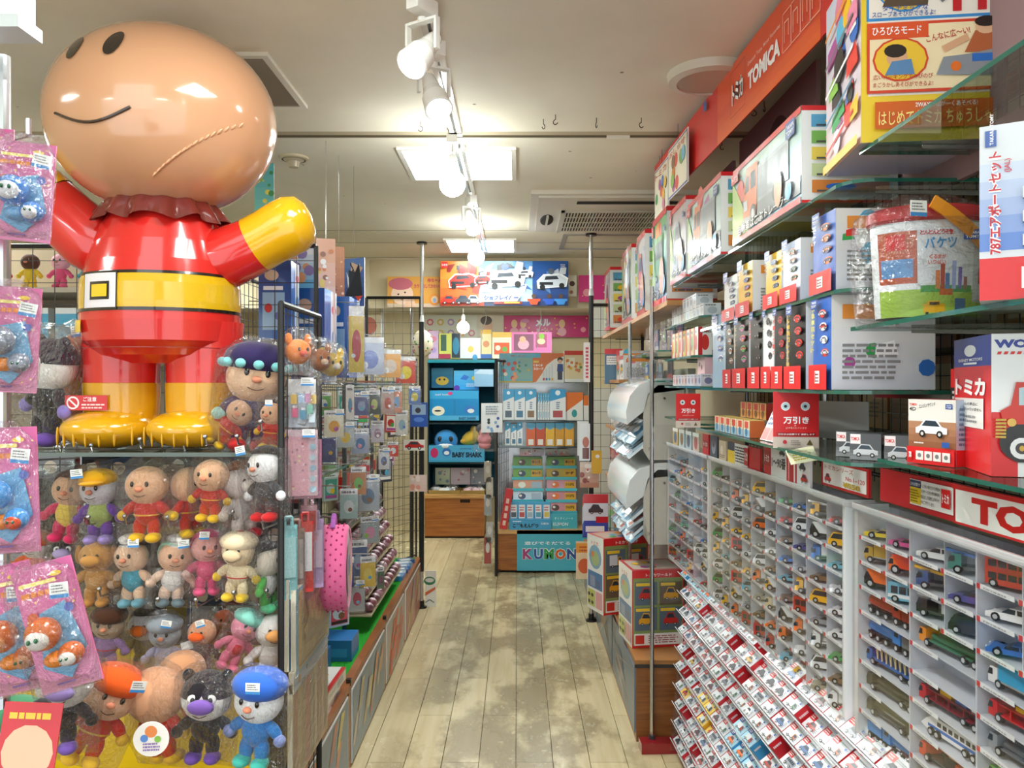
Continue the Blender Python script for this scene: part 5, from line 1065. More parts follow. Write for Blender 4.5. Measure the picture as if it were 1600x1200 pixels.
# boxes farther along under the shelves
for i, (D, z, w, h, c, lb) in enumerate(((4.85, .352, .3, .26, '5a8ab0', 'blue'), (4.5, .352, .28, .22, 'b04a3a', 'red'), (5.3, .352, .3, .3, '6aa05a', 'green'))):
    me = carton('boxed_toy', w, h, .2, lambda b, a, e: art(b, a, e, random.Random(i+5), c, 'ddd', 8, 'car'), cover(i), c=c); tag(put('boxed_toy', me, None, (.62, D, z), (0, 0, -PI/2)), lb+' boxed toy on the far part of the right platform', 'toy box', 'boxed toys on the far platform')
# far mid shelf of red boxes seen beside the posts
glass_shelf('far wooden side shelf with red boxed sets by the wire panel', .60, .95, 5.3, 4.5, .93, wood=True)
glass_shelf('far wooden middle shelf with small red boxes by the wire panel', .60, .95, 5.3, 4.5, 1.26, wood=True)
glass_shelf('far wooden upper shelf with mixed boxes by the wire panel', .58, .95, 5.3, 4.45, 1.555, wood=True)
rg = random.Random(9); k = 0
for z, hs in ((.932, .22), (1.262, .2), (1.557, .2)):
    for D in (5.15, 4.98, 4.8, 4.63):
        c = rg.choice(['c8302a', 'e8e6e0', '4a8ab0', 'd8502a', '6aa05a']); hh = hs*rg.uniform(.7, 1)
        me = carton('boxed_toy', .15, hh, .2, lambda b, a, e: (art(b, a, e, rg, c, 'e8e6e0', 4, 'car'), b.rc(0, e*.85, a, e, 'c8302a')), cover(k), c=c)
        tag(put('boxed_toy', me, None, (.62, D, z), (0, 0, -PI/2)), 'boxed toy, %s from the aisle end on the %s far wooden side shelf' % (ORD[k % 4], ('lowest', 'middle', 'upper')[k//4]), 'toy box', 'boxed toys on the far side shelves'); k += 1
# ================================================================ left: near gondola with plush and the inflatable
def lgrid(*a, **k): return grid(*a, **k)
lgrid('wire_panel', 'black wire side panel at the aisle corner of the plush rack', (-.558, 1.845, 0), PI/2, .355, 1.72, 0, .05, .05)
lgrid('wire_panel', 'black wire panel behind the hanging plush dolls', (-1.75, 2.22, 0), 0, 1.085, 1.36, 0, .075, .05, c='2a2a2c')
lgrid('wire_panel', 'tall black wire panel behind the inflatable figure', (-1.95, 2.66, 0), 0, 1.265, 2.0, 0, .075, .075)
# shelf under the inflatable
t = thing('display_shelf', 'glass shelf under the feet of the inflatable figure', 'shelf', (-1.45, 1.86, 1.366))
B('glass').box((0, 0, -.008), (.875, .33, 0)).obj('pane', t); B('gloss', '4d5a50').box((0, -.003, -.009), (.875, 0, .001)).obj('edge', t)
me = B('metal', '77797c').box((-.002, .02, -.03), (.002, .33, -.009)).mesh('bracket')
for x in (.03, .4, .84): put('bracket', me, t, (x, 0, 0))
o = B('matte', '2c2826').box((-1.95, 2.55, .0), (-.69, 2.56, 1.36)).obj('dark_backing', None); tag(o, 'added dark board standing in for the shade behind the plush dolls', 'board')  # dark sheet added for the shade between the hanging plush
# ---- giant inflatable figure (plain face)
S = 2.0/FPX
t = thing('inflatable_figure', 'giant inflatable figure, peach ball head, red suit, yellow belt, gloves and boots, arms raised', 'inflatable', (-.92, 2.02, 1.367), 0)
b = B('vinyl', 'd09a74')
b.ell((.006, 0, .838), (.284, .25, .240), 48, 30)
b.obj('head', t)
hd = t.children[-1] if t.children else t
q = B('vinyl', '231a16')
def onhead(x, z, rx, rz, tilt=0, c='231a16', k=.0012):   # small flat print wrapped on the head
    vs = []; n = 20
    def P(x, z):
        nx, nz = (x-.006)/.284, z/.240; s_ = max(0, 1-nx*nx-nz*nz); return (x, -math.sqrt(s_)*.25-k, .838+z)
    ct, st = math.cos(tilt), math.sin(tilt); vs.append(P(x, z))
    for rr in (.5, 1):
        for i in range(n): a = 2*PI*i/n; u, v = rx*rr*math.cos(a), rz*rr*math.sin(a); vs.append(P(x+u*ct-v*st, z+u*st+v*ct))
    q.add(vs, [(0, 1+(i+1) % n, 1+i) for i in range(n)]+[(1+i, 1+(i+1) % n, 1+n+(i+1) % n, 1+n+i) for i in range(n)][::1], c)
onhead(-.115, .112, .018, .033, -.2, k=.003); q.obj('eye', t); q = B('vinyl', '231a16'); onhead(-.010, .112, .020, .035, -.25, k=.003); q.obj('eye', t)
q = B('vinyl', '2a1a14')
def headpt(x, z, k=.003):
    nx, nz = (x-.006)/.284, z/.240; return Vector((x, -math.sqrt(max(0, 1-nx*nx-nz*nz))*.25-k, .838+z))
q.tube([headpt(-.155+.196*i/12, -.045-.030*math.sin(PI*i/12)) for i in range(13)], .0035, 6); q.obj('mouth', t)
# welded seam ridges low on the head
q = B('vinyl', 'dba47a')
for i in range(26):
    a = -.15+i*.055; x = .10+.10*math.sin(a)+.0; z = -.20+.13*(1-math.cos(a))+i*.0; p = headpt(min(x+.02, .27), z, .0)
    if i < 16: q.ell(headpt(.06+.0125*i, -.175+.0085*i, 0), (.0035, .004, .010), 6, 4, rot=(0, .75, 0))
stuff(q.obj('seam_pucker', t))
def lat(prof, part, c, sx=1, sy=.8, n=40, ce=(0, 0, 0), m='vinyl', parent=t): q = B(m, c); q.lathe(prof, n, sx=sx, sy=sy, ce=ce); return q.obj(part, parent)
q = B('vinyl', '6d2620'); n_ = 96; vs = []
for j, (r_, z_, a_) in enumerate(((.115, .650, 0), (.135, .625, .004), (.152, .598, .010), (.165, .575, .014))):
    for i in range(n_): th = 2*PI*i/n_; rr = r_+a_*math.sin(th*15); vs.append((rr*math.cos(th), rr*math.sin(th)*.85, z_+a_*.6*math.cos(th*9)))
q.smooth = True; q.add(vs, [(j*n_+i, j*n_+(i+1) % n_, (j+1)*n_+(i+1) % n_, (j+1)*n_+i) for j in range(3) for i in range(n_)]); q.obj('frill', t); lat([(.12, .62), (.125, .69)], 'collar', 'c82a20', sy=.8)
torso = [(r*.93, z-.01) for r, z in [(.0, .222), (.10, .225), (.165, .245), (.206, .28), (.213, .33), (.212, .38), (.207, .43), (.195, .48), (.178, .53), (.158, .58), (.13, .63), (.09, .67), (0, .70)]]
lat(torso, 'torso', 'd22822')
k_ = lambda L: [(r*.93, z-.01) for r, z in L]
lat(k_([(.2135, .358), (.2145, .375), (.2125, .42), (.2085, .44)]), 'belt', 'd9ac14'); lat(k_([(.2145, .350), (.2150, .358)]), 'belt_edge', '1d1612'); lat(k_([(.2095, .440), (.2075, .447)]), 'belt_edge', '1d1612')
q = B('vinyl', 'e9e3e6')
def ont(x, z, k): # torso surface front at height z
    r = (.2145-(z-.36)*.05)*.93+k; return (x, -math.sqrt(max(0, r*r-x*x))*.8, z-.01)
def patch(x0, x1, z0, z1, c, k):
    n = 8; vs = []
    for i in range(n+1):
        x = x0+(x1-x0)*i/n; vs += [ont(x, z0, k), ont(x, z1, k)]
    q.add(vs, [(2*i, 2*i+2, 2*i+3, 2*i+1) for i in range(n)], c)
patch(-.135, -.035, .352, .445, '1d1612', .002); patch(-.132, -.038, .357, .440, 'e6dfe4', .003); patch(-.112, -.055, .376, .420, '1d1612', .004); patch(-.106, -.061, .383, .413, 'eec21c', .005); q.obj('buckle', t)
q = B('vinyl', 'eec21c'); patch(-.187, -.145, .300, .330, 'f0c520', .004)
q.obj('oval_patch', t)
for sx_ in (-1, 1):
    cx = -.102 if sx_ < 0 else .110
    lat([(.0, .02), (.082, .03), (.089, .06), (.091, .13), (.093, .20), (.097, .27), (.10, .32)], 'leg', 'd22822', ce=(cx, 0, 0), sy=.9)
    lat([(.084, .03), (.0915, .06), (.0935, .12), (.0945, .165), (.093, .166)], 'boot', 'd49a12', ce=(cx, 0, 0), sy=.9)
    q = B('vinyl', 'dca312'); q.ell((cx-.010, -.035, .050), (.108, .125, .050), 30, 14, fn=lambda p: Vector((math.copysign(abs(p.x)**.85, p.x)*(1+.02*math.cos(9*p.x)), p.y, p.z))); 
    for i in range(7): xx = cx-.10+.03*i; q.ell((xx, -.035-.118*math.sqrt(max(0, 1-((xx-cx+.012)/.118)**2)), .035), (.003, .006, .024), 6, 6)
    q.obj('foot', t)
def limb(part, pts, c, n=22):   # pts: (centre, radius) chain, smooth swept ellipsoid
    q = B('vinyl', c); vs = []; k = len(pts)
    for i, (p, r) in enumerate(pts):
        p = Vector(p); d = (Vector(pts[min(i+1, k-1)][0])-Vector(pts[max(i-1, 0)][0])).normalized(); a = Vector((0, 1, 0)); a = (a-d*a.dot(d)).normalized(); bb = d.cross(a)
        for j in range(n): th = 2*PI*j/n; vs.append(p+a*math.cos(th)*r*.9+bb*math.sin(th)*r)
    q.smooth = True; q.add(vs, [(i*n+j, i*n+(j+1) % n, (i+1)*n+(j+1) % n, (i+1)*n+j) for i in range(k-1) for j in range(n)]); return q.obj(part, t)
limb('arm', [((.05, 0, .475), .05), ((.11, 0, .478), .080), ((.17, -.005, .488), .080), ((.22, -.01, .508), .075), ((.25, -.012, .522), .073)], 'd22822')
limb('glove', [((.247, -.012, .521), .0735), ((.285, -.014, .541), .073), ((.32, -.016, .560), .075), ((.35, -.018, .575), .074), ((.375, -.02, .585), .062), ((.389, -.02, .590), .038), ((.394, -.02, .592), .0)], 'e2a90e')
limb('arm', [((-.06, 0, .50), .05), ((-.12, 0, .505), .082), ((-.18, -.005, .535), .083), ((-.235, -.01, .585), .078), ((-.28, -.012, .63), .074)], 'd22822')
limb('glove', [((-.278, -.012, .629), .0745), ((-.32, -.014, .665), .074), ((-.35, -.016, .70), .076), ((-.37, -.018, .72), .06), ((-.378, -.018, .73), 0)], 'e2a90e')
q = B('vinyl', '8c1512'); q.tube([ont(-.2+.4*i/16, .262, -.012) for i in range(17)], .0012, 4); q.obj('seam', t)
b = B('print', 'c8262a'); b.box((0, 0, 0), (.105, .001, .037)); b.frame((0, 0, 0), (1, 0, 0), (0, 0, 1)); b.dc(.02, .0185, .016, 'f2e8e4'); b.dc(.02, .0185, .012, 'c8262a'); b.ln([(.011, .027), (.029, .010)], .004, 'f2e8e4'); b.tx('ご注意', .046, .022, .011, 'fff', bold=.008); b.bars(.042, .003, .1, .018, 2, 'f0c8c4')
b.obj('warning_label', t, (-.197, -.092, .098), (0, 0, math.radians(0)))

# ---- plush dolls
DC = {}
def plush(name, label, loc, h, skin='e9c09c', suit='c8302a', limb_=None, foot='e8b83a', hair=None, hat=None, ears=None, muzzle=None, mask=None, rot=(0, 0, 0), group=None, bag=True, tagc=True, cat='plush doll', brows=False, belly=None, hand=None, fat=1.0, head=1.0, hook=False, belt=None):
    t = thing(name, label, cat, loc, group=group, rot=rot); limb_ = limb_ or suit; hand = hand or limb_
    R_ = lambda v: tuple(x*h for x in v); hr = .245*head; hz = .72
    q = B('fabric', skin); q.ell(R_((0, 0, hz)), R_((hr, hr*.85, hr*.92)), 20, 13)
    q.obj('head', t)
    hd = bpy.data.objects[t.children[0].name] if t.children else None
    # find head: last linked object
    hd = [o for o in COL.objects[-3:] if o.parent == t and o.name.startswith('head')][-1]
    for s in (-1, 1):
        e = B('gloss', '1a1614'); e.ell(R_((s*hr*.34, -hr*.80, hz+hr*.15)), R_((.026, .014, .036)), 8, 6); e.obj('eye', hd)
        if muzzle == 'big' or mask: w_ = B('fabric', 'f4f2ee'); w_.ell(R_((s*hr*.36, -hr*.75, hz+hr*.18)), R_((.055, .014, .055)), 10, 6); w_.obj('eye_patch', hd)
    n = B('fabric', muzzle if muzzle and muzzle != 'big' else 'd98a6a'); n.ell(R_((0, -hr*.88, hz-hr*.08)), R_((.05, .04, .035) if not muzzle else (.15, .06, .085)), 10, 7); n.obj('nose' if not muzzle else 'muzzle', hd)
    m_ = B('fabric', '4a2620'); m_.tube([Vector(R_((-.075+.15*i/6, -hr*(.86 if not muzzle else 1.02)+.02*abs(i-3)/3, hz-hr*.36-.022*math.sin(PI*i/6)))) for i in range(7)], .005*h, 4); m_.obj('mouth', hd)
    if mask: k = B('fabric', mask); k.ell(R_((0, .012, hz+.035)), R_((hr*1.04, hr*.88, hr*.93)), 18, 10, fn=lambda p: Vector((p.x, p.y, max(p.z, .0)))); k.obj('mask', hd)
    if hair: k = B('fabric', hair); k.ell(R_((0, .03, hz+.05)), R_((hr*1.07, hr*.95, hr*.98)), 18, 10, fn=lambda p: Vector((p.x, p.y if p.z > .35 or p.y > 0 else abs(p.y)*.4, p.z if p.z > -.5 else -.5))); k.obj('hair', hd)
    if hat:
        k = B('fabric', hat[0]); 
        if hat[1] == 'chef': k.ell(R_((0, 0, hz+hr*1.05)), R_((.17, .16, .075)), 14, 8); k.cyl(R_((0, 0, hz+hr*.55)), R_((0, 0, hz+hr*1.05)), .15*h, .15*h, 14)
        elif hat[1] == 'cap': k.ell(R_((.0, -.01, hz+hr*.55)), R_((hr*.98, hr*.95, hr*.62)), 16, 8); k.ell(R_((.04, -hr*.9, hz+hr*.42)), R_((.16, .13, .03)), 12, 6)
        elif hat[1] == 'cone': k.ell(R_((0, 0, hz+hr*.55)), R_((hr*1.25, hr*1.1, .06)), 18, 6); k.cyl(R_((0, 0, hz+hr*.5)), R_((.03, 0, hz+hr*1.65)), hr*1.0*h, .02*h, 16)
        elif hat[1] == 'round': k.ell(R_((0, 0, hz+hr*.62)), R_((hr*1.15, hr*1.05, hr*.65)), 16, 8)
        k.obj('hat', hd)
        if len(hat) > 2: k = B('fabric', hat[2]); [k.ell(R_((math.cos(a)*hr*1.15, math.sin(a)*hr*1.05, hz+hr*.42)), R_((.05, .05, .045)), 8, 6) for a in [i*PI/6 for i in range(12)]]; k.obj('hat_trim', hd)['kind'] = 'stuff'
    if ears:
        for s in (-1, 1):
            k = B('fabric', ears[0]); 
            if ears[1] == 'round': k.ell(R_((s*hr*.75, 0, hz+hr*.85)), R_((.075, .045, .08)), 10, 8)
            elif ears[1] == 'long': k.ell(R_((s*hr*.5, 0, hz+hr*1.45)), R_((.06, .035, .19)), 10, 8, rot=(0, s*.25, 0))
            elif ears[1] == 'flop': k.ell(R_((s*hr*1.0, -.01, hz+hr*.15)), R_((.05, .06, .14)), 10, 8)
            k.obj('ear', hd)
    q = B('fabric', suit); q.ell(R_((0, 0, .40)), R_((.165*fat, .125*fat, .20)), 16, 10); q.obj('torso', t)
    if belly: k = B('fabric', belly); k.ell(R_((0, -.03, .38)), R_((.12*fat, .105*fat, .14)), 12, 8); k.obj('belly', t)
    if belt: k = B('fabric', belt); k.ell(R_((0, 0, .35)), R_((.172*fat, .132*fat, .03)), 16, 6); k.obj('belt', t)
    for s in (-1, 1):
        k = B('fabric', limb_); k.ell(R_((s*.21, -.02, .43)), R_((.13, .062, .065)), 12, 8, rot=(0, s*.75, 0)); k.ell(R_((s*.30, -.035, .335)), R_((.068, .062, .068)), 10, 8, c=hand); k.obj('arm', t)
        k = B('fabric', limb_); k.ell(R_((s*.09, -.01, .18)), R_((.082, .08, .14)), 12, 8); k.ell(R_((s*.105, -.06, .06)), R_((.095, .125, .068)), 12, 8, c=foot); k.obj('leg', t)
    if bag:
        i = R.randrange(5); put('bag', bagmesh(i), t, (0, -.01*h, 1.12*h), (0, 0, R.uniform(-.3, .3)), (.74*h*head**.5, .5*h, 1.14*h))
    if tagc and R.random() < .5: put('price_tag', tagmesh(), t, (R.uniform(-.2, .3)*h, -.29*h, (hz+.24)*h), (0, R.uniform(-.3, .3), .2), (.15*h, .15*h, .12*h))
    if hook:
        k = B('metal', 'b8babc'); k.cyl((0, -.02, 1.16*h), (0, .25, 1.16*h), .0022, n=6); k.cyl((0, -.02, 1.16*h), (0, -.03, 1.2*h), .0022, n=6); 
    return t
_hk = None
def prong(x, y0, y1, z, label=''):
    global _hk
    if _hk is None:
        k = B('metal', 'b8babc'); k.cyl((0, 0, 0), (0, .30, -.02), .0026, n=6); k.cyl((0, 0, 0), (0, -.008, .018), .0026, n=6); k.ell((0, -.008, .02), (.006, .006, .006), 8, 6); k.box((-.012, .29, -.03), (.012, .3, .0)); _hk = k.mesh('display_hook')
    tag(put('display_hook', _hk, None, (x, y0, z)), label, 'hook', 'chrome display hooks')
def pl(px, py, hpx, D, label, rz=0, roll=0, hook=True, **k):
    """plush whose figure centre shows at (px,py) with total height hpx pixels"""
    h = hpx*D/FPX*(.9 if hook else 1); c = F(px, py, D); 
    M = Euler((0, roll, rz)).to_matrix(); o = c-M @ Vector((0, 0, .5*h))
    if hook: prong(c.x, D-.03, 0, c.z+.72*h, 'chrome hook above the '+' '.join(label.split(',')[0].split()[:12]))
    return plush('plush_doll', label, o, h, rot=(0, roll, rz), **k)
GA, GB_, GC, GD = 'plush dolls on the shelf by the inflatable', 'bagged plush dolls in the upper hanging row', 'bagged plush dolls in the middle hanging row', 'bagged plush dolls in the lower hanging row'
RED = dict(skin='e6b28a', suit='c8281f', foot='e3b52a', hand='e3b52a', belt='e3a52a')
pl(78, 610, 170, 1.98, 'black and purple plush doll with white lower face, standing left of the inflatable', -.5, .1, hook=False, skin='e6e2da', mask='2a1c30', suit='1c1a20', limb_='1f1c24', foot='6a4a9a', ears=('2a1c30', 'round'), group=GA, hand='8a7ac0')
pl(122, 585, 140, 2.09, 'orange plush doll behind the black and purple one, beside the inflatable leg', -.2, 0, hook=False, skin='e8a080', suit='d8602a', foot='d8602a', group=GA)
pl(396, 625, 160, 1.96, 'plush doll in a dark violet hat with turquoise trim, right of the inflatable', .35, .12, hook=False, skin='e9c09c', suit='3a2a5a', limb_='3a2a5a', hand='9ad8d0', foot='c82a2a', hat=('2f2550', 'round', '7fc8c8'), group=GA, head=1.15)
pl(362, 660, 88, 1.93, 'red and yellow plush doll lying against the inflatable boot', .2, .7, hook=False, **RED, group=GA)
pl(424, 664, 78, 1.90, 'small red plush doll at the shelf end beside the wire panel', -.3, .1, hook=False, **RED, group=GA)
# upper hanging row
pl(62, 795, 120, 2.08, 'dark plush doll with a lilac foot, first in the upper row beside the pink cards', .2, 0, skin='4a4448', suit='2b2a30', foot='9a86b8', group=GB_)
pl(108, 790, 125, 1.96, 'plush doll with brown hair, yellow top and pink trousers', .1, .12, skin='dba987', suit='e0c04a', limb_='d0305f', foot='d0305f', hair='4a2418', group=GB_)
pl(156, 790, 130, 1.93, 'plush doll with a yellow cap, green shirt and purple trousers', -.1, -.05, skin='c8c2c6', suit='9aa85a', limb_='6a3a9a', foot='a088c8', hat=('e8a81e', 'cap'), belly='9aa85a', group=GB_)
pl(230, 785, 135, 1.90, 'peach-faced plush doll in red with yellow boots, front centre of the upper row', 0, 0, **RED, group=GB_, head=1.1)
pl(262, 778, 125, 2.04, 'peach-faced plush doll in red tucked behind the front centre one', .5, .1, **RED, group=GB_, head=1.1)
pl(297, 782, 125, 1.94, 'red-suited plush doll facing sideways right of the centre one', 1.1, 0, **RED, group=GB_, head=1.1)
pl(330, 765, 110, 1.88, 'peach-faced plush doll with folded yellow hands, in red, upper row', -.15, .05, **RED, group=GB_, head=1.15)
pl(379, 780, 135, 1.92, 'cream plush dog with a brown patch, upper row', .9, -.05, skin='ddcfc4', suit='d8ccc4', foot='c8303a', hair='8a5230', group=GB_, muzzle='e8ddd0')
pl(415, 755, 130, 1.86, 'black-haired pale plush doll with red shorts, last in the upper row', -.5, -.08, skin='e6e4e2', suit='3a3a3e', limb_='3a3a3e', hand='f0f0f0', foot='c82a2a', hair='1e2226', group=GB_)
# middle row
pl(52, 872, 95, 2.05, 'orange and white plush doll partly behind the pink cards', .1, .2, skin='e8e0d8', suit='d8602a', foot='d8602a', hat=('d8602a', 'round'), group=GC)
pl(106, 880, 105, 2.0, 'black plush doll with round white eyes and lilac muzzle, middle row', .1, 0, skin='221f24', suit='1e1c22', foot='8a7ab8', muzzle='a898c0', ears=('221f24', 'round'), mask='221f24', group=GC)
pl(151, 893, 118, 1.92, 'tan plush dog standing with brown nose, middle row', .1, 0, skin='c08a4a', suit='c08a4a', foot='c08a4a', muzzle='c08a4a', ears=('b07a3c', 'flop'), belly='c9965a', group=GC)
pl(172, 878, 110, 2.08, 'darker brown plush dog behind the tan one', .1, 0, skin='6a4020', suit='7a4a28', foot='7a4a28', muzzle='7a4a28', group=GC)
pl(207, 893, 120, 1.92, 'plush baker in a white hat and blue dungarees', -.1, -.06, skin='eec6a4', suit='3f9ab0', limb_='eec6a4', foot='6fa0b0', hat=('e9e4dc', 'chef'), hair='1e1a1a', group=GC, belly='3f9ab0')
pl(272, 893, 118, 1.92, 'plush old baker in a white apron with pale green hair', .4, .12, skin='e8b898', suit='e4e0da', limb_='e8c8b0', foot='6a7a80', hat=('ece8e2', 'chef'), hair='a8d8b8', group=GC)
pl(324, 878, 112, 1.93, 'all pink baby plush doll in a hood, middle row', .5, .05, skin='e8a8a0', suit='d8587f', limb_='d8587f', foot='d8587f', hair='d8587f', hand='f0c8b8', group=GC)
pl(372, 885, 118, 1.90, 'cream plush doll with round eye patches, yellow mittens and boots', -.1, .05, skin='ead0a8', suit='ead8b0', limb_='ead8b0', hand='e8c23a', foot='e8c23a', muzzle='ead0a8', hat=('f0dcb8', 'round'), belt='c82a2a', group=GC)
pl(342, 865, 80, 2.08, 'pink plush rabbit behind the baby doll', .2, 0, skin='e08aa8', suit='d8587f', foot='d8587f', ears=('e08aa8', 'long'), group=GC)
pl(418, 900, 120, 1.93, 'green plush doll with black hair and white collar beside the wire panel', 1.4, 0, skin='e0d4c0', suit='e8e6e0', limb_='4aa84a', foot='5ac08a', hair='1e1c1c', group=GC)
# lower row
pl(168, 998, 110, 1.92, 'plush doll in a brown hat and lilac coat, lower row', .1, .08, skin='a89078', suit='8a6a9a', limb_='8a6a9a', foot='6a5a50', hat=('4a2c1c', 'round'), belt='b0303a', group=GD)
pl(226, 1000, 112, 2.0, 'white plush penguin with black hair and orange beak, lower row', 0, 0, skin='e8e8ea', suit='6a5a48', foot='8a6a4a', hair='1c1e22', muzzle='e8742a', group=GD)
pl(258, 1012, 108, 1.92, 'grey plush doll with a silver body in a shiny bag', .1, 0, skin='9aa0a8', suit='a8a4c0', foot='8a86a8', hat=('8a9098', 'round'), group=GD)
pl(316, 1008, 100, 1.92, 'peach plush doll with an orange nose and brown coat, lower row', -.1, 0, skin='e8a880', suit='5a2a20', foot='3a2a20', muzzle='e8642a', group=GD)
pl(345, 985, 80, 2.0, 'small orange and yellow plush doll behind a price ticket', .4, .3, skin='d86a3a', suit='c82a2a', foot='e8b83a', group=GD)
pl(374, 1000, 105, 1.90, 'pink plush doll with red belly and a large paper ticket', .6, .5, skin='e08aa0', suit='d8708a', foot='d8708a', belly='c8303a', hat=('8ad0c0', 'round'), group=GD)
pl(424, 1010, 125, 1.92, 'white plush duck with an orange foot beside the wire panel', .5, .1, skin='e8e2dc', suit='e4dcd8', foot='e8742a', muzzle='e0a060', group=GD)
pl(140, 1062, 60, 2.05, 'teal and cream plush doll low behind the front bin', 0, .6, skin='d8c8a8', suit='2f8a8a', foot='2f8a8a', group=GD)
# bottom bin of big plush
t = thing('yellow_bin', 'bright yellow bin full of large bagged plush dolls', 'bin', (-1.42, 1.42, 0)); me = None
B('plastic', 'd8b81c').box((0, .62, .1), (.765, .628, .845)).obj('back_panel', t); B('plastic', 'd8b81c').box((0, 0, .1), (.765, .008, .50)).obj('front_panel', t)
B('plastic', 'd8b81c').box((.757, 0, .1), (.765, .62, .5)).obj('side_panel', t); B('plastic', 'd8b81c').box((0, 0, .1), (.008, .62, .5)).obj('side_panel', t); B('plastic', 'c8a81a').box((0, 0, .09), (.765, .628, .1)).obj('base', t); B('plastic', '6a5a30').box((.01, .02, .0), (.74, .6, .09)).obj('foot', t)
GE = 'large bagged plush dolls in the yellow bin'
big = [(98, 1165, 230, 1.46, 'large black plush doll with lilac muzzle and white grin, leftmost in the yellow bin', .3, .1, dict(skin='e6e2da', mask='1e1a20', suit='1e1c22', limb_='1e1c22', foot='7a5ab0', ears=('1e1a20', 'round'), muzzle='9a84c0', head=1.15)),
 (158, 1185, 230, 1.56, 'large orange-haired plush doll in red, leaning in the yellow bin', .5, .45, dict(skin='eab894', suit='c8281f', foot='e8b83a', hand='e8b83a', hat=('e05a1e', 'round'), belt='e3a52a', head=1.1)),
 (247, 1185, 230, 1.60, 'large peach plush doll turned away, with a round paper tag', PI-.4, .15, dict(skin='d9a078', suit='c8281f', foot='e8b83a', hand='e8b83a', head=1.3)),
 (292, 1140, 180, 1.78, 'large peach plush doll lying at the back of the yellow bin', PI+.3, .3, dict(skin='d59a72', suit='c8281f', foot='e8b83a', hand='e8b83a', head=1.3)),
 (322, 1185, 215, 1.58, 'large black plush doll with purple muzzle in the middle of the yellow bin', .1, .05, dict(skin='e8e4dc', mask='1e1a20', suit='1e1c22', limb_='1e1c22', foot='6a4a9a', ears=('1e1a20', 'round'), muzzle='7a58a8', head=1.15)),
 (402, 1190, 225, 1.55, 'large blue and white plush doll with turquoise feet in the yellow bin', -.2, .1, dict(skin='eef0f0', suit='2f7fc8', limb_='2f7fc8', hand='8a9ad0', foot='4ab8a8', hat=('2f5fb8', 'round'), head=1.1))]
for px, py, hp, D, lb, rz, ro, k in big: pl(px, py-66, hp*.64, D+.06, lb, rz, ro, hook=False, group=GE, **k)
b = B('print', 'f0ece4'); b.cyl((0, 0, 0), (0, .002, 0), .032, n=24); b.frame((0, -.0003, 0), (1, 0, 0), (0, 0, 1)); b.dc(.0, .014, .011, 'e88a4a'); b.dc(-.012, .002, .007, '5a8ad0'); b.dc(.012, -.0, .006, '8ac04a'); b.bars(-.014, -.022, .018, -.005, 3, '8a6ab0')
tag(b.obj('round_tag', None, F(236, 1155, 1.44), (0, 0, .1)), 'round white paper tag with coloured dots on the turned peach doll', 'paper tag')
# small soft things at the far left bottom
b = B('print', 'c8323a'); b.box((0, 0, 0), (.09, .003, .12)); b.frame((0, 0, 0), (1, 0, 0), (0, 0, 1)); b.dc(.045, .04, .04, 'e8b898', ry=.045); b.bars(.01, .09, .08, .11, 1, 'f0c03a')
tag(b.obj('red_pouch', None, F(-10, 1215, 1.28), (-.1, .1, .15)), 'red pouch with a peach disc at the bottom left corner', 'pouch')
b = B('fabric', '3f7f5a'); b.ell((0, 0, 0), (.055, .04, .03), 16, 9); b.ell((-.02, -.025, .008), (.018, .015, .02), 10, 7, c='e8e8e0'); b.ell((.045, 0, -.005), (.02, .03, .03), 10, 7, c='2a2a2e')
tag(b.obj('soft_toy', None, F(20, 1115, 1.33)), 'green and white soft toy above the red pouch', 'soft toy')
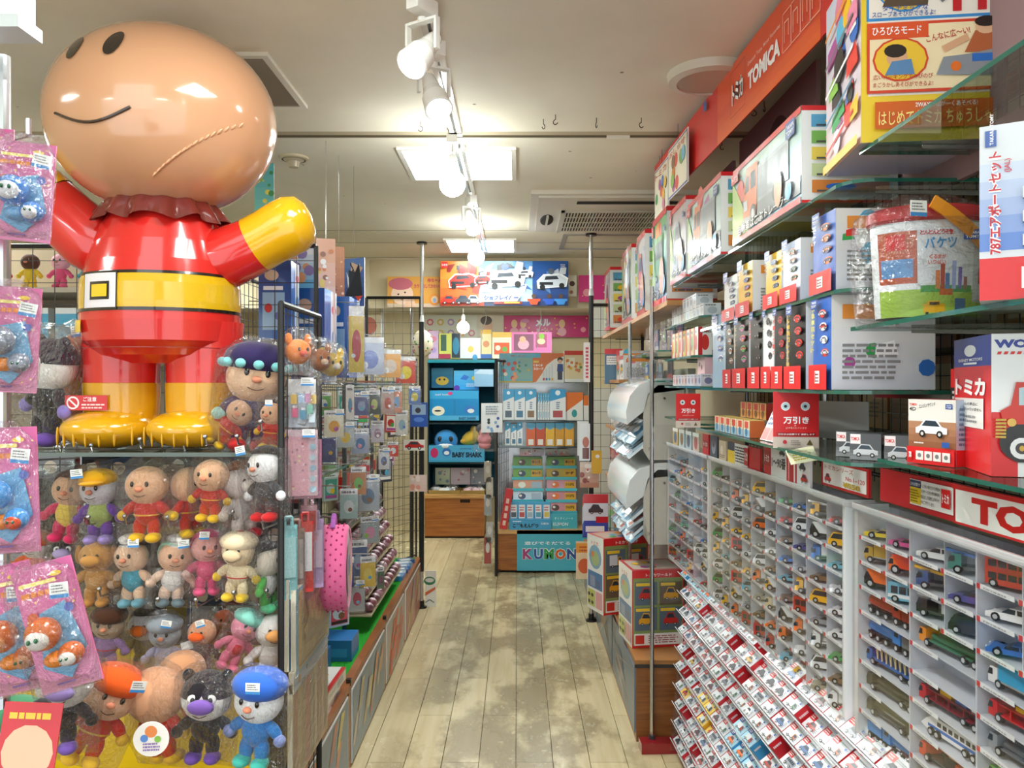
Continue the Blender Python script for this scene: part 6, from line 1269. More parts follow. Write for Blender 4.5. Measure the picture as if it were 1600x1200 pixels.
# ---- near chrome stand with pink carded toys
t = thing('chrome_stand', 'near chrome post with hook arms carrying pink carded toys', 'stand', (-.862, 1.31, 0))
B('metal', 'c0c3c6').cyl((0, 0, 0), (0, 0, 2.08), .011, n=14).obj('tube', t); B('plastic', '2a2a2c').cyl((0, 0, 0), (0, 0, .03), .02, n=14).obj('foot', t)
for z, l in ((1.938, .055), (1.632, .048), (1.36, .03), (1.18, .06)):
    k = B('metal', 'b9bcbf'); k.cyl((0, 0, z), (l, -.02, z+.004), .0045, n=8); k.cyl((l, -.02, z+.004), (l, -.02, z+.03), .0045, n=8); k.cyl((l*.0-.05, -.02, z-.01), (0, -.0, z), .0045, n=8); k.obj('hook_arm', t)
def pinkcard(label, loc, w, h, rz, roll=0, toy='3f7fc8', toy2='e8e8ec', kind=0, bag=True):
    t = thing('carded_toy', label, 'carded toy', loc, rot=(0, roll, rz), group='pink carded toys on the chrome stand')
    b = B('print', 'd9679a'); b.box((-w/2, 0, -h), (w/2, .003, 0)); b.frame((-w/2, 0, -h), (1, 0, 0), (0, 0, 1))
    b.grad(0, 0, w, h, 'e08ab0', 'cc5a96', 5); rg = random.Random(int(h*1000)+kind)
    for i in range(14): b.dc(rg.uniform(.06, .94)*w, rg.uniform(.05, .95)*h, w*.02, 'f0d06a', n=5)
    b.pg([(w*.15, h*.2), (w*.3, h*.62), (w*.75, h*.68), (w*.92, h*.3), (w*.55, h*.08)], '6aa8d0'); b.rc(w*.1, h*.84, w*.7, h*.87, 'f3e07a'); b.dc(w*.72, h*.9, w*.1, 'f0c83a', ry=h*.02); b.bars(w*.1, h*.74, w*.75, h*.82, 1, 'e8842a', rg); b.dc(w*.2, h*.6, w*.09, 'd86a3a'); b.dc(w*.8, h*.62, w*.08, '5a6ab8'); b.rc(w*.3, h*.05, w*.6, h*.065, '7a4aa0')
    b.obj('card', t)
    q = B('gloss', toy); q.ell((-w*.12, -.02, -h*.52), (w*.28, .024, w*.28), 20, 12); q.ell((w*.22, -.018, -h*.72), (w*.2, .02, w*.2), 16, 10); q.ell((-w*.05, -.012, -h*.74), (w*.22, .014, w*.14), 14, 8, c='6aa8d8' if kind == 0 else 'e8862a'); q.obj('keyring', t)
    q = B('gloss', toy2); q.ell((-w*.13, -.034, -h*.54), (w*.2, .014, w*.18), 16, 10); q.ell((w*.22, -.03, -h*.735), (w*.14, .012, w*.13), 14, 8)
    for dx, dz, r_ in ((-.19, -.53, .03), (-.07, -.53, .03), (.18, -.725, .02), (.27, -.725, .02)): q.ell((w*dx, -.049 if r_ > .025 else -.043, h*dz), (w*r_, .004, w*r_*1.4), 8, 6, c='1f5a3a')
    q.obj('keyring_face', t)
    if bag: put('wrapper', bagmesh(kind), t, (0, -.015, .01), None, (w*1.14, .075, h*1.05))
    put('price_tag', tagmesh(), t, (w*.36, -.03, -h*.22), (0, .15, 0), (w*.3, .03, w*.26)); return t
pinkcard('pink carded blue keyring in clear wrap, highest beside the inflatable head', F(42, 222, 1.22), .082, .155, .3, .06, kind=0)
pinkcard('pink card half hidden behind the wrapped blue keyring at the frame edge', F(-22, 200, 1.24), .08, .17, .2, .0, kind=1)
pinkcard('pink carded grey keyring below the blue one', F(20, 448, 1.22), .08, .165, .35, .05, toy='7a8290', toy2='8a92a0', kind=2)
pinkcard('large pink card with blue stars at knee height of the inflatable', F(8, 668, 1.18), .085, .19, .2, -.03, toy='3f8fd0', toy2='d8502a', kind=3)
pinkcard('pink carded orange keyring hanging tilted in front of the plush dolls', F(62, 880, 1.12), .085, .185, .1, -.25, toy='c8642a', toy2='e8e0d8', kind=2)
pinkcard('pink carded toy tucked behind the tilted orange one', F(-2, 885, 1.16), .085, .19, .1, -.22, toy='c8642a', toy2='d8905a', kind=4)
# ---- background behind the left gondola: shelf of soft toys and a blue and white box
t = thing('wall_shelf', 'white shelf of small soft toys seen behind the wire at far left', 'shelf', (-2.75, 3.15, 1.92)); B('matte', 'c8bfae').box((0, 0, -.02), (1.3, .3, 0)).obj('board', t); B('matte', 'a89a84').box((0, .29, -1.9), (1.3, .31, .2)).obj('back', t)
for i, (c, s) in enumerate((('e8b08a', 'e8b83a'), ('3a2a4a', '8a7ac0'), ('e8e0d8', 'c83a3a'), ('8ab04a', 'e8e0d0'), ('d8702a', 'c8302a'), ('5a3a2a', 'd8b83a'), ('e8a8b8', 'd8587f'), ('4a5a8a', '3f9ab0'))):
    plush('soft_toy', '%s soft toy seated on the white shelf, %s from the far left' % (['peach', 'dark violet', 'cream', 'green', 'orange', 'brown', 'pink', 'navy'][i], ORD[i]), (-2.62+i*.125, 3.2, 1.921), .15, skin=c, suit=s, foot=s, bag=False, tagc=False, cat='soft toy', group='soft toys on the white shelf')
for i in range(3):
    me = carton('picture_box', .34, .2, .12, lambda b, w, h: (b.rc(0, 0, w, h, '58b4dc'), b.dc(w*.25, h*.35, h*.25, 'eef4f6', ry=h*.15), b.dc(w*.7, h*.3, h*.3, 'eef4f6', ry=h*.16), b.rc(0, h*.88, w, h, 'eef4f6'), b.dc(w*(.3+.2*i), h*.55, h*.14, 'e8905a')), None, None, c='dfe8ea')
    tag(put('picture_box', me, None, (-2.45+i*.37, 3.18, 1.64)), 'sky blue and white picture box, %s along the shelf at far left' % ORD[i], 'toy box', 'sky blue picture boxes')
t = thing('wall_shelf', 'pale shelf carrying the sky blue picture boxes at far left', 'shelf', (-2.75, 3.12, 1.64)); B('matte', 'c8a878').box((0, 0, -.02), (1.3, .33, 0)).obj('board', t)

# next-aisle packs added as a dark backing, the shade put in their colours
rz_ = random.Random(44); pmesh = []
for c1, c2 in (('3a3a42', '6a5a50'), ('2f3f5a', '8a8a90'), ('5a3a30', 'b09a80'), ('4a4a3a', '8a7a4a'), ('6a6a70', '3a2a4a'), ('7a2a2a', '9a8a7a')):
    b = B('wrap', c1); b.box((-.06, 0, -.17), (.06, .02, 0)); b.frame((-.06, 0, -.17), (1, 0, 0), (0, 0, 1)); b.rc(.01, .02, .11, .09, c2); b.dc(.06, .12, .035, c1); b.dc(.05, .115, .02, 'c8b8a0'); pmesh.append((b.mesh('hanging_pack')))
for j, z in enumerate((1.33, 1.13, .93, .73, .53)):
    for i in range(9): tag(put('hanging_pack', rz_.choice(pmesh), None, (-1.66+i*.118+rz_.uniform(-.02, .02), 2.36+rz_.uniform(0, .1), z), (0, rz_.uniform(-.1, .1), rz_.uniform(-.4, .4))), 'dim pack behind the plush wire panel, %s row down, %s from the outer side' % (ORD[j], ORD[i]), 'pack', 'dim packs behind the plush wire panel')
# ================================================================ left aisle side
rg = random.Random(17)
# --- items on the near side panel
def hangbag(label, loc, w, h, d, rz, card=None, inner=None, bagi=0, cat='pack', name='hanging_pack', group=None, tagon=True, hookl=.1):
    """pack hanging from its top centre; card(b,w,h) prints on a backing card"""
    t = thing(name, label, cat, loc, rz, group)
    if card: b = B('print', 'eee'); b.box((-w*.45, 0, -h*.97), (w*.45, .003, -h*.03)); b.frame((-w*.45, 0, -h*.97), (1, 0, 0), (0, 0, 1)); card(b, w*.9, h*.94); b.obj('card', t)
    if inner: inner(t, w, h)
    if bagi is not None: put('wrapper', bagmesh(bagi), t, (0, 0, 0), None, (w*1.08, d, h*1.02))
    if tagon: put('price_tag', tagmesh(), t, (w*.2, -d*.5, -h*.08), (0, 0, 0), (.03, .03, .02))
    xw = -1.10 if loc[1] > 2.4 and loc[1] < 5.3 else (-.558 if loc[1] < 2.4 else None)
    if xw is not None and loc[0]-xw > .012:
        k = B('metal', 'b8babc'); k.cyl((xw-loc[0], 0, .012), (.01, 0, .006), .0022, n=5); k.cyl((.01, 0, .006), (.016, 0, .02), .0022, n=5)
        tag(k.obj('display_hook', None, loc), 'chrome rod holding the '+' '.join(label.split(',')[0].split()[:12]), 'hook', 'hook rods of the left aisle')
    return t
def mascot(label, px, py, D, c1, c2, r=.035):
    D *= .915; r *= .915; loc = F(px, py-28, D); t = thing('mascot_head', label, 'mascot', loc, .8, 'bagged mascot heads on the side panel')
    q = B('fabric', c1); q.ell((0, 0, -.05), (r, r*.8, r*.95), 18, 12); q.ell((0, -r*.75, -.055), (r*.35, r*.25, r*.25), 10, 7, c=c2); q.obj('head', t)
    for s in (-1, 1): k = B('fabric', c1); k.ell((s*r*.8, 0, -.02), (r*.3, r*.2, r*.45), 10, 7); k.obj('ear', t); k = B('gloss', '1c1614'); k.ell((s*r*.35, -r*.75, -.045), (r*.12, r*.1, r*.16), 8, 6); k.obj('eye', t)
    put('wrapper', bagmesh(2), t, (0, 0, .01), None, (.085, .075, .115)); return t
mascot('bagged orange mascot head hanging nearest the side panel corner', 466, 545, 2.05, 'e8843a', 'd8502a')
mascot('bagged brown mascot head between the orange and the yellow ones', 500, 560, 2.2, 'a8643a', 'e8c8a8', .033)
mascot('bagged cream mascot head with yellow hair beside the brown one', 518, 568, 2.25, 'e8c03a', 'f0e6d4', .037)
mascot('small bagged purple mascot head below the brown one', 478, 600, 2.3, '7a2a5a', 'a84a7a', .02)
def nails(t, w, h):
    for i, (x, z, c) in enumerate(((-.25, -.42, 'e8b83a'), (-.0, -.40, 'a8c4e0'), (.2, -.40, 'c88ab0'), (.38, -.42, 'c8a85a'), (-.22, -.68, 'd8507a'), (.05, -.72, '3f8fb0'), (.28, -.62, '7ac0a8'), (.34, -.78, 'b8c8d0'))):
        q = B('gloss', c); q.box((w*x-w*.1, -.012, h*z-h*.09), (w*x+w*.1, .004, h*z+h*.09)); q.cyl((w*x, -.004, h*z+h*.09), (w*x, -.004, h*z+h*.14), .006, n=8, c='eee'); q.obj('bottle', t)
hangbag('clear bag of small coloured bottles hanging on the side panel', F(472, 590, 1.917), 0.073, 0.126, .035, .15, lambda b, w, h: b.rc(0, 0, w, h*.72, 'c9d4dc'), nails)
def pinksheet(b, w, h): b.rc(0, 0, w, h, 'd8b8c0'); b.rc(0, 0, w*.72, h*.9, 'dba0a8'); [b.dc(w*rg.uniform(.05, .65), h*rg.uniform(.05, .85), w*.04, rg.choice(['c86a7a', 'e8c8d0', 'b0808a', 'd8d0a0'])) for _ in range(16)]; [b.dc(w*.85, h*(.1+.16*i), w*.1, rg.choice(['9ab8c8', 'b8c8d0', 'c8a8b8'])) for i in range(6)]
hangbag('pink sticker sheet in a clear wrapper on the side panel', F(471, 668, 1.917), 0.086, 0.173, .02, .25, pinksheet, bagi=3)
hangbag('second pink sheet just behind the sticker sheet', F(478, 684, 1.982), 0.086, 0.159, .015, .25, lambda b, w, h: b.rc(0, 0, w, h, 'c8789a'), bagi=None, tagon=False)
# trays and boards on the lower side panel
def bookp(label, px, py, D, w, h, fn, X=-.655, off=0, name='picture_board', rz=PI/2, th=.012):
    z = CZ-(py-600)*D/FPX; b = B('print', 'd8d0b8'); b.box((0, 0, 0), (w, th, h)); b.frame((0, 0, 0), (1, 0, 0), (0, 0, 1)); fn(b, w, h); t = thing(name, label, 'board', (X, D, z), rz, None); b.obj('sheet', t); put('wrapper', bagmesh(2), t, (w/2, .005, h+.01), None, (w*1.05, th*3.5, h*1.04)); return t
def woody(b, w, h):
    b.rc(0, 0, w, h, '7ab0c8'); b.rc(w*.06, h*.04, w*.97, h*.95, 'c9b078')
    for i in range(26): b.pg([(w*rg.uniform(.1, .8), h*rg.uniform(.1, .9)), (w*rg.uniform(.15, .95), h*rg.uniform(.1, .9)), (w*rg.uniform(.15, .95), h*rg.uniform(.1, .9))], rg.choice(['b89a60', 'a88a58', 'd8c08a', 'c8a86a', '9a8460']))
bookp('blue-edged tan picture board standing on the side panel', 457, 1060, 1.87, .33, .21, woody, X=-.530)
bookp('blue picture board directly behind the tan one', 459, 1050, 1.865, .33, .22, lambda b, w, h: b.rc(0, 0, w, h, '4a8ab8'), X=-.545)
def stripes(b, w, h):
    b.rc(0, 0, w, h, 'c8b894')
    for i in range(9): b.rc(w*(.03+.108*i), h*.03, w*(.12+.108*i), h*.94, ['b8886a', 'c9ad7a', 'b0986a', 'c87a6a', 'a89a7a', 'd0b890', 'b88a70', 'c9a884', 'a8906a'][i])
bookp('striped beige picture board low on the side panel', 452, 1235, 1.86, .34, .25, stripes, X=-.535)
bookp('grey card with a round hanging hole above the striped board', 452, 1085, 1.86, .33, .05, lambda b, w, h: (b.rc(0, 0, w, h, 'a8b4bc'), b.dc(w*.35, h*.55, h*.16, '2a2a2c'), b.dc(w*.15, h*.4, h*.2, 'c8905a')), X=-.532)
def traycase(label, px, py, D, c, w=.045, h=.19, c2='c8302a'):
    D *= .925; w *= .925; h *= .925; t = thing('lunch_case', label, 'case', F(px, py, D), .5, 'slim coloured cases on the side panel')
    q = B('gloss', c); q.rbox((-w/2, 0, -h), (w/2, .02, 0), .006); q.obj('body', t); k = B('gloss', c2); k.box((-w*.35, -.004, -h*.7), (w*.35, 0, -h*.15)); k.obj('insert', t); k = B('plastic', c); k.tube([(-w*.2, .01, 0), (-w*.2, .01, .02), (w*.2, .01, .02), (w*.2, .01, 0)], .004, 6); k.obj('handle', t); put('wrapper', bagmesh(1), t, (0, .01, .02), None, (w*1.3, .05, h*1.15))
traycase('teal slim case, nearest on the lower side panel', 452, 822, 2.02, '7fc0c4', c2='a8d8d8'); traycase('brown and grey slim case beside the teal one', 464, 826, 2.08, '9a7a70', c2='b8a8a0')
traycase('red and white slim case in the middle of the side panel', 478, 815, 2.10, 'c83030', c2='e8e6e6'); traycase('lilac slim case touching the pink dotted bag', 494, 812, 2.18, 'b89ac8', c2='d8c0d8'); traycase('pale pink star-topped case above the red and white one', 484, 790, 2.16, 'e0a8b8', h=.1)
# pink dotted round bag
t = thing('dotted_bag', 'round pink dotted child bag with strap handle hanging in the aisle', 'bag', (-.509, 2.17, 1.02), math.radians(97))
q = B('fabric', 'e06a9a'); n = 40; out = []
def rim(y, r, sz): return [(r*math.cos(2*PI*i/n), y, r*math.sin(2*PI*i/n)*sz) for i in range(n)]
rings = [rim(-.038, .085, 1.2), rim(-.042, .092, 1.2), rim(-.036, .098, 1.2), rim(.036, .098, 1.2), rim(.042, .092, 1.2), rim(.038, .085, 1.2)]
vs = [p for r_ in rings for p in r_]; q.smooth = True; q.add(vs, [(j*n+i, (j+1)*n+i, (j+1)*n+(i+1) % n, j*n+(i+1) % n) for j in range(5) for i in range(n)]); q.smooth = False; q.add(rings[0], [tuple(range(n))], 'd8a8c0'); q.add(rings[-1], [tuple(range(n-1, -1, -1))], 'd85a90'); q.obj('shell', t)
q = B('fabric', 'b8306a')
for i in range(26):
    for j in range(5):
        a = 2*PI*(i+.5*(j % 2))/26; y = -.028+.014*j; q.ell((.0985*math.cos(a), y, .0985*1.2*math.sin(a)), (.0032, .0032, .0035), 6, 4)
stuff(q.obj('polka_dots', t)); q = B('fabric', 'b868c0'); q.tube([(-.03+.06*i/8, 0, .115+.03*math.sin(PI*i/8)+.0) for i in range(9)], .007, 6); q.obj('handle', t)
q = B('metal', '888'); q.cyl((0, 0, .14), (-.0, .12, .15), .003, n=6); q.obj('hook', t)
q = B('print', 'e8c8d8'); q.frame((0, -.0425, 0), (1, 0, 0), (0, 0, 1)); q.dc(0, .0, .07, 'e8b8d0', ry=.08); q.dc(-.015, .01, .03, '7a8ad0'); q.dc(.025, -.02, .025, 'e8d06a'); q.obj('picture', t)
# --- platform with green turf
t = thing('turf_platform', 'wooden floor platform with bright green turf top and blue poster panels along the aisle', 'platform', (-.665, 2.25, 0))
B('wood', '8a5a30').box((-.62, 0, 0), (-.004, 3.1, .325)).obj('body', t); B('turf', '35a83a').box((-.62, 0, .325), (-.03, 3.1, .338)).obj('turf', t)
B('wood', '9a5c2e').box((-.03, 0, .318), (.004, 3.1, .345)).obj('edge_rail', t)
for y in (.85, 1.68, 2.35): B('wood', 'a86a38').box((-.002, y-.03, .0), (.003, y, .32)).obj('upright', t)
for i, (a, c, base) in enumerate(((-.0, .80, '5f7488'), (.87, 1.63, '6a7f90'), (1.70, 2.30, 'a8a09a'), (2.37, 3.08, 'b06a5a'))):
    b = B('print', 'dfe3e6'); b.box((0, a, .015), (.006, c, .31)); b.frame((.006, a, .015), (0, 1, 0), (0, 0, 1)); w_ = c-a; b.rc(.006, .0, w_-.006, .288, base); rgp = random.Random(i+80)
    for k in range(12):
        x = rgp.uniform(0, .8)*w_; y = rgp.uniform(.0, .18); b.pg([(x, y), (x+.05, y), (x+.14, y+.1), (x+.08, y+.11)], rgp.choice(['c8b85a', 'b8a070', 'c87a4a', 'a85a3a', '8a9ab0', 'b8a898']) if i != 2 else 'd8501e')
    b.obj('poster_panel', t)
for y in (.86, 1.70): B('plastic', '1a1a1a').box((-.012, y-.02, .335), (.006, y, .36)).obj('clip', t)
# --- back grids and glass shelves on the left aisle
grid('wire_panel', 'long dark wire wall panel behind the left aisle shelves', (-1.10, 2.7, 0), PI/2, 2.62, 1.62, .34, .05, .05, c='3a3c40')
for y, h in ((3.05, 1.56), (3.62, 1.6), (4.3, 1.6)):
    t = thing('shelf_post', 'slim grey slotted post of the left aisle shelving, %s from the camera' % {3.05: 'nearest', 3.62: 'second', 4.3: 'third'}[y], 'post', (-.80, y, .34)); B('metal', '9a9c9e').box((-.009, -.009, 0), (.009, .009, h-.34)).obj('tube', t); B('plastic', '222').box((-.012, -.012, 0), (.012, .012, .02)).obj('foot', t)
def lshelf(label, D1, D0, z, X1=-.74, wood=False):
    t = thing('glass_shelf', label, 'shelf', (-1.09, D1, z)); B('glass').box((0, 0, -.007), (X1+1.09, D0-D1, 0)).obj('pane', t); B('gloss', '556a62').box((X1+1.09, 0, -.008), (X1+1.093, D0-D1, .001)).obj('edge', t)
    me = B('metal', '8a8c8e').box((0, -.002, -.022), (X1+1.07, .002, -.008)).mesh('bracket'); put('bracket', me, t, (0, .05, 0)); put('bracket', me, t, (0, D0-D1-.05, 0))
lshelf('top glass shelf of the left aisle holding big blue boxes', 2.75, 5.2, 1.545); lshelf('second glass shelf of the left aisle with bagged goods', 2.9, 4.3, 1.18); lshelf('third glass shelf of the left aisle over the turf', 2.9, 4.3, .90); lshelf('short glass shelf beyond the pink dotted bag', 2.75, 3.5, .66)
# big blue boxes and tall posters on the top shelf / hanging
def bluebox(label, px0, px1, yt, yb, D, dep, seed, base='2458a0', band=False):
    a, c = F(px0, yt, D), F(px1, yb, D); w = c.x-a.x; h = a.z-c.z
    def f(b, ww, hh): b.grad(0, 0, ww, hh, '1f5fb0', base, 4); b.rc(ww*.12, hh*.12, ww*.8, hh*.6, '8fb4d8'); b.dc(ww*.4, hh*.82, ww*.22, 'c8a890', ry=hh*.07); b.dc(ww*.3, hh*.4, ww*.12, 'c8302a', ry=hh*.06); b.dc(ww*.6, hh*.3, ww*.12, '5a6ab0', ry=hh*.05); b.rc(ww*.15, hh*.63, ww*.75, hh*.68, 'e8e8f0')
    def s(b, ww, hh): b.rc(0, 0, ww, hh, 'dce3ee'); b.rc(0, 0, ww*.5, hh, '2a62b0'); b.dc(ww*.75, hh*.8, ww*.2, 'c8405a', ry=hh*.05); b.dc(ww*.75, hh*.5, ww*.2, '5a8ac0', ry=hh*.08)
    me = carton('boxed_toy', w, h, dep, f, s, None, c=base, m='wrap'); t = thing('boxed_toy', label, 'toy box', ((a.x+c.x)/2, D, c.z), 0, 'big blue boxes on the left top shelf'); put('carton', me, t)
bluebox('dark blue boxed toy behind the black wire panel, nearest of the blue boxes', 404, 455, 408, 530, 2.80, .1, 1, '1c3f80')
bluebox('tall blue boxed toy in shrink wrap, middle of the blue boxes', 455, 507, 450, 600, 2.98, .2, 2)
bluebox('blue boxed toy with a wing picture, farthest of the blue boxes', 509, 546, 463, 590, 3.25, .3, 3)
t = thing('shelf_bracket', 'slim wall shelf under the nearest dark blue box', 'shelf', (-1.09, 2.78, 1.69)); B('metal', '6a6c6e').box((0, 0, -.01), (.32, .14, 0)).obj('plate', t)
def poster(label, px0, px1, yt, yb, D, fn, rz=0, cat='poster', name='hanging_poster', group=None, th=.003, m='print', rec=True):
    a, c = F(px0, yt, D), F(px1, yb, D); w = (c.x-a.x)/math.cos(rz); h = a.z-c.z; b = B(m, 'eee'); b.box((0, 0, 0), (w, th, h)); b.frame((0, 0, 0), (1, 0, 0), (0, 0, 1)); fn(b, w, h); t = thing(name, label, cat, (a.x, D, c.z), rz, group); b.obj('sheet', t)
    if rec: B('metal', '9a9a9a').cyl((w*.5, .001, h), (w*.5, .001, (CEIL if D < 6 else SOF)-c.z), .0008, n=5).obj('string', t)
    return t
def blobs(base, acc, cols, n=14, seed=0):
    def f(b, w, h):
        q = random.Random(seed); b.grad(0, 0, w, h, base, acc, 5)
        for i in range(n): b.dc(q.uniform(.1, .9)*w, q.uniform(.1, .9)*h, min(w, h)*q.uniform(.05, .16), q.choice(cols), n=9)
    return f
poster('green and turquoise poster hanging behind the inflatable head', 398, 428, 255, 350, 2.9, blobs('7fd0c0', '5ab8c8', ['8ac04a', 'e8e060', '4a9a5a'], seed=1))
poster('sky blue and white picture poster behind the inflatable arm', 428, 492, 385, 450, 3.0, blobs('58b0d8', 'e8e8ee', ['e8e8f0', 'd89a6a', '8a7ab0'], seed=2), rec=False)
poster('tall poster crowded with cream and brown figures by the black post', 494, 522, 372, 560, 3.1, blobs('e8d8e0', 'd8a080', ['e8d8b0', 'c87a4a', 'd8c060', '8a5a4a', 'e8e8e8'], 30, 3), rz=.3)
poster('brown and blue tall poster beside the crowded one', 520, 537, 385, 468, 3.3, blobs('9a5a40', 'b07a5a', ['7a3a28', 'd8b090'], 8, 4), rz=.3)
def whiterobot(b, w, h):
    q = random.Random(5); b.grad(0, 0, w, h, '2a3f7a', '5a7ab0', 5)
    for i in range(12): b.pg([(w*q.uniform(.05, .8), h*q.uniform(.05, .9)), (w*q.uniform(.2, .95), h*q.uniform(.05, .9)), (w*q.uniform(.2, .95), h*q.uniform(.2, .95))], q.choice(['e8eaee', 'cfd6de', '28303a', '1a1f2a', 'c8a890', 'd8452a']))
poster('blue and white poster of mechanical shapes hanging edge-on over the left shelf', 536, 573, 405, 480, 3.5, whiterobot, rz=-.45)
# assorted hanging packs along the left aisle: (px, py top, wpx, hpx, D, colours, label)
packs = [(470+52, 640, 34, 44, 2.6, 'e8e4c8', 'e8a83a', 'small white and yellow pack hanging beside the bottle bag'),
 (505, 612, 26, 30, 2.7, '5aa84a', 'c8d8c8', 'green printed pack above the white and yellow one'),
 (547, 600, 14, 56, 2.6, 'eceae4', '5a9ac0', 'long white strip card hanging on a thin hook'),
 (565, 612, 24, 38, 3.0, '3a4a8a', '8a9ac8', 'navy blister pack in the upper left aisle'),
 (585, 608, 20, 40, 3.1, '2f3f3a', 'b8c060', 'dark green blister pack beside the navy one'),
 (583, 602, 12, 16, 3.3, 'e8e0e0', 'd86a6a', 'small white and red mitten pack'),
 (606, 604, 22, 44, 3.4, 'c8a8a0', 'c85a4a', 'tall pack with reddish dolls printed'),
 (620, 602, 18, 44, 3.6, 'd88a6a', '6a9ac8', 'tall orange and blue pack beside the reddish one'),
 (512, 672, 28, 52, 2.75, '2a3f8a', '3a4f9a', 'dark blue folded cloth pack under the second shelf'),
 (540, 660, 30, 40, 2.9, 'b8c4c8', 'e8c84a', 'silver pack with a yellow figure'),
 (563, 668, 30, 42, 2.95, 'a8b8d8', '3f7fb8', 'crinkled pack with blue bottles'),
 (590, 656, 22, 36, 3.2, 'd0c8d8', '9a6a8a', 'lilac crinkled pack farther along'),
 (575, 740, 40, 60, 3.0, 'b0bcc8', '5a7a9a', 'large clear bag of utensils on the second shelf'),
 (560, 728, 26, 46, 2.9, 'c87a3a', '6ac04a', 'pack with a green and orange flat toy'),
 (545, 762, 30, 50, 2.8, 'a8c8c8', 'd8e0e0', 'pale teal pack under the utensils'),
 (578, 806, 34, 44, 3.1, '9aa8b0', 'd88ab0', 'clear pack with a pink ribbon'),
 (560, 842, 30, 60, 2.95, '2f4f8a', '9ab0c8', 'blue and silver pack near the turf'),
 (575, 868, 26, 50, 2.9, 'e8c030', 'f0d860', 'bright yellow fork and spoon pack near the turf'),
 (558, 905, 26, 52, 2.9, 'b8bcc0', 'c8405a', 'silver foil pack with red print above the turf'),
 (595, 885, 12, 36, 3.2, '3a6a4a', '8a3a6a', 'thin dark pack leaning on the turf'),
 (540, 870, 30, 50, 2.85, '2458a8', '5a8ad0', 'blue box pack behind the dotted bag'),
 (600, 700, 18, 34, 3.6, 'e8e8ee', '3f5fa0', 'white and blue pack on the middle shelf'),
 (614, 690, 20, 24, 3.9, 'd83a2a', 'e8e8e8', 'small red toy pack with white card'),
 (628, 640, 22, 40, 4.3, 'd8d4cc', '8ab0c0', 'pale pack high beside the farther wire panel')]
for i, (px, py, wp, hp, D, c1, c2, lb) in enumerate(packs):
    w, h = wp*D/FPX, hp*D/FPX; q = random.Random(i)
    def cd_(b, ww, hh, c1=c1, c2=c2, q=q): b.rc(0, 0, ww, hh, c1); b.rc(0, hh*.8, ww, hh, 'e6e6e8'); b.dc(ww*.5, hh*.4, ww*.28, c2, ry=hh*.22); b.dc(ww*q.uniform(.3, .7), hh*.3, ww*.12, q.choice(PAL)); b.bars(ww*.1, hh*.82, ww*.9, hh*.96, 1, '6a6a70')
    hangbag(lb, F(px, py, D), w, h, .03, q.uniform(.1, .6), cd_, bagi=i, group='packs hanging along the left aisle', tagon=(i % 3 == 0))
# clear cone bag and bags on the top shelf
for px, yt, wp, hp, D, c1, c2, lb in ((557, 475, 26, 110, 3.2, 'c84a4a', 'e8c84a', 'tall clear bag with a red and yellow toy on the top shelf'), (578, 525, 48, 62, 3.5, '7a8ac8', 'c8d0e0', 'wide clear bag of pale blue toys on the top shelf'), (610, 545, 36, 46, 4.0, 'd8c8b8', 'e8a85a', 'clear bag of mixed small toys farther on the top shelf'), (634, 556, 34, 44, 4.4, 'e8d03a', 'd8402a', 'yellow and red pack on the top shelf by the wire panel'), (648, 602, 20, 30, 4.8, 'e8d85a', '5a8ad0', 'yellow printed pack hanging by the farther wire panel')):
    w, h = wp*D/FPX, hp*D/FPX
    hangbag(lb, F(px, yt, D), w, h, .12, .2, lambda b, ww, hh, c1=c1, c2=c2: (b.rc(0, 0, ww, hh*.85, c2), b.dc(ww*.5, hh*.4, ww*.3, c1, ry=hh*.25), b.dc(ww*.3, hh*.25, ww*.14, 'e8e8e8')), bagi=1, group='bags on the left top shelf', tagon=False)
# boxes lying on the turf near the front
def dog(b, w, h): b.rc(0, 0, w, h, 'eceae6'); b.rc(0, h*.9, w, h, 'd8262a'); b.dc(w*.3, h*.5, h*.22, '3f6fc0'); b.tx('パトカー', w*.35, h*.3, h*.3, '2a4a9a', w=w*.35)
for i in range(2):
    me = carton('flat_box', .20, .045, .28, dog, lambda b, w, h: (b.rc(0, 0, w, h, 'e8e6e0'), b.rc(0, h*.88, w, h, 'd8262a'), b.tx('プラスチック', w*.15, h*.3, h*.3, '8a3a2a', w=w*.3), b.bars(w*.55, h*.2, w*.9, h*.8, 3, '888')), lambda b, w, h: (b.rc(0, 0, w, h, 'e8e6e2'), b.rc(w*.92, 0, w, h, 'd8262a'), [b.dc(w*rg.uniform(.15, .8), h*rg.uniform(.1, .9), w*.08, rg.choice(['8a5a3a', 'd8a030', '2f5fb0', 'c8302a'])) for _ in range(16)], b.tx('SUPER', w*.2, h*.3, h*.12, '2a4a9a', w=w*.5)), c='f0efec', m='wrap')
    tag(put('flat_box', me, None, (-.775, 2.75+i*.01, .339+.0455*i), (0, 0, .05-i*.08)), ('upper', 'lower')[1-i]+' flat red-edged box of the stack on the green turf', 'toy box', 'flat boxes on the turf')
for i, (x, y, h, c) in enumerate(((-.86, 3.08, .11, '1f5f9a'), (-.80, 3.35, .09, '2a70b0'), (-.95, 2.72, .3, '1a2a50'), (-.98, 3.5, .25, '2a3a5a'))):
    b = B('plastic', c); b.box((-.09, 0, 0), (.09, .15, h)); b.frame((-.09, 0, 0), (1, 0, 0), (0, 0, 1)); b.rc(.02, h*.2, .16, h*.6, '3f8fd0'); tag(b.obj('blue_crate', None, (x, y, .339)), ['low blue crate at the turf centre', 'second low blue crate farther on the turf', 'tall navy box at the near end of the turf', 'tall navy box farther back on the turf'][i], 'crate')
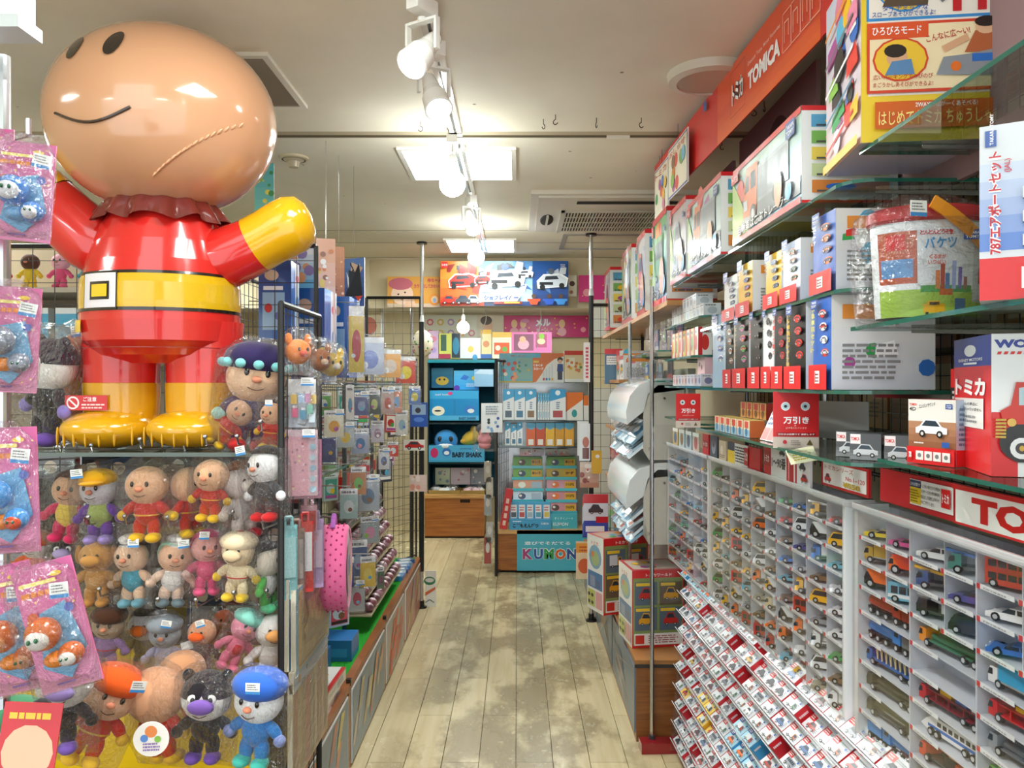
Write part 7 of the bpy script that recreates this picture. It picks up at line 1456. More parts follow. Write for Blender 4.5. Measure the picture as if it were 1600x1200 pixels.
# small doll leaning at the turf front and clips
plush('plush_doll', 'grey and white small plush hanging by the flat boxes', (-.69, 2.42, .47), .13, skin='9a9a9e', suit='e0e0e0', foot='8a6a4a', group=None, bag=True, tagc=False)
# little hanging soft toy row: stepped rack of small wrapped packs further on
t = thing('stepped_rack', 'small stepped rack of pink and brown wrapped packs on the left', 'rack', (-.665, 3.72, .42), 0); RK = t
bme = B('plastic', 'c8bfae'); 
for r in range(7): B('plastic', 'b8a88f').box((-.23+.0*r, 0, .0+r*.082), (-.03-.022*r, .95, .008+r*.082)).obj('tray', t)
B('plastic', 'a89a84').box((-.24, 0, 0), (-.235, .95, .66)).obj('back', t); B('print', 'c8302a').box((-.2, .05, .60), (-.18, .95, .66)).obj('red_header', t)
pm = []
for c1, c2 in (('8a4a5a', 'e8d0d8'), ('b08a9a', 'f0e0e8'), ('6a3a4a', 'd8c0c8'), ('a87a8a', '5a2a3a')):
    b = B('wrap', c1); b.ell((0, 0, .02), (.038, .03, .022), 8, 6); b.ell((-.012, .0, .026), (.02, .026, .018), 8, 5, c=c2); pm.append(b.mesh('wrapped_pack'))
for r in range(7):
    for k in range(11):
        o = put('wrapped_pack', rg.choice(pm), None, (-.665-.075-.022*r+.02, 3.77+k*.086, .43+r*.082), (0, .4, PI/2+rg.uniform(-.1, .1))); tag(o, 'small pink wrapped pack, %s step up, %s from the near end of the left rack' % (ORD[r], ORD[k]), 'wrapped pack', 'small pink wrapped packs')
for i in range(6):
    b = B('wrap', ['3f7fc0', '8aa8c8', '2f5f9a'][i % 3]); b.box((-.05, -.04, 0), (.05, .04, .03)); b.frame((-.05, -.04, .03), (1, 0, 0), (0, 1, 0)); b.rc(.01, .01, .08, .05, 'd8e0ea'); tag(b.obj('flat_pack', None, (-.74, 4.75+i*.085, .339), (0, 0, .1*i)), 'flat blue pack lying at the far end of the turf, %s in line' % ORD[i], 'pack', 'flat blue packs')
# --- partition wire panels across the aisle ends
def pole(x, y, ztop, zblk, label, c='1a1a1c'):
    t = thing('tension_pole', label, 'pole', (x, y, 0)); B('blackmetal', c).cyl((0, 0, .25 if zblk > 1 else 0), (0, 0, zblk), .016, n=12).obj('sleeve', t)
    B('metal', 'd0d2d4').cyl((0, 0, .05), (0, 0, .27), .012, n=12).obj('lower_tube', t); B('metal', 'd8dadc').cyl((0, 0, zblk), (0, 0, ztop-.012), .0125, n=12).obj('upper_tube', t)
    B('plastic', '151515').cyl((0, 0, ztop-.014), (0, 0, ztop), .036, n=16).obj('pad', t); q = B('plastic', '151515'); q.cyl((0, 0, 0), (0, 0, .012), .034, n=16); q.cyl((0, 0, .012), (0, 0, .05), .018, n=12); q.obj('foot', t); B('gloss', 'e0e0e0').cyl((0, 0, zblk), (0, 0, zblk+.045), .018, .013, 12).obj('collar', t)
pole(-.652, 5.34, CEIL, 1.955, 'black and chrome tension pole at the left end of the aisle')
pole(.478, 5.04, CEIL, 2.10, 'black and chrome tension pole at the right end of the aisle')
pole(-1.25, 6.4, 2.12, 1.3, 'chrome tension pole farther back behind the left wire panel') if 0 else None
grid('wire_panel', 'black wire panel joined to the left tension pole', (-1.03, 5.34, 0), 0, .37, 2.12, 0, .062, .075, fr=.011)
grid('wire_panel', 'black wire panel joined to the right tension pole', (.478, 5.04, 0), 0, .33, 2.04, 0, .062, .075, fr=.011)
for x, y, zt, lb in ((-1.12, 6.45, SOF, 'chrome pole behind the left partition, left of the slanting rail'), (-.93, 6.9, SOF, 'thin black pole behind the left partition')):
    t = thing('tension_pole', lb, 'pole', (x, y, 0)); B('metal', 'b8babc').cyl((0, 0, 1.5), (0, 0, zt-.012), .014, n=10).obj('upper_tube', t); B('blackmetal', '222').cyl((0, 0, 0), (0, 0, 1.5), .016, n=10).obj('sleeve', t); B('plastic', '151515').cyl((0, 0, zt-.012), (0, 0, zt), .04, n=12).obj('pad', t)
grid('wire_panel', 'far black wire panel turned along the aisle behind the left partition', (-1.12, 6.47, 0), 1.1, .5, 1.75, 0, .08, .08)
# things hanging on the left partition
def part_item(px0, px1, yt, yb, D, fn, label, name='hanging_card', cat='card', rz=0, th=.006): return poster(label, px0, px1, yt, yb, D, fn, rz=rz, cat=cat, name=name, th=th, rec=False, m='wrap')
part_item(641, 668, 629, 667, 5.25, lambda b, w, h: (b.rc(0, 0, w, h, '2a5ab8'), b.rc(w*.1, h*.5, w*.9, h*.92, '9ab8d8'), b.dc(w*.45, h*.68, w*.16, '3a3a4a'), b.dc(w*.5, h*.3, w*.3, '5a8ae0', ry=h*.1)), 'bright blue pouch hanging on the left tension pole')
part_item(631, 664, 687, 704, 5.22, lambda b, w, h: (b.rc(0, 0, w, h, 'e6e4e0'), pcar(b, w*.06, h*.1, w*.88, h*.75, 'c8201e')), 'white card with a red racing car picture on the left partition')
part_item(640, 667, 742, 768, 5.25, blobs('d8b8b0', 'e0c8c0', ['d8907a', 'e8d8d0'], 8, 8), 'pale pink pack hanging low on the left partition')
# cheese ball-like round pack
q = B('print', 'e8dcc0'); q.ell((0, 0, 0), (.075, .05, .1), 20, 14); 
for i in range(22): a = rg.uniform(PI, 2*PI); z = rg.uniform(-.07, .07); r_ = math.sqrt(max(0, 1-(z/.1)**2)); q.ell((.075*r_*math.cos(a), .05*r_*math.sin(a), z), (.007, .005, .008), 6, 4, c=rg.choice(['c8503a', '8a6a9a', 'c8a03a', '5a9a5a', 'd88aa0']))
tag(q.obj('printed_balloon', None, F(660, 537, 5.55)), 'oval cream balloon printed with small coloured dots beside the left tension pole', 'balloon')
# leaning card at the foot of the pole
b = B('print', 'e4e6e0'); b.box((0, 0, 0), (.075, .005, .25)); b.frame((0, 0, 0), (1, 0, 0), (0, 0, 1)); b.dc(.03, .18, .04, '3a7a5a', ry=.03); b.dc(.03, .185, .03, 'e4e6e0', ry=.015); b.pg([(.0, .1), (.07, .14), (.07, .12), (.0, .075)], 'd8704a'); b.ln([(0, .03), (.03, .05), (.06, .03)], .008, '7a8a8a')
tag(b.obj('leaning_card', None, (-.63, 5.36, .001), (.05, 0, 0)), 'white card with green and orange arcs standing on the floor by the left pole', 'card')
# items on the right partition
part_item(912, 922, 535, 597, 4.98, lambda b, w, h: (b.rc(0, 0, w, h, 'eceaea'), [b.rc(w*.3, h*(.1+.09*i), w*.75, h*(.16+.09*i), 'c84a5a') for i in range(9)]), 'narrow white strip sign with red lettering on the right tension pole', 'strip_sign', 'sign')
part_item(905, 922, 662, 720, 4.95, lambda b, w, h: (b.rc(0, 0, w, h, 'dfe6e8'), b.dc(w*.6, h*.5, w*.3, 'b05030', ry=h*.15), b.rc(w*.3, h*.05, w*.9, h*.35, '6a2a20')), 'pale blue printed pack on the right tension pole')
part_item(924, 940, 704, 740, 4.9, lambda b, w, h: (b.rc(0, 0, w, h, 'd8a82a'), b.dc(w*.6, h*.75, w*.2, 'e8e8e8', ry=h*.08)), 'yellow card hanging on the right tension pole')
part_item(906, 936, 722, 762, 4.93, blobs('b06a4a', 'd8c8b8', ['8a3020', 'c8502a', 'e8e0d8'], 9, 9), 'brown and orange pack hanging beside the yellow card')
for i in range(3): part_item(912-i, 950, 772+i*3, 836+i*2, 4.7+.04*i, (lambda b, w, h: (b.rc(0, 0, w, h, 'd8dce8'), b.rc(0, h*.0, w, h*.35, '2a4fb0'), b.rc(w*.5, h*.3, w, h*.45, 'c8202a'), b.rc(w*.08, h*.08, w*.85, h*.22, 'f0eef0'), b.rc(0, h*.78, w, h, 'c8202a'), pcar(b, w*.2, h*.5, w*.6, h*.25, '3a3a3e'))), ['front', 'middle', 'rear'][i]+' white, blue and red car pack hanging on the right wire panel')
part_item(900, 926, 846, 905, 4.9, lambda b, w, h: (b.rc(0, 0, w, h, 'e8d0a8'), b.dc(w*.5, h*.35, w*.38, 'd8602a', ry=h*.2), b.rc(0, h*.7, w, h*.95, 'e8a03a'), b.bars(w*.2, h*.72, w*.8, h*.9, 2, 'c84a2a')), 'orange and cream pack hanging low by the right pole')
part_item(945, 972, 545, 600, 4.9, lambda b, w, h: (b.rc(0, 0, w, h, '4a7a9a'), b.rc(0, h*.85, w, h, 'd8404a'), b.rc(w*.1, h*.55, w*.8, h*.8, 'f0f0ee'), b.bars(w*.15, h*.58, w*.75, h*.77, 3, '9aa')), 'white notice over boxed toys behind the right wire panel')

# dense goods on the left aisle wire wall
ra = random.Random(91); pm_ = []
for i in range(16):
    c1, c2 = ra.choice([('e6e8ea', '3f7fc0'), ('c8d4e0', 'd84a5a'), ('3a5aa0', 'e8e8f0'), ('d8b8c8', 'b04a8a'), ('2f4f8a', 'e8c84a'), ('b8c8c8', '4a9a8a'), ('e0d8c8', 'c8703a'), ('8ab4d8', 'e8f0f4'), ('c83a3a', 'f0e8e0'), ('404650', '9aa4b0')])
    w_, h_ = ra.uniform(.07, .11), ra.uniform(.11, .17); b = B('wrap', c1); b.box((-w_/2, 0, -h_), (w_/2, .018, 0)); b.frame((-w_/2, 0, -h_), (1, 0, 0), (0, 0, 1)); b.rc(0, h_*.84, w_, h_, 'eceef0'); b.bars(w_*.1, h_*.86, w_*.9, h_*.96, 1, '777', ra); b.rc(w_*.08, h_*.08, w_*.92, h_*.78, c2); b.dc(w_*.45, h_*.45, w_*.3, c1, n=10); b.dc(w_*.6, h_*.35, w_*.16, ra.choice(PAL), n=9); b.rc(w_*.1, h_*.1, w_*.9, h_*.2, ra.choice(PAL)); pm_.append(b.mesh('hanging_pack'))
for j, z in enumerate((1.50, 1.36, 1.12, .85, .60)):
    for i in range(16):
        y = 2.85+i*.152
        if j > 1 and 3.6 < y and j > 2: continue
        if j == 0 and i % 2: continue
        tag(put('hanging_pack', ra.choice(pm_), None, (-.98+ra.uniform(0, .2), y, z+ra.uniform(-.02, .02)), (0, ra.uniform(-.08, .08), ra.uniform(.4, 1.0))), 'pack on the left aisle wire wall, %s row down, %s from the near end' % (ORD[j], ORD[i]), 'pack', 'packs on the left aisle wire wall')
# ================================================================ far end of the aisle
rg = random.Random(5)
def fx(px, D): return (px-VX)*D/FPX
def fz(py, D): return CZ-(py-600)*D/FPX
def fbox(name, label, px0, px1, yt, yb, D, dep, fn, cat='toy box', group=None, c='e8e8e8', side=None, m='print'):
    x0, x1, zt, zb = fx(px0, D), fx(px1, D), fz(yt, D), fz(yb, D); me = carton(name, x1-x0, zt-zb, dep, fn, side, None, c=c, m=m); t = thing(name, label, cat, ((x0+x1)/2, D, zb), 0, group); put('carton', me, t); return t
# ---- teal-topped left fixture (D 7.75)
D = 7.8; x0, x1 = fx(668, D), fx(778, D)
t = thing('shelf_unit', 'teal-canopied shelf unit of blue shark goods on a wooden base', 'shelf unit', (x0, D, 0)); W = x1-x0
B('plastic', '1a8a9a').box((0, 0, fz(562, D)-.03), (W, .4, fz(562, D))).obj('canopy', t); B('matte', '1c6a86').box((0, .39, .35), (W, .4, fz(562, D))).obj('back', t)
for x in (0, W-.012): B('blackmetal', '18303a').box((x, 0, .3), (x+.012, .4, fz(562, D)-.03)).obj('side', t)
for y in (660, 722): B('glass').box((.012, .01, fz(y, D)-.008), (W-.012, .39, fz(y, D))).obj('shelf', t); B('gloss', '2a3a40').box((.012, .005, fz(y, D)-.02), (W-.012, .012, fz(y, D))).obj('shelf_edge', t)
B('wood', 'a8672c').box((-.02, -.06, .02), (fx(757, D)-x0, .4, fz(777, D))).obj('drawer_base', t); B('wood', 'd8a868').box((-.03, -.07, fz(777, D)), (fx(757, D)-x0, .4, fz(771, D))).obj('counter', t); B('matte', '2a1a10').box((.33, -.062, fz(784, D)), (.43, -.058, fz(779, D))).obj('hand_slot', t); B('matte', '2a2018').box((-.02, -.05, 0), (fx(757, D)-x0, .38, .02)).obj('plinth', t)
def shark1(b, w, h): b.rc(0, 0, w, h, '2a7fa0'); b.grad(0, 0, w, h, '1f6f98', '3a90b0', 3); b.dc(w*.5, h*.35, w*.3, 'e0c050', ry=h*.22); b.dc(w*.38, h*.42, w*.05, '222'); b.dc(w*.6, h*.42, w*.05, '222')
fbox('picture_card', 'dark teal card with a yellow round shape on the top shelf of the teal unit', 674, 708, 575, 606, 7.95, .02, shark1, group=None, cat='card')
def bluesc(b, w, h): b.grad(0, 0, w, h, '2f9fe0', '58b8e8', 4); b.pg([(w*.25, h*.55), (w*.5, h*.5), (w*.62, h*.66), (w*.42, h*.8)], '2a6fc8'); b.dc(w*.82, h*.6, w*.1, 'e8c83a', ry=h*.12); b.dc(w*.12, h*.1, w*.12, '5a3aa8', ry=h*.14); b.bars(w*.5, h*.15, w*.85, h*.35, 2, 'cfe8f8')
fbox('picture_box', 'bright blue boxed game on the top shelf of the teal unit', 709, 748, 579, 609, 7.88, .12, bluesc)
fbox('picture_box', 'pale blue wrapped package beside the bright blue box', 741, 771, 577, 604, 7.83, .15, lambda b, w, h: (b.rc(0, 0, w, h, '8ab8dc'), b.pg([(0, h*.75), (w*.3, h), (w*.95, h), (w, h*.7)], 'b8d4e8')), c='9ac0dc', m='wrap')
def sh2(b, w, h): b.rc(0, 0, w, h, '1f8fd0'); b.rc(0, h*.72, w, h, '3aa8e0'); b.rc(0, 0, w, h*.16, '58b8e8'); b.dc(w*.18, h*.32, w*.13, 'f0ecd8', ry=h*.16); b.dc(w*.17, h*.32, w*.07, '2a2a30', ry=h*.03); b.dc(w*.82, h*.36, w*.12, '3f7fd0', ry=h*.13); b.dc(w*.84, h*.32, w*.07, 'e8f0f4', ry=h*.07); b.tx('BABY SHARK', w*.12, h*.83, h*.055, 'e8f6ff', w=w*.3); b.rc(w*.5, h*.2, w*.52, h*.7, '2a7fb8'); b.dc(w*.42, h*.9, w*.05, 'd84a8a', ry=h*.06); b.tx('BABY SHARK', w*.6, h*.03, h*.09, '1a3a70', w=w*.35)
fbox('display_box', 'blue boxed toy with white oval windows on the second shelf of the teal unit', 671, 748, 610, 657, 7.82, .22, sh2, c='2a90d0')
def sh3(b, w, h): b.rc(0, 0, w, h, '3f9fd0'); b.rc(0, h*.12, w, h, '4aa8d8'); b.dc(w*.1, h*.55, w*.07, 'c8306a', ry=h*.3); b.dc(w*.32, h*.6, w*.08, '2f6fc0', ry=h*.25); b.dc(w*.32, h*.55, w*.05, 'e8f0f4', ry=h*.12); b.tx('pinkfong', w*.56, h*.74, h*.12, '2a4a80', w=w*.2); b.tx('BABY SHARK', w*.42, h*.28, h*.32, '101c38', w=w*.54, bold=.05)
fbox('display_tray', 'blue display tray lettered with the shark song title', 670, 757, 696, 722, 7.80, .28, sh3, cat='display tray', c='3f9fd0')
# two stuffed toys in the tray (plain rounded sea-animal shapes)
t = thing('stuffed_toy', 'round blue stuffed toy in the lettered tray', 'plush toy', (fx(697, 7.9), 7.9, fz(696, 7.9)), 0); q = B('fabric', '3f8fd0'); q.ell((0, 0, .05), (.12, .1, .11), 20, 12); q.obj('body', t); [B('gloss', '1a1a1e').ell((s*.055, -.085, .07), (.022, .012, .03), 10, 7).obj('eye', t) for s in (-1, 1)]; q = B('fabric', 'e8f0f4'); q.ell((0, -.03, .0), (.09, .08, .05), 14, 8); q.obj('belly', t)
t = thing('stuffed_toy', 'yellow stuffed toy lying behind the blue one in the tray', 'plush toy', (fx(735, 7.92), 7.92, fz(694, 7.9)), 0); q = B('fabric', 'e0b848'); q.ell((0, 0, .06), (.1, .08, .07), 16, 10, rot=(0, -.6, 0)); q.ell((.03, 0, .14), (.03, .03, .05), 10, 8); q.obj('body', t); q = B('fabric', 'd8a83a'); q.ell((-.05, -.04, .03), (.05, .03, .03), 10, 7); q.obj('fin', t)
for i, (a, b_, lb) in enumerate(((680, 703, 'pale green'), (704, 735, 'white and lilac'), (736, 758, 'grey'))):
    fbox('picture_pack', lb+' flat pack standing in the lowest bay of the teal unit', a, b_, 731, 757, 7.95, .03, blobs(['b8c8a8', 'd8ccd8', 'a8a8b0'][i], ['d0d8c0', 'c8b8c8', '8a8a98'][i], ['e8e8e8', 'c88a9a', '8a9ab0'], 6, i+40), cat='pack')
for i, (a, b_) in enumerate(((669, 718), (720, 757))):
    t = thing('wicker_basket', ('left', 'right')[i]+' wicker basket of bagged bits on the wooden counter', 'basket', (fx((a+b_)/2, 7.72), 7.86, fz(776, 7.75)), 0, 'wicker baskets'); w = (b_-a)*7.75/FPX/2
    q = B('matte', 'b09050'); pr = [(0, -.09, 0), (0, .09, 0)]; q.add([(-w*.92, -.09, 0), (w*.92, -.09, 0), (w*.92, .09, 0), (-w*.92, .09, 0), (-w, -.11, .06), (w, -.11, .06), (w, .11, .06), (-w, .11, .06)], [(0, 1, 2, 3), (0, 1, 5, 4), (1, 2, 6, 5), (2, 3, 7, 6), (3, 0, 4, 7)]); 
    for k in range(4): q.box((-w-.002, -.112, .012+k*.014), (w+.002, -.108, .018+k*.014), 'c8aa68')
    q.obj('basket', t); q = B('film'); [q.ell((rg.uniform(-w*.7, w*.7), rg.uniform(-.05, .05), .07), (.05, .05, .035), 8, 6) for _ in range(6)]; q.obj('clear_bags', t); q = B('wrap', 'd8d4d8'); [q.ell((rg.uniform(-w*.7, w*.7), rg.uniform(-.05, .05), .055), (.045, .045, .025), 8, 6, c=rg.choice(['e0b8c0', 'd8e0e4', 'b8c8d0', 'e8e0d0'])) for _ in range(7)]; stuff(q.obj('contents', t))
# things on the canopy
def topitem(label, a, b_, yt, yb, fn, D=7.95, dep=.1, c='eee'): return fbox('boxed_toy', label, a, b_, yt, yb, D, dep, fn, group='boxes on top of the teal unit', c=c)
topitem('green and yellow character-free card box with a blue dome, on the teal canopy', 686, 719, 521, 560, lambda b, w, h: (b.rc(0, 0, w, h, 'd8dc6a'), b.rc(w*.08, h*.3, w*.35, h*.95, '4a6a5a'), b.rc(w*.6, h*.02, w, h, '2a3a4a'), b.dc(w*.8, h*.5, w*.16, '2f8ab0', ry=h*.35), b.rc(0, 0, w*.55, h*.18, 'b8405a')))
topitem('white box with a yellow curve on the teal canopy', 719, 752, 528, 560, lambda b, w, h: (b.rc(0, 0, w, h, 'eef0f2'), b.dc(w*.5, h*.45, w*.14, 'e8c83a', ry=h*.16), b.dc(w*.7, h*.05, w*.12, '3fa0d8', ry=h*.15)))
topitem('narrow yellow and blue box on the teal canopy', 751, 768, 515, 560, lambda b, w, h: (b.rc(0, 0, w, h, 'e8d8a0'), b.rc(0, h*.85, w, h, 'e0b030'), b.dc(w*.5, h*.5, w*.3, 'd88a5a'), b.rc(0, 0, w, h*.15, '3f6fb8')))
topitem('orange and red craft box between the teal and white units', 769, 799, 519, 560, lambda b, w, h: (b.rc(0, 0, w, h, 'f0e8d0'), b.rc(w*.1, h*.15, w*.9, h*.6, 'e0603a'), b.rc(0, h*.8, w, h, 'e8c060'), b.dc(w*.3, h*.4, w*.14, 'f0e0d0'), b.dc(w*.65, h*.35, w*.14, '6ab05a')))
topitem('pink window box with two dolls beside the craft box', 799, 862, 519, 551, lambda b, w, h: (b.rc(0, 0, w, h, 'e07ab0'), b.rc(w*.06, h*.1, w*.55, h*.9, '8a5a70'), b.dc(w*.3, h*.4, w*.14, 'e0a8b8', ry=h*.25), b.dc(w*.28, h*.65, w*.08, 'd8b090'), b.rc(w*.6, h*.25, w*.88, h*.9, 'b05a7a'), b.dc(w*.74, h*.55, w*.1, 'f0c8a8', ry=h*.15), b.dc(w*.75, h*.8, w*.07, '8ac04a')))
topitem('thin lilac box standing at the end of the teal canopy', 670, 685, 517, 560, lambda b, w, h: (b.rc(0, 0, w, h, 'd8b8d8'), b.dc(w*.5, h*.7, w*.3, 'e890b0'), b.dc(w*.5, h*.3, w*.3, 'b8a0d8')))
# ---- white unit with counting toys (D 6.3)
D = 6.35; x0, x1 = fx(776, D), fx(925, D); t = thing('shelf_unit', 'study toy shelf unit with turquoise book rack on a wooden base', 'shelf unit', (x0, D, 0)); W = x1-x0
B('wood', 'a8662a').box((0, -.02, .02), (W, .36, fz(833, D))).obj('drawer_base', t); B('wood', 'dcae70').box((-.01, -.04, fz(833, D)), (W, .36, fz(827, D))).obj('counter', t); B('matte', '20140c').box((W*.68, -.024, fz(841, D)), (W*.80, -.019, fz(834, D))).obj('hand_slot', t); B('matte', '1c1612').box((0, 0, 0), (W, .34, .02)).obj('plinth', t)
for y in (657, 697): B('glass').box((0, 0, fz(y, D)-.008), (W, .3, fz(y, D))).obj('shelf', t); B('gloss', '2f4048').box((0, -.005, fz(y, D)-.014), (W, 0, fz(y, D)-.002)).obj('shelf_edge', t)
B('glass').box((0, .05, fz(597, D)-.006), (W, .3, fz(597, D))).obj('shelf', t)
B('metal', 'a8aaac').box((0, .33, .3), (W, .335, fz(560, D))).obj('back', t)
grid('wire_panel', 'narrow black wire panel edge-on between the two far units', (fx(775, 6.2), 6.22, 0), 1.35, .5, 1.72, 0, .06, .08, fr=.012)
b = B('print', '4ab0c8'); w, h = .57, .325; b.box((0, 0, 0), (w, .012, h)); b.frame((0, 0, 0), (1, 0, 0), (0, 0, 1)); b.tx('遊びでそだてる', .06, h*.64, h*.085, 'fff', w=.37)
x = .045
for ch, c in zip('KUMON', ('a83a7a', '2a5aa8', '2f9a4a', 'd8602a', '2f4f9a')): ww = glyphs(ch, .05)[2]*h*.26; b.tx(ch, x-.002, h*.275, h*.28, 'fff', w=ww*1.06, bold=.09); b.tx(ch, x, h*.28, h*.26, c, w=ww, bold=.05); x += ww+.009
tag(b.obj('sign_board', None, (fx(808, 6.3), 6.31, fz(892, 6.3))), 'light blue board with multicoloured study brand lettering on the wooden base', 'sign')
# book rack
t = thing('book_rack', 'turquoise tiered rack of small workbooks', 'book rack', (fx(799, 6.42), 6.42, fz(828, 6.4)), 0); RW_ = (905-799)*6.42/FPX
B('acryl').box((0, .15, 0), (RW_, .155, .60)).obj('back', t)
cols_ = [('6fae4a', 'めいろ'), ('7ab04a', 'めいろ'), ('e0a080', ''), ('c8dce8', ''), ('d89a8a', ''), None], [('6fae4a', 'めいろ'), ('c8a83a', 'かず'), ('d89aa8', 'ひらがな'), ('d08a90', 'ひらがな'), ('d8909a', 'ひらがな'), ('b88a5a', 'はさみ')]
for c in range(2):
    for r in range(6):
        q = B('gloss', '5ac8d8'); z = .50-.092*r; q.box((c*RW_*.5+.005, .12-.02*r, z-.012), (c*RW_*.5+RW_*.48, .135-.02*r, z+.012)); q.obj('lip', t)
        if cols_[c][r]:
            cc, tt = cols_[c][r]; b = B('print', cc); w, h = RW_*.44, .085; b.box((0, 0, 0), (w, .008, h)); b.frame((0, 0, 0), (1, 0, 0), (0, 0, 1)); b.dc(w*.3, h*.45, w*.13, rg.choice(['5a3a2a', 'e8702a', 'f0ece0', '3a4a6a']), ry=h*.3); b.dc(w*.25, h*.5, w*.05, 'f0ece0', ry=h*.12); b.rc(w*.62, h*.15, w*.97, h*.75, 'e0a81e' if tt else 'a8b8c8')
            if tt: b.tx(tt, w*.65, h*.35, h*.3, '2a1a10', w=w*.29, bold=.04)
            o = b.obj('workbook', None, (fx(799, 6.42)+c*RW_*.5+.014, 6.42+.137-.02*r, fz(828, 6.4)+z), (-.12, 0, 0)); tag(o, '%s workbook, %s tier down in the %s column of the turquoise rack' % ({'6fae4a': 'green', '7ab04a': 'light green', 'e0a080': 'salmon', 'c8dce8': 'pale blue', 'd89a8a': 'rose', 'c8a83a': 'mustard', 'd89aa8': 'pink', 'd08a90': 'dusky pink', 'd8909a': 'pale red', 'b88a5a': 'brown'}[cc], ORD[r], ('first', 'second')[c]), 'workbook', 'workbooks in the turquoise rack')
b = B('print', '4ab4c8'); w, h = .22, .12; b.box((0, 0, 0), (w, .01, h)); b.frame((0, 0, 0), (1, 0, 0), (0, 0, 1)); b.tx('すくすくノート', w*.15, h*.62, h*.15, 'e8f8ff', w=w*.7); b.tx('KUMON', w*.1, h*.2, h*.22, 'f0faff', w=w*.55)
tag(b.obj('rack_sign', None, (fx(860, 6.38), 6.38, fz(826, 6.38))), 'turquoise rack sign with pale lettering below the workbooks', 'sign')
# pencil display
t = thing('pencil_display', 'light blue counter display of wrapped pencils with large black lettering', 'display box', (fx(796, 6.33), 6.33, fz(828, 6.33))); w, h = (861-796)*6.33/FPX, .085
b = B('print', '3f9fd0'); b.box((0, 0, 0), (w, .1, h)); b.frame((0, 0, 0), (1, 0, 0), (0, 0, 1)); b.tx('こどもえんぴつ', w*.08, h*.2, h*.42, '101820', w=w*.62, bold=.06); b.tx('KUMON', w*.76, h*.5, h*.2, 'e8f4fa', w=w*.18); b.bars(w*.08, h*.74, w*.3, h*.9, 1, 'e8f4fa'); b.obj('tray', t); B('print', '58b0d8').box((0, .09, h), (w, .1, h+.13)).obj('header', t)
for i in range(5): b = B('wrap', 'e8e8ea'); b.box((-.025, 0, 0), (.025, .01, .11)); b.frame((-.025, 0, 0), (1, 0, 0), (0, 0, 1)); b.rc(.005, .01, .045, .05, ['3a4a5a', 'c8403a', 'a8b8c0', '4aa0b8', 'e8c84a'][i]); b.bars(.005, .06, .045, .1, 2, 'c8504a'); o = b.obj('pencil_pack', None, (fx(796, 6.33)+.035+i*.067, 6.37, fz(828, 6.33)+.087), (0, 0, .0)); tag(o, 'pale wrapped pencil pack, %s from the pole side in the blue display' % ORD[i], 'pencil pack', 'wrapped pencil packs')
b = B('print', 'c82a2e'); b.box((-.03, 0, 0), (.03, .03, .33)); b.frame((-.03, 0, 0), (1, 0, 0), (0, 0, 1)); [b.rc(.018, .03+.06*i, .042, .07+.06*i, 'e8c8b8') for i in range(4)]; tag(b.obj('tall_box', None, (fx(786, 6.3), 6.34, fz(828, 6.3)), (0, .16, 0)), 'narrow tall red box leaning beside the pencil display', 'toy box')
# shelf rows
def sp(label, a, b_, yt, yb, c1, c2, kind, grp, D=6.38):
    def f(b, w, h):
        b.rc(0, 0, w, h, 'e8ecee'); b.pg([(0, h*.6), (0, h), (w, h), (w, h*.75)], c1) if kind != 'o' else b.rc(0, 0, w, h, c1); b.dc(w*.5, h*.88, w*.16, 'e8f4fa'); b.rc(w*.2, h*.08, w*.8, h*.3, c2)
        if kind == 'o': b.pg([(0, h*.8), (w*.5, h*.7), (w, h*.8), (w, h), (0, h)], '58a8d0'); b.rc(w*.2, h*.05, w*.8, h*.3, 'f0ece4')
        else: b.bars(w*.4, h*.35, w*.65, h*.6, 4, '2a5a8a')
    return fbox('puzzle_box', label, a, b_, yt, yb, D, .12, f, group=grp, c='e8ecee')
for i in range(3): sp('white puzzle box with sky blue corner, %s from the pole on the upper study shelf' % ORD[i], 786+17.5*i, 803+17.5*i, 608, 656, '3fa0d0', ['5a6a7a', '4a7a9a', '8a6a4a'][i], 'w', 'white and blue puzzle boxes')
for i in range(5): sp('slim blue spine box, %s of five between the wider puzzle boxes' % ORD[i], 840+3.8*i, 843.2+3.8*i, 614, 656, '58a8d0', 'a8c8d8', 'w', 'slim blue spine boxes')
sp('large white and blue puzzle box with red blocks picture', 859, 884, 608, 656, '2f9ad0', 'b04a4a', 'w', 'white and blue puzzle boxes'); fbox('puzzle_box', 'orange and white puzzle box with a stacked toy picture', 884, 911, 613, 657, 6.4, .12, lambda b, w, h: (b.rc(0, 0, w, h, 'e8e6e2'), b.pg([(0, h*.3), (0, h), (w, h), (w, h*.75)], 'e0742a'), b.dc(w*.5, h*.25, w*.16, '3aa0a0', ry=h*.14)), group='white and blue puzzle boxes'); fbox('puzzle_box', 'last orange-topped puzzle box beside the right pole', 912, 922, 618, 657, 6.4, .12, lambda b, w, h: (b.rc(0, 0, w, h, 'e8e6e2'), b.rc(0, h*.6, w, h, 'e0742a')), group='white and blue puzzle boxes')
for i in range(3): sp('small white and blue box, %s from the pole on the middle study shelf' % ORD[i], 789+9.5*i, 797.5+9.5*i, 659+(i == 1)*4, 696, '3fa0d0', '4a7a9a', 'w', 'small study boxes')
for i in range(5): sp('%s counting box with sky blue top, %s of five on the middle study shelf' % (['orange', 'deep orange', 'yellow', 'amber', 'light orange'][i], ORD[i]), 822.5+15*i, 836.5+15*i, 661, 697, ['d8602a', 'c84a1e', 'e8b02a', 'd89a2a', 'e8a83a'][i], 'eee', 'o', 'counting boxes')
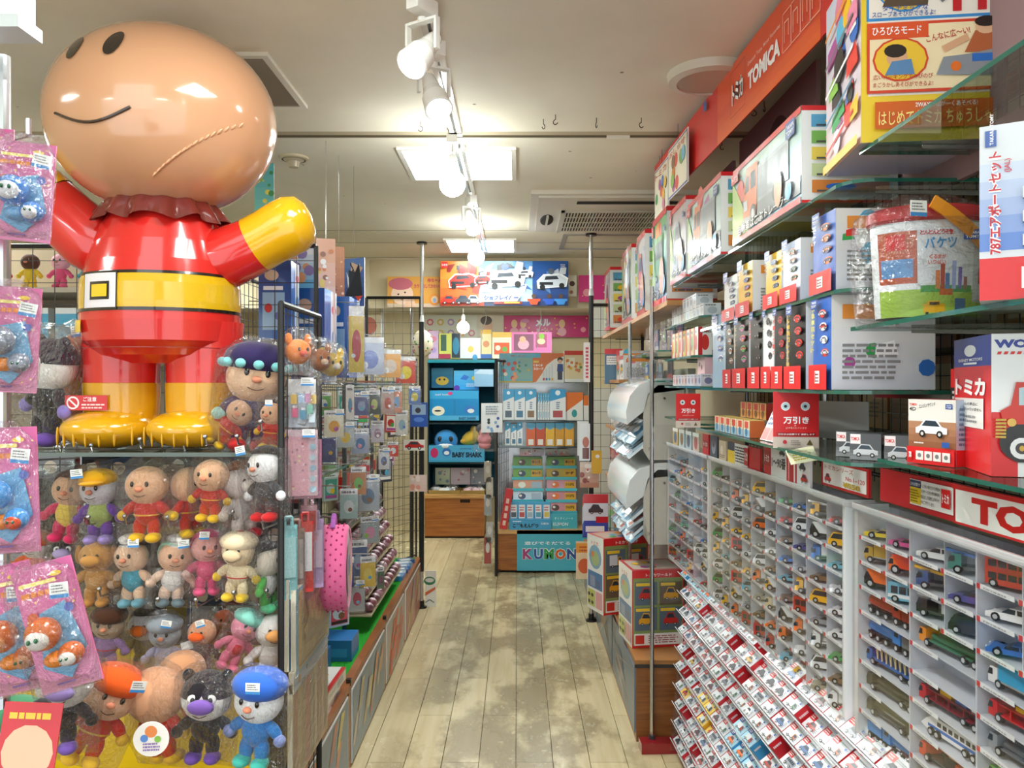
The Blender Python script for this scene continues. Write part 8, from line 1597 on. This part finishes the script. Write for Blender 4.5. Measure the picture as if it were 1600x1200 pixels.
for i in range(4): fbox('picture_pack', ['pink', 'lilac', 'dark', 'brown'][i]+' pack on the low narrow shelf above the book rack', 812+20*i, 830+20*i, 702, 712, 6.45, .05, blobs(['d8a0b0', 'b8b0d0', '4a4a50', '7a5a4a'][i], 'c8c8c8', ['e8e8e8', 'c8404a'], 4, i), cat='pack')
# top row big boxes
def drill(b, w, h): b.rc(0, 0, w, h, '6ab8d0'); b.rc(w*.5, h*.1, w*.98, h*.85, '8ab8b0'); [b.dc(w*rg.uniform(.05, .5), h*rg.uniform(.1, .7), w*.06, rg.choice(['e8a070', 'e8e4d0', 'c84a3a', 'e8d05a'])) for _ in range(9)]; [b.rc(w*(.06+.05*i), h*.6, w*(.09+.05*i), h*.8, c) for i, c in enumerate(('e8e8e8', 'c84a3a', 'e8a030'))]; [b.dc(w*rg.uniform(.55, .95), h*rg.uniform(.2, .7), w*.04, rg.choice(['3f8f8a', 'd8c060', '5a8ab0'])) for _ in range(8)]; b.rc(0, 0, w, h*.06, 'd8b84a'); b.tx('NEW くみくみ', w*.35, h*.88, h*.07, 'c83a3a', w=w*.4)
fbox('boxed_toy', 'turquoise building toy box with printed children, first on the study unit top', 780, 832, 552, 598, 6.5, .1, drill, group='boxes on the study unit top')
def kumi(b, w, h):
    b.rc(0, 0, w, h, 'f0efec'); b.pg([(0, h*.0), (w*.12, h*.03), (w*.3, h*.3), (w*.45, h*.6), (w*.7, h*.8), (w, h*.9), (w, h), (0, h)], 'e0742a'); b.rc(0, h*.85, w*.25, h, '5ab8dc'); b.tx('くみくみ', w*.03, h*.55, h*.09, 'fff', w=w*.3, bold=.05); b.tx('スロープ', w*.03, h*.43, h*.09, 'fff', w=w*.32, bold=.05); b.rc(w*.03, h*.68, w*.2, h*.75, 'f0d05a')
    b.dc(w*.88, h*.78, w*.09, '1e1814', ry=h*.09); b.dc(w*.88, h*.72, w*.07, 'e0b494', ry=h*.07); b.pg([(w*.78, h*.38), (w*.98, h*.38), (w*.97, h*.64), (w*.8, h*.64)], '2f4a8a'); b.rc(w*.8, h*.1, w*.95, h*.38, '3a3a4a')
    for i, c in enumerate(('c83a3a', '3f6fc0', '5aa0b0', 'e0a83a')): b.rc(w*(.33+.09*i), h*(.12+.05*(i % 2)), w*(.38+.09*i), h*(.4+.08*i), 'd8e0e4'); b.rc(w*(.33+.09*i), h*.08, w*(.39+.09*i), h*.16, c)
fbox('boxed_toy', 'orange and white slope building box with a boy in blue', 832, 881, 552, 598, 6.48, .1, kumi, group='boxes on the study unit top')
fbox('boxed_toy', 'cream box with a red band and vegetable pictures', 882, 911, 548, 597, 6.46, .1, lambda b, w, h: (b.rc(0, 0, w, h, 'e8d8b0'), b.rc(0, h*.86, w, h, 'd83a20'), b.rc(w*.15, h*.5, w*.55, h*.78, 'f4f0e4'), [b.dc(w*rg.uniform(.1, .9), h*rg.uniform(.2, .8), w*.08, rg.choice(['c8402a', 'e8b030', 'd8804a', '6a9a4a'])) for _ in range(12)], b.rc(0, 0, w, h*.1, 'eee')), group='boxes on the study unit top')
fbox('boxed_toy', 'narrow white and red box at the end of the study unit top', 911, 921, 556, 597, 6.46, .1, lambda b, w, h: (b.rc(0, 0, w, h, 'e8e0e0'), b.rc(0, h*.7, w, h, 'c8a8b0')), group='boxes on the study unit top')
# small things hanging on the corner between the units
hangbag('clear bag holding a pink rabbit soft toy at the corner post', F(757, 662, 6.0), .17, .21, .08, 0, None, lambda t, w, h: (lambda q: (q.ell((0, 0, -.12), (.055, .04, .045), 14, 9), q.ell((-.025, 0, -.075), (.014, .012, .035), 8, 6), q.ell((.025, 0, -.075), (.014, .012, .035), 8, 6), q.ell((0, 0, -.165), (.05, .035, .03), 12, 7), q.obj('rabbit', t)))(B('fabric', 'e0909a')), bagi=0, tagon=False, group=None)
part_item(752, 785, 630, 676, 5.95, lambda b, w, h: (b.rc(0, 0, w, h, 'e8eaec'), [b.dc(w*rg.uniform(.1, .8), h*rg.uniform(.05, .5), w*.07, rg.choice(['5a9a7a', '3f5fa0', '8ab0d8', '3a4a4a'])) for _ in range(8)], b.bars(w*.2, h*.6, w*.9, h*.92, 4, '8a9aa8')), 'white and blue printed card tilted at the corner post', rz=.25)
for i, (y, c, lb) in enumerate(((720, 'd8ccb8', 'cream'), (745, 'e0d4c0', 'pale beige'), (772, 'a8b0b4', 'grey'), (815, 'c8c4c0', 'silver'), (838, 'b83038', 'red'))):
    hangbag('%s slim hanging toy on the corner post, %s down' % (lb, ORD[i]), F(762+i % 2*3, y, 6.1), .06, .17 if i < 4 else .22, .05, 0, lambda b, w, h: (b.rc(0, 0, w, h, c), b.dc(w*.5, h*.6, w*.3, 'e8e4dc', ry=h*.2)), bagi=i, tagon=False, group='slim toys on the corner post')
part_item(902, 920, 658, 712, 6.1, lambda b, w, h: (b.rc(0, 0, w, h, 'dfe4e4'), b.bars(w*.2, h*.82, w*.9, h*.95, 1, 'c83a3a'), b.dc(w*.6, h*.5, w*.3, 'a85030', ry=h*.14), b.pg([(w*.3, 0), (w*.9, 0), (w*.8, h*.4), (w*.4, h*.4)], '8a2a1e')), 'pale blue bagged card with a reddish-brown figure by the study unit')
# ---- banners and posters
def carban(b, w, h):
    b.rc(0, 0, w, h, '1f3f7a'); b.grad(0, 0, w*.34, h, 'c8301e', 'e8902a', 5); b.grad(w*.3, h*.1, w*.75, h, 'b8d4ec', '4a90d0', 5); b.grad(w*.72, 0, w, h, '2a3f78', '1a5aa8', 4); b.k += 1
    def robo(x, y, s_, c, c2):
        b.pg([(x, y), (x+s_*1.5, y+s_*.1), (x+s_*1.6, y+s_*.55), (x+s_*1.2, y+s_*.8), (x+s_*.3, y+s_*.75), (x-.05*s_, y+s_*.4)], 'f0f2f4'); b.pg([(x+s_*.05, y+s_*.05), (x+s_*1.45, y+s_*.15), (x+s_*1.5, y+s_*.5), (x+s_*1.15, y+s_*.72), (x+s_*.32, y+s_*.68), (x, y+s_*.38)], c)
        b.rc(x+s_*.1, y+s_*.2, x+s_*.8, y+s_*.34, '1e2024'); b.pg([(x+s_*.35, y+s_*.45), (x+s_*1.1, y+s_*.5), (x+s_*1.0, y+s_*.66), (x+s_*.42, y+s_*.64)], '28303a'); b.dc(x+s_*.25, y+s_*.08, s_*.14, '1a1a1c'); b.dc(x+s_*1.25, y+s_*.16, s_*.14, '1a1a1c'); b.dc(x+s_*.7, y+s_*.9, s_*.16, c2); b.pg([(x+s_*1.1, y+s_*.75), (x+s_*1.45, y+s_*.75), (x+s_*1.5, y+s_*1.1), (x+s_*1.2, y+s_*1.15)], c)
    rz2 = random.Random(8)
    for i in range(34):
        x_, y_ = rz2.uniform(.05, .9), rz2.uniform(.28, .85); cc = rz2.choice(['8a1a14', 'c8382a', '3a3a44'] if x_ < .3 else ['dfe6f0', '3a6ab0', '28303a', '9ab8d8'] if x_ < .7 else ['1a2a5a', 'c8d0da', '4a5460', '5a8ac8']); b.pg([(w*x_, h*y_), (w*(x_+rz2.uniform(.02, .08)), h*(y_+rz2.uniform(-.1, .05))), (w*(x_+rz2.uniform(.02, .07)), h*min(.97, y_+rz2.uniform(.05, .2))), (w*x_, h*min(.97, y_+rz2.uniform(.03, .18)))], cc)
    robo(w*.07, h*.40, w*.145, 'c8281e', '8a2a2a'); robo(w*.38, h*.40, w*.18, 'dfe4ea', '2a4a8a'); robo(w*.76, h*.38, w*.15, 'cfd6de', '5a6470'); robo(w*.6, h*.62, w*.08, 'e8e8ec', '2a3a5a'); robo(w*.27, h*.5, w*.08, 'b8281e', 'e8e8e8')
    for x, c in ((.01, 'c8281e'), (.2, 'dfe4ea'), (.12, '3a3f48')): pcar(b, w*x, h*.03, w*.12, h*.2, c)
    b.pg([(w*.32, h*.08), (w*.6, h*.1), (w*.64, h*.28), (w*.36, h*.24)], 'f0f2f6'); b.tx('ジョブレイバー', w*.34, h*.12, h*.12, '2a4a8a', w=w*.27, bold=.08); b.rc(w*.42, h*.03, w*.64, h*.09, '7a1a14'); b.rc(w*.5, h*.05, w*.62, h*.085, 'e8a83a')
    for x, c in ((.73, 'd8502a'), (.85, '2a5ac0'), (.94, '3f8fd8')): b.pg([(w*(x-.04), h*.12), (w*(x+.04), h*.12), (w*(x+.025), h*.02), (w*(x-.025), h*.02)], c); b.dc(w*x, h*.21, w*.018, '5a4030'); b.rc(w*(x-.05), h*.1, w*(x+.05), h*.15, c)
    b.rc(w*.012, h*.84, w*.06, h*.97, 'd8262a'); b.tx('トミカ', w*.016, h*.88, h*.05, 'fff', w=w*.04, bold=.04); logo_tt(b, w*.93, h*.85, w*.05)
poster('wide banner of red, white and silver transforming cars hanging from the ceiling', 688, 888, 408, 478, 5.85, carban, name='hanging_banner', cat='banner')
def babyp(b, w, h):
    b.rc(0, 0, w, h, 'e0a24a'); b.rc(0, 0, w, h*.12, 'd8c0a8'); b.dc(w*.27, h*.42, w*.2, 'f2d0b8', ry=h*.34); b.dc(w*.24, h*.76, w*.22, 'c86a7a', ry=h*.2); b.dc(w*.2, h*.42, w*.018, '3a2a24', ry=h*.03); b.dc(w*.32, h*.48, w*.018, '3a2a24', ry=h*.03); b.dc(w*.27, h*.26, w*.03, 'b86a60', ry=h*.03); b.pg([(w*.3, 0), (w*.52, 0), (w*.48, h*.3), (w*.36, h*.3)], 'ebc2a4')
    b.tx('赤ちゃん', w*.72, h*.8, h*.14, 'c8505a', w=w*.26, bold=.05); b.tx('カラコロしてかわいい', w*.48, h*.62, h*.13, 'c8505a', w=w*.5, bold=.05); b.dc(w*.85, h*.25, w*.1, 'e8943a', ry=h*.2); b.dc(w*.85, h*.25, w*.06, 'eac8a0', ry=h*.12); b.dc(w*.85, h*.22, w*.03, '9ab0d8', ry=h*.08)
poster('orange poster with a baby in a pink cap on the header wall', 605, 692, 432, 480, 5.95, babyp, rec=False)
poster('small white card with brown figure beside the pink header poster', 887, 901, 430, 463, 5.95, lambda b, w, h: (b.rc(0, 0, w, h, 'e8e0d0'), b.dc(w*.5, h*.6, w*.3, '5a3a2a'), b.dc(w*.4, h*.2, w*.2, 'a86a4a')), rec=False)
def pink(b, w, h): b.rc(0, 0, w, h, 'd83a84'); b.tx('メル', w*.45, h*.3, h*.5, '7a8aa0', w=w*.5, bold=.14); b.tx('メル', w*.45, h*.3, h*.5, 'f4f0f4', w=w*.5, bold=.05); b.dc(w*.15, h*.35, w*.07, 'f0a0a8'); [b.dc(w*rg.uniform(.05, .95), h*rg.uniform(.1, .9), w*.012, 'f0c060') for _ in range(9)]
poster('bright pink poster with white lettering on the header wall', 904, 990, 430, 472, 5.95, pink, rec=False)
Dw = 8.45
poster('white poster with pastel flower badges on the back wall', 664, 745, 492, 530, Dw, lambda b, w, h: (b.rc(0, 0, w, h, 'dcdccc'), [b.dc(w*(.1+.2*(i % 5)), h*(.25+.45*(i//5)), w*.07, ['d87a8a', 'd8c06a', 'b09ac8', 'e8b06a', 'd88a9a'][i % 5], n=7) for i in range(9)], [b.dc(w*(.1+.2*(i % 5)), h*(.25+.45*(i//5)), w*.035, 'f0e0d0') for i in range(9)]), rec=False)
poster('cream photo poster of a child on the back wall', 745, 787, 492, 527, Dw, lambda b, w, h: (b.rc(0, 0, w, h, 'd8ccb8'), b.dc(w*.4, h*.5, w*.2, 'e0b090', ry=h*.25), b.dc(w*.35, h*.75, w*.22, '4a3428', ry=h*.2), b.pg([(w*.1, 0), (w*.7, 0), (w*.6, h*.35), (w*.2, h*.35)], 'c8c0b8')), rec=False)
def pink2(b, w, h): b.rc(0, 0, w, h, 'c83278'); [(b.dc(w*x, h*.62, w*.035, 'e8c090', ry=h*.2), b.dc(w*x, h*.25, w*.05, 'e8a8b8', ry=h*.2)) for x in (.12, .22, .66)]; b.tx('メル', w*.36, h*.5, h*.36, '6a7aa0', w=w*.17, bold=.14); b.tx('メル', w*.36, h*.5, h*.36, 'f4e8f4', w=w*.17, bold=.05); b.tx('ちゃん', w*.37, h*.24, h*.16, 'e8a8c8', w=w*.15, bold=.05); [b.dc(w*rg.uniform(.02, .98), h*rg.uniform(.1, .9), w*.009, 'f0c060') for _ in range(22)]; b.dc(w*.24, h*.75, w*.05, 'd880b0', ry=h*.1); b.dc(w*.9, h*.35, w*.03, 'f0a0b0', ry=h*.12)
poster('long dark pink doll poster on the back wall', 787, 925, 493, 527, Dw, pink2, rec=False)
poster('pink poster strip continuing behind the right wire panel on the back wall', 924, 1000, 493, 527, Dw, lambda b, w, h: (b.rc(0, 0, w, h, 'c83278'), b.dc(w*.3, h*.35, w*.05, 'e8b060')), rec=False)
poster('round orange-pink smiling card in a cream frame behind the left partition', 560, 595, 492, 530, 6.2, lambda b, w, h: (b.rc(0, 0, w, h, 'e8dcc0'), b.dc(w*.5, h*.55, w*.32, 'd8806a', ry=h*.36), b.rc(0, 0, w, h*.12, 'c8a080')), rec=False)
# white rounded board behind the right wire panel
B('plastic', 'd8d6cc'); o = B('plastic', 'd9d7ce').rbox((0, 0, 0), (.35, .02, .27), .0).obj('blank_board', None, (fx(925, 5.6), 5.6, fz(527, 5.6))); tag(o, 'blank pale board behind the right wire panel', 'board')
o = B('plastic', 'cfcbc0').box((0, 0, 0), (.5, .02, 1.5)).obj('blank_board', None, (.55, 6.0, 0)); tag(o, 'tall pale panel closing the far end of the right platform', 'board')
# diagonal trunking of the low ceiling seen as brackets
for i, px in enumerate((715, 827, 890)):
    o = B('matte', '6a6458').box((-.015, -.05, -.03), (.015, .05, 0)).obj('ceiling_bracket', None, (fx(px, 7.0), 7.0, SOF)); tag(o, 'small grey bracket under the low rear ceiling, %s from the left pole' % ORD[i], 'bracket', 'low ceiling brackets')
o = B('emit6', (1, .98, .95)).box((fx(755, 7), 7, 2.225), (fx(805, 7), 7.06, 2.25)).obj('tube_light'); tag(o, 'short glowing tube light under the low ceiling edge', 'tube light')
for px, y0, y1 in ((756, 483, 530), (842, 478, 545)):
    k = B('matte', 'e8e6e0'); D = 6.5; k.tube([F(px, y0, D)+Vector((.02*math.sin(i*.7), 0, -(y1-y0)*D/FPX*i/8)) for i in range(9)], .004, 5); tag(k.obj('cable', None), 'thin white cable dangling %s the car banner' % ('behind' if px == 756 else 'at the right of'), 'cable')
